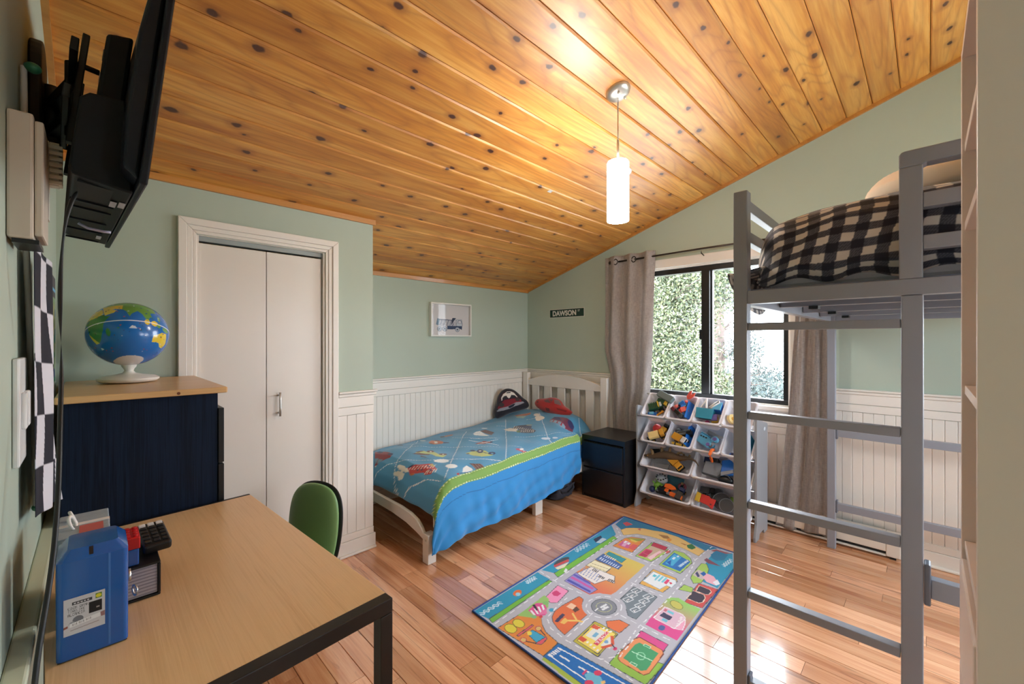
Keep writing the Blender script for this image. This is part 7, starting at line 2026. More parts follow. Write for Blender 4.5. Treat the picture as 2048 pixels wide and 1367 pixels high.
# ------------------------------------------------------------------ toy rack
rk = thing('toy_rack', 'grey toy organiser rack with tilted bins under the window', 'rack', (3.18, 1.22, 0))
rg = mat('rack_grey', (146, 150, 156), rough=0.4)
wbin = mat('bin_white', (222, 222, 230), rough=0.35)
RT = R(43)
for y0, y1 in ((1.640, 1.655), (0.790, 0.805)):
    o = [(3.045, 0.0), (3.045, 0.03), (3.062, 0.075), (3.075, 0.11), (3.075, 0.795), (3.085, 0.805), (3.320, 0.745), (3.330, 0.735), (3.330, 0.0), (3.25, 0.0), (3.235, 0.03), (3.14, 0.03), (3.125, 0.0)]
    fix_normals(MB().prism([(a, y0, c) for a, c in o], (0, y1 - y0, 0)).build('side_panel', rg, rk, bevel=0.002))
    hole = MB().prism([(3.255 + 0.020 * math.cos(q), y0 - 0.0006, 0.715 + 0.013 * math.sin(q)) for q in [2 * math.pi * k / 14 for k in range(14)]], (0, y1 - y0 + 0.0012, 0)).build('hand_hole', mat('hole_pale', (206, 212, 220), rough=0.6), rk)
    fix_normals(hole)
vb, nb_ = Vector((math.cos(RT), 0, math.sin(RT))), Vector((-math.sin(RT), 0, math.cos(RT)))
bM = Matrix((Vector((0, -1, 0)), vb, nb_)).transposed()
ROWS = (0.735, 0.535, 0.338, 0.128)
FX = 3.052
for zf in ROWS:
    for t_, dn in ((0.002, 0.0172), (0.234, 0.0172)):
        p = Vector((FX, 0, zf)) + vb * t_ - nb_ * dn
        MB().tube([(p.x, 1.6395, p.z), (p.x, 0.8055, p.z)], 0.0045, 8).build('rod', 'steel', rk, smooth=True)

def rrect(w, d, r_, z, n=5):
    pts = []
    for cx_, cy_, a0 in ((w / 2 - r_, d - r_, 0), (-w / 2 + r_, d - r_, 90), (-w / 2 + r_, r_, 180), (w / 2 - r_, r_, 270)):
        for k in range(n):
            q = R(a0 + 90 * k / (n - 1))
            pts.append((cx_ + r_ * math.cos(q), cy_ + r_ * math.sin(q), z))
    return pts
def inset(w, d, s_, r_, z):
    return [(a, b_ + s_, c) for a, b_, c in rrect(w - 2 * s_, d - 2 * s_, max(0.004, r_), z)]
def bin_mesh(w, d=0.236, h=0.105):
    loops = [inset(w, d, 0.030, 0.020, -h), inset(w, d, 0.0105, 0.020, -0.012), inset(w, d, 0.0, 0.018, -0.012), inset(w, d, -0.001, 0.018, -0.003), inset(w, d, 0.002, 0.017, 0.0), inset(w, d, 0.010, 0.016, 0.0), inset(w, d, 0.0135, 0.018, -0.008), inset(w, d, 0.033, 0.018, -h + 0.003)]
    n = len(loops[0])
    mb = MB()
    mb.add([p for l in loops for p in l], [(i * n + k, i * n + (k + 1) % n, (i + 1) * n + (k + 1) % n, (i + 1) * n + k) for i in range(len(loops) - 1) for k in range(n)] + [tuple(range(n))[::-1], tuple(range((len(loops) - 1) * n, len(loops) * n))])
    return mb
BINS = {}
small = smooth_obj(bin_mesh(0.1965).build('toy_bin', wbin), 40)
large = smooth_obj(bin_mesh(0.397).build('toy_bin', wbin), 40)
rowname = ('top', 'second', 'third', 'bottom')
used_first = {'s': True, 'l': True}
for r_, zf in enumerate(ROWS):
    ys = (1.512, 1.313, 1.114, 0.915) if r_ < 2 else (1.420, 1.020)
    for i, y_ in enumerate(ys):
        src = small if r_ < 2 else large
        key = 's' if r_ < 2 else 'l'
        o = src
        if not used_first[key]:
            o = src.copy()
            COL.objects.link(o)
        used_first[key] = False
        o.matrix_world = Matrix.Translation((FX, y_, zf)) @ bM.to_4x4()
        BINS[(r_, i)] = (Vector((FX, y_, zf)), o)
desc = {(0, 0): 'small white bin holding the green truck, top row nearest the black chest', (0, 1): 'small white bin with the red finned dart, top row', (0, 2): 'small white bin holding the teal bucket, top row', (0, 3): 'small white bin behind the loft bed post, top row end by the curtain',
        (1, 0): 'small white bin holding the red ball, second row', (1, 1): 'small white bin holding the yellow and white truck, second row', (1, 2): 'small white bin holding the light blue plane, second row', (1, 3): 'small white bin nearly empty, second row end by the curtain',
        (2, 0): 'wide white bin holding the brown dinosaur, third row', (2, 1): 'wide white bin holding the grey case and blue cloth, third row', (3, 0): 'wide white bin with the orange toy pistol, bottom row', (3, 1): 'wide white bin holding grey pans, bottom row'}
for k, (_, o) in BINS.items():
    tag(o, desc[k], 'bin', 'white bins in the toy rack')

# ------------------------------------------------------------------ toys: local frame a = right, b = up the slope, c = out of the bin
PAL = {}
def pm(name, col, rough=0.38):
    return mat('toy_' + name, col, rough=rough, vary=0.05, vscale=40)
pm('green', (26, 78, 56)); pm('grey', (102, 116, 116), 0.6); pm('yellow', (206, 170, 52)); pm('blue', (24, 104, 190)); pm('red', (200, 46, 44)); pm('pink', (214, 84, 140))
pm('black', (18, 20, 22)); pm('teal', (18, 92, 112)); pm('white', (214, 210, 206)); pm('sky', (92, 168, 204)); pm('orange', (228, 104, 30)); pm('brown', (92, 70, 48), 0.6); pm('tan', (140, 112, 76), 0.6)
pm('amber', (206, 148, 44)); pm('dgrey', (62, 66, 70)); pm('mgrey', (120, 126, 134)); pm('lime', (110, 160, 56)); pm('purple', (104, 88, 150)); pm('navy', (24, 36, 76)); pm('salmon', (220, 96, 88)); pm('cream', (226, 200, 136)); pm('tealblue', (40, 140, 170)); pm('clear', (196, 206, 214)); pm('wine', (110, 44, 56))
TM = lambda n: MATS['toy_' + n]
class Toy:
    def __init__(s, binkey, name, label, cat='toy', at=(0, 0.1, -0.06), spin=0.0, tilt=(0, 0), free=False):
        org, _ = BINS[binkey]
        if not free:
            at = (at[0] * 0.84, 0.118 + (at[1] - 0.118) * 0.84, at[2] + 0.016)
        s.k = 1.0 if free else 1.04
        s.o = org + bM @ Vector(at)
        s.M = bM @ rotm('Z', spin) @ rotm('X', tilt[0]) @ rotm('Y', tilt[1])
        s.root = thing(name, label, cat, tuple(s.o), 'toys in the rack bins')
    def p(s, a, b_, c):
        return s.o + s.M @ (Vector((a, b_, c)) * s.k)
    def box(s, name, m, a0, a1, b0, b1, c0, c1, bev=0.003, parent=None):
        return MB().obox(s.p((a0 + a1) / 2, (b0 + b1) / 2, (c0 + c1) / 2), (a1 - a0) / 2 * s.k, (b1 - b0) / 2 * s.k, (c1 - c0) / 2 * s.k, s.M).build(name, TM(m), parent or s.root, bevel=bev)
    def ball(s, name, m, a, b_, c, r1, r2=None, r3=None):
        f_ = lambda q: None if q is None else q * s.k
        return MB().ball(s.p(a, b_, c), f_(r1), f_(r2), f_(r3), 18, 12, s.M).build(name, TM(m), s.root, smooth=True)
    def tube(s, name, m, pts, r_, n=10):
        r_ = [q * s.k for q in r_] if isinstance(r_, list) else r_ * s.k
        return MB().tube([s.p(*q) for q in pts], r_, n).build(name, TM(m), s.root, smooth=True)
    def disc(s, name, m, a, b_, c, r_, w, axis='a', parent=None):
        d = {'a': Vector((w / 2, 0, 0)), 'b': Vector((0, w / 2, 0)), 'c': Vector((0, 0, w / 2))}[axis]
        v0 = Vector((a, b_, c))
        return MB().tube([s.p(*(v0 - d)), s.p(*(v0 + d))], r_ * s.k, 16).build(name, TM(m), parent or s.root, bevel=0.0015)
    def prism(s, name, m, pts, c0, c1, bev=0.002):
        return fix_normals(MB().prism([s.p(a, b_, c0) for a, b_ in pts], s.M @ Vector((0, 0, c1 - c0)) * s.k).build(name, TM(m), s.root, bevel=bev))
    def wheels(s, m, pts, r_, w, axis='a', hub=None):
        for q in pts:
            wh = s.disc('wheel', m, *q, r_, w, axis)
            if hub:
                s.disc('hub', hub, *q, r_ * 0.45, w + 0.003, axis, wh)

def truck(key, name, label, cab, bed_, at, spin, sc=1.0, tilt=(0, 0)):
    t = Toy(key, name, label, 'toy truck', at, spin, tilt)
    k = sc
    t.box('chassis', 'black', -.055 * k, .055 * k, -.018 * k, .018 * k, -.014 * k, 0)
    t.box('cab', cab, .020 * k, .052 * k, -.022 * k, .022 * k, 0, .040 * k, .004)
    t.box('windscreen', 'black', .0525 * k, .0535 * k, -.016 * k, .016 * k, .018 * k, .034 * k, 0)
    t.prism('dump_bed', bed_, [(-.058 * k, -.024 * k), (.014 * k, -.024 * k), (.014 * k, .024 * k), (-.058 * k, .024 * k)], .004 * k, .034 * k)
    t.wheels('black', [(x_ * k, y_ * k, -.016 * k) for x_ in (-.036, .034) for y_ in (-.021, .021)], .016 * k, .012 * k, 'b', 'amber')
    return t

# top row
t = Toy((0, 0), 'toy_truck', 'dark green toy truck with ribbed body in the top left bin', 'toy truck', (-.022, .118, -.052), 28, (12, 0))
t.box('body', 'green', -.050, .020, -.026, .026, -.012, .030, .005)
for k in range(5):
    t.box('body_rib', 'green', -.046 + .013 * k, -.040 + .013 * k, -.028, .028, .0302, .036, .001)
t.box('cab', 'green', .022, .052, -.024, .024, -.012, .026, .005)
t.box('yellow_panel', 'yellow', .022, .030, -.022, .022, .0262, .048, .002)
t.box('crate', 'clear', .034, .050, -.018, .014, .0263, .040, .002)
t.wheels('black', [(x_, y_, -.016) for x_ in (-.032, .036) for y_ in (-.028, .028)], .019, .012, 'b', 'yellow')
t = Toy((0, 0), 'toy_car', 'small shiny blue toy car at the front of the top left bin', 'toy car', (-.030, .042, -.060), 8, (10, 0))
t.prism('car_body', 'blue', [(-.036, -.014), (.036, -.014), (.038, .014), (-.036, .014)], -.006, .010, .005)
t.prism('car_roof', 'sky', [(-.020, -.011), (.014, -.011), (.014, .011), (-.020, .011)], .0105, .020, .004)
t.wheels('black', [(x_, y_, -.007) for x_ in (-.022, .022) for y_ in (-.014, .014)], .009, .006, 'b')
t = Toy((0, 0), 'foam_block', 'long grey rounded foam block sticking up out of the top left bin', 'toy block', (.060, .190, .012), -27, (10, -6), True)
t.prism('block', 'grey', [(-.085, -.022), (-.078, -.028), (.075, -.028), (.078, -.020), (.078, .022), (.070, .026), (-.070, .026), (-.083, .014)], -.008, .022, .004)
t = Toy((0, 0), 'toy_rod', 'short yellow toy bar lying behind the blue car', 'toy', (.038, .060, -.060), 55, (8, 0))
t.box('bar', 'amber', -.030, .030, -.007, .007, -.004, .006, .002)
t = Toy((0, 1), 'toy_ship', 'black toy boat hull at the front of the dart bin', 'toy boat', (-.030, .070, -.036), -38, (18, 0))
t.prism('hull', 'dgrey', [(-.058, -.016), (.048, -.018), (.064, 0), (.048, .018), (-.058, .016)], -.012, .012, .004)
t.box('deck', 'black', -.045, .030, -.012, .012, .0122, .018, .002)
t.box('cabin', 'wine', -.05, -.02, -.012, .012, .0182, .030, .002)
t = Toy((0, 1), 'robot_figure', 'red and blue toy robot figure tumbled in the dart bin', 'toy figure', (.015, .105, -.045), 30, (14, 0))
t.box('torso', 'salmon', -.018, .018, -.014, .024, 0, .026, .003)
t.box('head', 'blue', -.010, .010, .0245, .044, .004, .022, .003)
for s_ in (-1, 1):
    t.box('arm', 'red', .0185 * s_ if s_ > 0 else -.032, .032 if s_ > 0 else -.0185, -.020, .020, .004, .018, .003)
    t.box('leg', 'blue', .002 if s_ > 0 else -.016, .016 if s_ > 0 else -.002, -.056, -.0145, .002, .018, .003)
t = Toy((0, 1), 'robot_figure', 'blue toy figure with pale arms lying across the dart bin back', 'toy figure', (-.010, .165, -.040), -50, (14, 0))
t.box('torso', 'blue', -.018, .018, -.014, .024, 0, .026, .003)
t.ball('head', 'salmon', 0, .036, .013, .012)
for s_ in (-1, 1):
    t.box('arm', 'sky', .0185 if s_ > 0 else -.030, .030 if s_ > 0 else -.0185, -.020, .020, .004, .018, .003)
    t.box('leg', 'navy', .002 if s_ > 0 else -.016, .016 if s_ > 0 else -.002, -.050, -.0145, .002, .018, .003)
t = Toy((0, 1), 'plastic_sheet', 'blue plastic slab leaning at the side of the dart bin', 'toy part', (.062, .115, -.045), 6, (0, 58))
t.box('slab', 'blue', -.030, .030, -.075, .075, -.003, .003, .002)
t = Toy((0, 1), 'lawn_dart', 'lawn dart with metal stem and two red fins pointing up', 'dart', (.022, .200, .000), -36, (22, 0), True)
t.tube('stem', 'mgrey', [(0, -.075, -.06), (0, .012, .004)], .0028, 8)
for s_ in (-1, 1):
    t.prism('fin', 'salmon', [(0.001 * s_, 0), (.022 * s_, .012), (.030 * s_, .050), (.018 * s_, .074), (0.001 * s_, .045)], .004, .009, .001)
t.tube('tail_ring', 'white', [(.012, .070, .006), (.022, .078, .006), (.03, .07, .006), (.022, .062, .006), (.012, .070, .006)], .0016, 6)
t = Toy((0, 2), 'toy_bucket', 'teal blue square plastic tub at the front of its bin', 'tub', (-.022, .082, -.030), -2, (24, 0))
t.prism('tub', 'teal', [(-.052, -.030), (.046, -.030), (.052, .036), (-.060, .036)], -.030, .022, .004)
t.prism('tub_rim', 'tealblue', [(-.056, -.033), (.050, -.033), (.056, .039), (-.064, .039)], .0222, .027, .002)
t = Toy((0, 2), 'toy_easel', 'white folding plastic toy frame standing in the teal tub bin', 'toy', (-.030, .160, .004), 4, (-4, 0), True)
t.prism('frame_side', 'white', [(-.040, -.05), (-.030, -.05), (.004, .05), (-.008, .05)], 0, .012, .002)
t.prism('frame_side', 'white', [(.010, -.05), (.022, -.05), (.002, .05), (-.007, .046)], .013, .025, .002)
t.tube('handle', 'white', [(.028, -.03, .01), (.060, .012, .014), (.084, .034, .014), (.090, .018, .014), (.060, -.012, .012), (.040, -.036, .01)], .0055, 8)
t = Toy((0, 2), 'toy_box', 'bright blue box at the back of the teal tub bin', 'box', (.058, .168, -.040), 0, (0, 0))
t.box('box_body', 'blue', -.026, .026, -.034, .030, -.02, .030, .003)
t.box('box_lid', 'sky', -.027, .027, -.035, .031, .0302, .036, .002)
t = Toy((0, 2), 'toy_block', 'yellow and purple toy block beside the teal tub', 'toy block', (.050, .060, -.055), 12, (6, 0))
t.box('yellow_base', 'yellow', -.022, .022, -.020, .020, -.010, .010, .002)
t.box('purple_top', 'purple', -.020, .020, -.016, .030, .0105, .026, .003)
t = Toy((0, 2), 'toy_puck', 'pink plastic disc under the teal tub', 'toy', (-.010, .036, -.070), 0, (0, 0))
t.disc('puck', 'pink', 0, 0, 0, .016, .010, 'c')
t = Toy((0, 3), 'rolling_toy', 'pale yellow toy wheel showing beside the loft bed post', 'toy wheel', (-.055, .080, -.045), 0, (0, 55))
t.disc('wheel', 'cream', 0, 0, 0, .032, .022, 'c')
t.disc('hub', 'amber', 0, 0, .012, .012, .008, 'c')
t = Toy((0, 3), 'toy_bottle', 'purple and white toy shaker near the curtain end of the top row', 'toy', (.055, .07, -.05), 20, (10, 0))
t.ball('body', 'purple', 0, 0, 0, .020, .03, .018)
t.tube('neck', 'white', [(0, .03, 0), (0, .05, .002)], .008)
# second row
t = Toy((1, 0), 'toy_ball', 'red rubber ball at the back of the second row left bin', 'ball', (-.012, .150, -.035), 0, (0, 0))
t.ball('ball', 'red', 0, 0, 0, .034)
t.disc('valve', 'black', 0, 0, .0335, .002, .002, 'c')
truck((1, 0), 'toy_truck', 'yellow toy dump truck under the red ball', 'amber', 'cream', (.012, .078, -.040), 30, 1.05, (12, 0))
t = Toy((1, 0), 'axle_toy', 'pair of loose black toy wheels at the side of the red ball bin', 'toy wheel', (-.050, .052, -.056), 40, (20, 0))
t.tube('axle', 'mgrey', [(-.022, 0, 0), (.022, 0, 0)], .003, 8)
t.wheels('black', [(-.022, 0, 0), (.022, 0, 0)], .016, .010, 'a', 'wine')
truck((1, 1), 'toy_truck', 'yellow and white toy truck with black wheels, second row', 'white', 'amber', (.000, .072, -.038), -20, 1.0, (12, 0))
t = Toy((1, 1), 'toy_tracks', 'yellow toy digger tracks at the front of the second row bin', 'toy part', (-.006, .028, -.050), -6, (24, 0))
t.prism('track_bar', 'yellow', [(-.055, -.008), (.055, -.010), (.055, .008), (-.055, .008)], -.004, .010, .002)
t.wheels('black', [(-.028, 0, .004), (.028, 0, .004)], .008, .024, 'b')
t = Toy((1, 1), 'toy_ladder_truck', 'dark toy crane truck behind the yellow and white truck', 'toy truck', (.012, .140, -.038), 14, (10, 0))
t.box('chassis', 'black', -.055, .055, -.018, .018, -.014, .010, .002)
t.box('crane_bed', 'mgrey', -.050, .014, -.014, .014, .0105, .022, .002)
t.box('cab', 'black', .018, .052, -.018, .018, .0105, .036, .003)
t.tube('boom', 'dgrey', [(-.04, 0, .026), (.045, .004, .048)], .006)
t.wheels('dgrey', [(x_, y_, -.014) for x_ in (-.034, .034) for y_ in (-.019, .019)], .014, .010, 'b')
t = Toy((1, 1), 'plastic_sheet', 'thin blue board leaning on the side of the second row bin', 'toy part', (.060, .125, -.040), 2, (0, 70))
t.box('board', 'blue', -.036, .036, -.088, .088, -.002, .002, .001)
t = Toy((1, 2), 'toy_plane', 'light blue toy aeroplane with windows and grey wing', 'toy plane', (-.020, .090, -.036), -18, (16, 0))
t.prism('fuselage', 'sky', [(-.062, -.022), (.020, -.034), (.056, -.020), (.060, .006), (.010, .036), (-.062, .046)], -.020, .020, .008)
t.prism('roof_edge', 'tealblue', [(-.062, .046), (.008, .037), (.006, .044), (-.060, .053)], -.016, .016, .002)
for k in range(3):
    t.box('cockpit_window', 'black', -.052 + .019 * k, -.038 + .019 * k, .018, .028, .0202, .0215, .001)
for a_, b_ in ((.036, -.018), (.060, .035)):
    e = t.disc('engine', 'sky', a_, b_, .026, .020, .026, 'c')
    t.disc('engine_ring', 'purple', a_, b_, .040, .013, .004, 'c', e)
t.prism('wing', 'mgrey', [(-.020, .058), (.080, .052), (.092, .074), (-.024, .082)], .006, .018, .003)
t = Toy((1, 2), 'toy_propeller', 'grey toy helicopter blade lying beside the light blue plane', 'toy part', (.060, .100, -.020), 62, (16, 0))
t.box('blade', 'mgrey', -.060, .040, -.010, .010, 0, .012, .003)
t.disc('blade_hub', 'dgrey', -.055, 0, .012, .012, .010, 'c')
t = Toy((1, 2), 'toy_hook', 'orange plastic hook hanging over the front rim of its bin', 'toy', (.044, -.003, .004), 0, (0, 0), True)
t.tube('hook', 'orange', [(.004, .040, -.020), (.004, .022, .006), (.002, .002, .012), (-.002, -.018, .004), (.002, -.030, -.020), (.004, -.034, -.046)], [.010, .011, .011, .011, .011, .009], 12)
t.ball('hook_tip', 'orange', .004, -.034, -.050, .0095)
t = Toy((1, 3), 'toy_car', 'small dark blue toy at the bottom of the nearly empty bin', 'toy car', (-.045, .040, -.080), 0, (0, 0))
t.box('car_body', 'blue', -.022, .022, -.012, .012, -.006, .008, .004)
t.box('car_roof', 'navy', -.012, .012, -.010, .010, .0085, .016, .003)
t = Toy((1, 3), 'plastic_sheet', 'teal plastic sheet standing in the bin by the rack end', 'toy part', (.066, .118, -.030), 0, (0, 72))
t.prism('sheet', 'tealblue', [(-.05, -.085), (.03, -.085), (.048, .07), (-.045, .09)], -.002, .002, .001)
# third row
dn = Toy((2, 0), 'toy_dinosaur', 'long brown toy dinosaur lying across the third row bin', 'toy dinosaur', (.006, .095, -.002), -1, (12, 0), True)
dn.tube('body', 'brown', [(-.168, .002, .004), (-.150, -.004, .010), (-.118, .000, .008), (-.080, .016, .006), (-.040, .030, .006), (0.0, .034, .006), (.050, .034, .006), (.100, .034, .008), (.145, .040, .016), (.180, .040, .022), (.214, .026, .022), (.236, .000, .012)],
        [.010, .020, .018, .024, .031, .034, .027, .018, .012, .009, .006, .002], 16)
dn.ball('snout', 'brown', -.174, -.006, .006, .020, .012, .013)
dn.ball('eye', 'amber', -.152, -.008, .029, .004)
for a_, pts in ((0, [(-.118, .010, .016), (-.128, .036, .026), (-.142, .046, .034)]), (1, [(-.052, .045, .020), (-.056, .074, .028), (-.062, .098, .040), (-.056, .112, .044)]), (2, [(.006, .052, .016), (.004, .080, .026), (.012, .094, .034), (.030, .100, .034)]), (3, [(.060, .046, .008), (.072, .066, .014), (.094, .072, .018), (.110, .060, .018)])):
    dn.tube('limb', 'tan', pts, [.013, .010, .007, .004][:len(pts)] if len(pts) < 5 else .008, 10)
truck((2, 0), 'toy_truck', 'yellow toy loader truck under the dinosaur tail', 'amber', 'amber', (.078, .085, -.046), -34, 1.1, (8, 0))
t = Toy((2, 0), 'toy_raft', 'blue grey plastic toy tray under the dinosaur', 'toy part', (-.060, .050, -.072), 8, (10, 0))
t.prism('tray', 'mgrey', [(-.050, -.020), (.050, -.022), (.062, .016), (-.060, .020)], -.006, .008, .003)
t = Toy((2, 0), 'toy_dinosaur', 'small tan toy animal at the right end of the dinosaur bin', 'toy dinosaur', (.118, .140, -.038), 20, (10, 0))
t.tube('body', 'tan', [(-.05, 0, 0), (-.02, .006, .006), (.02, .006, .006), (.05, 0, .01)], [.010, .022, .020, .008], 12)
t.tube('neck', 'tan', [(.045, 0, .01), (.062, .018, .02)], .007)
for a_ in (-.022, .022):
    t.tube('limb', 'brown', [(a_, .008, .012), (a_ - .004, .030, .026)], .006)
t = Toy((2, 1), 'toy_case', 'flat dark grey plastic case in the right third row bin', 'toy case', (-.085, .095, -.030), -2, (14, 0))
t.prism('case_body', 'dgrey', [(-.060, -.045), (.050, -.052), (.068, -.030), (.068, .040), (.052, .056), (-.054, .050)], -.012, .016, .005)
t.prism('case_lid', 'mgrey', [(-.054, -.038), (.046, -.045), (.060, -.026), (.060, .036), (.046, .049), (-.048, .043)], .0162, .020, .002)
t = Toy((2, 1), 'toy_cape', 'bright blue crumpled cloth toy behind the loft bed post', 'cloth', (.022, .115, -.020), 10, (10, 0))
t.prism('cloth', 'blue', [(-.030, -.05), (.050, -.04), (.060, .03), (.030, .07), (-.025, .06)], -.010, .012, .006)
t.prism('cloth_fold', 'mgrey', [(-.028, -.055), (.050, -.030), (.048, -.008), (-.030, -.028)], .0122, .024, .004)
t = Toy((2, 1), 'toy_bag', 'black soft toy pouch at the front of the right third row bin', 'pouch', (.030, .040, -.052), 0, (14, 0))
t.ball('pouch', 'black', 0, 0, 0, .050, .030, .030)
t.tube('strap', 'dgrey', [(-.040, .0, .02), (-.02, .02, .036), (.02, .02, .036), (.04, 0, .02)], .004)
t = Toy((2, 1), 'toy_bag', 'dark green toy backpack at the curtain end of the third row', 'pouch', (.140, .095, -.040), 0, (14, 0))
t.ball('pouch', 'dgrey', 0, 0, 0, .036, .05, .04)
t.tube('strap', 'black', [(-.02, .03, .03), (0, .055, .05), (.02, .03, .03)], .004)
# bottom row
t = Toy((3, 0), 'toy_creature', 'lime green toy creature in the bottom left bin', 'toy', (-.105, .105, -.045), 24, (12, 0))
t.ball('body', 'lime', 0, 0, 0, .032, .022, .020)
t.ball('head', 'lime', .034, -.018, .008, .016)
for a_, b_ in ((-.03, .02), (.0, .03), (.026, .02), (-.02, -.026)):
    t.tube('limb', 'lime', [(a_ * .5, b_ * .5, .004), (a_, b_ * 1.5, .012)], .006)
t = Toy((3, 0), 'patterned_ball', 'white and grey patterned soft toy at the back of the bottom bin', 'toy', (-.078, .165, -.030), 0, (0, 0))
t.ball('ball', 'clear', 0, 0, 0, .045, .034, .034)
for k in range(9):
    q = k * 0.7
    t.ball('spot', 'dgrey', .034 * math.cos(q), .026 * math.sin(q), .022 + .004 * (k % 3), .007, .006, .005)
t = Toy((3, 0), 'toy_helmet', 'black rounded plastic shell in the middle of the bottom left bin', 'toy', (-.040, .085, -.060), 0, (0, 0))
t.ball('shell', 'black', 0, 0, 0, .050, .036, .034)
t.prism('brim', 'black', [(-.05, -.04), (.05, -.04), (.06, -.028), (-.06, -.028)], -.01, .004, .002)
t = Toy((3, 0), 'plastic_sheet', 'dark teal board at the back of the bottom left bin', 'toy part', (.030, .168, -.050), -4, (28, 0))
t.box('board', 'teal', -.060, .070, -.040, .045, -.004, .004, .003)
t = Toy((3, 0), 'toy_pistol', 'orange toy pistol on top of the bottom left bin pile', 'toy pistol', (.035, .090, -.020), -8, (16, 0))
t.prism('pistol_body', 'orange', [(-.045, -.010), (.010, -.012), (.030, -.004), (.046, .004), (.030, .018), (-.010, .026), (-.045, .016)], 0, .016, .003)
t.prism('grip', 'orange', [(-.030, -.012), (-.006, -.013), (-.012, -.040), (-.038, -.036)], .001, .014, .003)
t = Toy((3, 0), 'toy_launcher', 'amber orange toy tube at the front of the bottom left bin', 'toy', (.070, .042, -.042), -6, (14, 0))
t.box('tube_body', 'orange', -.030, .062, -.014, .016, -.010, .014, .004)
t.box('grey_tip', 'mgrey', -.056, -.0305, -.010, .012, -.007, .010, .003)
t = Toy((3, 0), 'toy_ring', 'dark red toy ring at the right end of the bottom left bin', 'toy', (.118, .140, -.036), 0, (14, 0))
ring(t.p(0, 0, 0), .022, .010, bM @ Vector((0.2, -0.2, 1))).build('ring', TM('wine'), t.root, smooth=True)
t.ball('ring_stone', 'tan', .0, .022, .010, .010)
t = Toy((3, 1), 'toy_pistol', 'red toy pistol with yellow grip at the front of the bottom right bin', 'toy pistol', (-.090, .066, .006), -3, (12, 0), True)
t.prism('grip', 'yellow', [(-.084, -.026), (-.046, -.032), (-.046, .034), (-.080, .040)], 0, .018, .005)
t.prism('pistol_body', 'red', [(-.045, -.026), (.010, -.034), (.046, -.052), (.056, .018), (.020, .020), (.010, .030), (-.045, .032)], .001, .017, .003)
t.disc('trigger_hole', 'wine', .032, -.024, .0175, .007, .002, 'c')
for (a_, b_, r2, lab) in ((-.02, .150, .046, 'grey toy frying pan at the back of the bottom right bin'), (.028, .100, .060, 'dark grey toy pan with pale rim in the bottom right bin'), (.070, .078, .046, 'dark toy pot lid at the front of the bottom right bin')):
    t = Toy((3, 1), 'toy_pan', lab, 'toy pan', (a_ - .04, b_, -.050), 0, (16, 0))
    t.disc('pan_base', 'dgrey', 0, 0, 0, r2, .016, 'c')
    ring(t.p(0, 0, .009), r2 * t.k, .0028, t.M @ Vector((0, 0, 1))).build('pan_rim', TM('mgrey'), t.root, smooth=True)
    t.tube('pan_handle', 'black', [(-r2, 0, .004), (-r2 - .04, .02, .008)], .006)
t = Toy((3, 1), 'toy_cone', 'orange plastic toy at the curtain end of the bottom row', 'toy', (.150, .060, -.040), 0, (10, 0))
t.prism('cone', 'orange', [(-.022, -.045), (.024, -.045), (.014, .050), (-.012, .050)], -.016, .016, .006)
t.box('cone_base', 'red', -.028, .030, -.054, -.0455, -.020, .020, .003)
t = Toy((3, 1), 'toy_leaf', 'lime green toy piece beside the pans', 'toy', (.055, .130, -.05), 0, (10, 0))
t.ball('leaf', 'lime', 0, 0, 0, .022, .03, .014)
t.tube('stalk', 'green', [(0, -.03, 0), (0, -.045, .004)], .004)

# more loose toys that fill the bins
for key, nm, lab, cat, at_, spin, cols in (
        ((1, 0), 'toy_truck', 'black and yellow toy pickup in the corner of the red ball bin', 'toy truck', (.055, .150, -.045), 70, ('black', 'amber')),
        ((0, 0), 'toy_truck', 'small yellow and green toy wagon at the back of the top left bin', 'toy truck', (.045, .165, -.045), -15, ('yellow', 'green')),
        ((2, 0), 'toy_truck', 'dark grey toy truck behind the brown dinosaur', 'toy truck', (-.115, .165, -.045), 12, ('dgrey', 'black')),
        ((3, 0), 'toy_truck', 'navy and black toy truck at the right end of the bottom left bin', 'toy truck', (.118, .070, -.050), 80, ('navy', 'black')),
        ((3, 1), 'toy_truck', 'black toy truck behind the pans in the bottom right bin', 'toy truck', (-.135, .165, -.045), 5, ('black', 'dgrey')),
        ((2, 1), 'toy_truck', 'dark toy truck at the back of the right third row bin', 'toy truck', (-.110, .185, -.050), 4, ('dgrey', 'navy'))):
    truck(key, nm, lab, cols[0], cols[1], at_, spin, 0.85, (10, 0))
for key, lab, at_, col in (
        ((0, 1), 'small red toy ball among the figures of the dart bin', (-.060, .140, -.050), 'salmon'),
        ((1, 1), 'black rubber toy ball at the back of the yellow and white truck bin', (-.055, .165, -.050), 'dgrey'),
        ((1, 2), 'grey toy ball under the light blue plane', (-.060, .165, -.050), 'mgrey'),
        ((3, 0), 'dark blue toy ball at the front of the bottom left bin', (-.150, .060, -.060), 'navy'),
        ((2, 0), 'black toy ball at the left end of the dinosaur bin', (-.155, .130, -.055), 'black')):
    t = Toy(key, 'toy_ball', lab, 'ball', at_)
    t.ball('ball', col, 0, 0, 0, .024)
    t.disc('valve', 'black', 0, 0, .0235, .0018, .002, 'c')

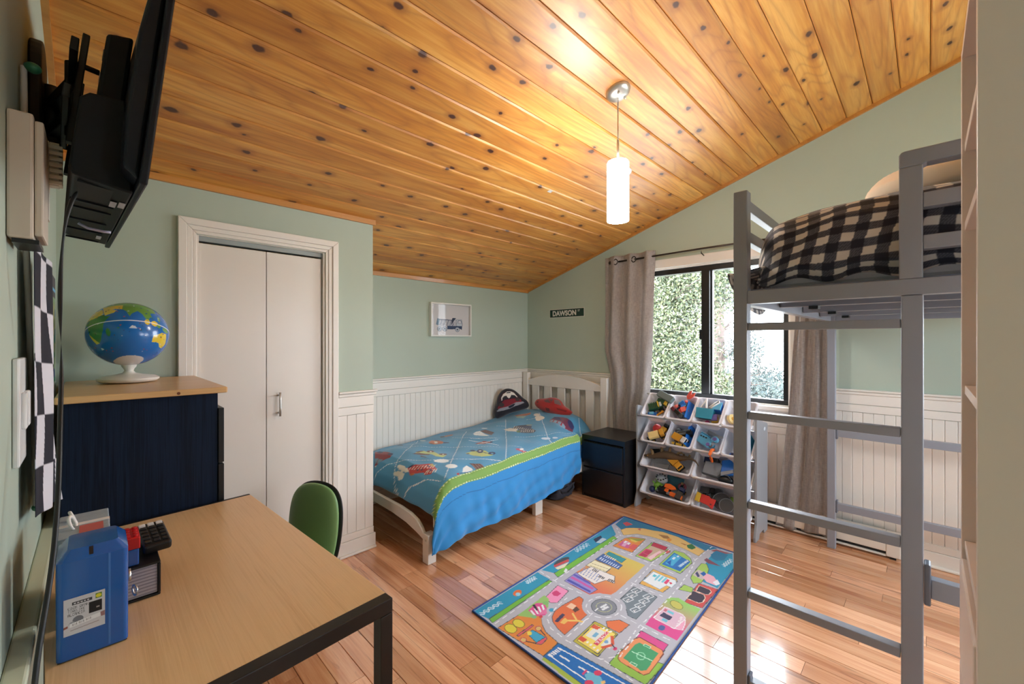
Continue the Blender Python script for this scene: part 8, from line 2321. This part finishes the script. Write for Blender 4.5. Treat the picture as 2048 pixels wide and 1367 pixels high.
# ------------------------------------------------------------------ outside: lawn and trees beyond the window
mat('pale_ground', (206, 204, 196), rough=0.95, vary=0.15, vscale=0.6)
gd = MB().box(-45, 45, -40, 40, -3.3, -3.2).build('ground_outside', 'pale_ground')
gd['kind'] = 'structure'
gd['label'] = 'pale sunlit ground outside far below the window'
def leaf_mat(name, stops):
    m, nt, b = node_mat(name)
    geo = N(nt, 'ShaderNodeNewGeometry')
    nt.links.new(ramp(nt, geo.outputs['Random Per Island'], stops), b.inputs['Base Color'])
    b.inputs['Roughness'].default_value = 0.6
    MATS[name] = m
leaf_mat('leaf_green', [(0.0, (40, 50, 38)), (0.35, (66, 78, 56)), (0.7, (92, 100, 70)), (1.0, (116, 118, 84))])
leaf_mat('leaf_blue', [(0.0, (30, 42, 44)), (0.5, (56, 70, 72)), (1.0, (88, 98, 92))])
mat('bark', (96, 84, 80), rough=0.9, vary=0.3, vscale=14, bump=0.6, bscale=30)
def tree(label, base, top, trunk_r, blobs, count, leaf, lm, seed):
    rng = np.random.default_rng(seed)
    root = thing('tree', label, 'tree', tuple(base), 'trees outside the window')
    b0, b1 = np.array(base), np.array(top)
    pts = [tuple(b0 + (b1 - b0) * t_ + np.array((0.10 * math.sin(4 * t_ + seed), 0.10 * math.sin(5 * t_), 0))) for t_ in np.linspace(0, 1, 14)]
    MB().tube(pts, [trunk_r * (1 - 0.75 * k / 13) for k in range(14)], 12).build('trunk', 'bark', root, smooth=True)
    mbb = MB()
    C, Nrm = [], []
    tot = sum(w for *_, w in blobs)
    for (cx_, cy_, cz_, rx_, ry_, rz_, w) in blobs:
        n = int(count * w / tot)
        u = rng.normal(size=(n, 3))
        u /= np.linalg.norm(u, axis=1)[:, None]
        rr = rng.random((n, 1)) ** 0.45
        p = np.array((cx_, cy_, cz_)) + u * rr * np.array((rx_, ry_, rz_))
        # clump the leaves on twigs
        nt_ = max(6, n // 45)
        tw = p[rng.integers(0, n, nt_)]
        idx = rng.integers(0, nt_, n)
        p = 0.30 * p + 0.70 * (tw[idx] + rng.normal(size=(n, 3)) * 0.11)
        C.append(p)
        for q in tw[::6]:
            k = int(np.clip((q[2] - b0[2]) / (b1[2] - b0[2]) * 13, 2, 12))
            a = Vector(pts[k])
            mbb.tube([a, a.lerp(Vector(q), 0.5) + Vector((0, 0, 0.08)), Vector(q)], [0.022, 0.012, 0.004], 5)
    mbb.build('branches', 'bark', root)['kind'] = 'stuff'
    p = np.vstack(C)
    n = len(p)
    a = rng.normal(size=(n, 3))
    a /= np.linalg.norm(a, axis=1)[:, None]
    b_ = np.cross(a, rng.normal(size=(n, 3)))
    b_ /= np.linalg.norm(b_, axis=1)[:, None]
    s_ = leaf * (0.6 + 0.8 * rng.random((n, 1)))
    v = np.stack([p - a * s_, p + b_ * s_ * 0.45, p + a * s_, p - b_ * s_ * 0.45], 1).reshape(-1, 3)
    me = bpy.data.meshes.new('foliage')
    me.vertices.add(4 * n)
    me.vertices.foreach_set('co', v.reshape(-1).astype(np.float32))
    me.loops.add(4 * n)
    me.loops.foreach_set('vertex_index', np.arange(4 * n, dtype=np.int32))
    me.polygons.add(n)
    me.polygons.foreach_set('loop_start', (np.arange(n) * 4).astype(np.int32))
    me.update(calc_edges=True)
    me.materials.append(MATS[lm])
    o = bpy.data.objects.new('foliage', me)
    COL.objects.link(o)
    o['kind'] = 'stuff'
    attach(o, root)
    return root
tree('dense sunlit green tree filling the left window pane', (8.4, 4.0, -3.2), (8.2, 3.6, 5.2), 0.16, [(7.9, 3.6, 1.2, 1.0, 1.15, 1.6, 3), (8.2, 3.2, 2.6, 1.1, 1.2, 1.3, 2.4), (8.0, 4.3, 0.4, 1.0, 1.2, 1.3, 2), (8.3, 3.0, 0.2, 0.9, 0.75, 0.9, 1.6), (8.4, 4.4, 2.6, 1.2, 1.2, 1.5, 1.5)], 62000, 0.032, 'leaf_green', 3)
tree('leaning grey trunked tree with thin foliage behind the right window pane', (10.6, 3.35, -3.2), (10.2, 3.45, 5.5), 0.21, [(10.4, 3.3, 2.7, 0.8, 1.0, 0.9, 2.4), (10.5, 2.9, 1.1, 0.7, 0.6, 0.9, 1.1), (10.6, 2.45, 0.45, 0.6, 0.5, 0.4, 0.4), (10.4, 3.8, 3.6, 1.0, 1.2, 0.8, 1.2)], 13000, 0.028, 'leaf_blue', 8)
tree('distant pale tree low beyond the others', (14.5, 3.9, -3.2), (14.4, 3.7, 1.2), 0.15, [(14.4, 3.8, -0.4, 1.6, 2.2, 1.1, 2), (14.6, 2.2, -1.2, 1.5, 2.2, 0.8, 2)], 9000, 0.07, 'leaf_blue', 15)
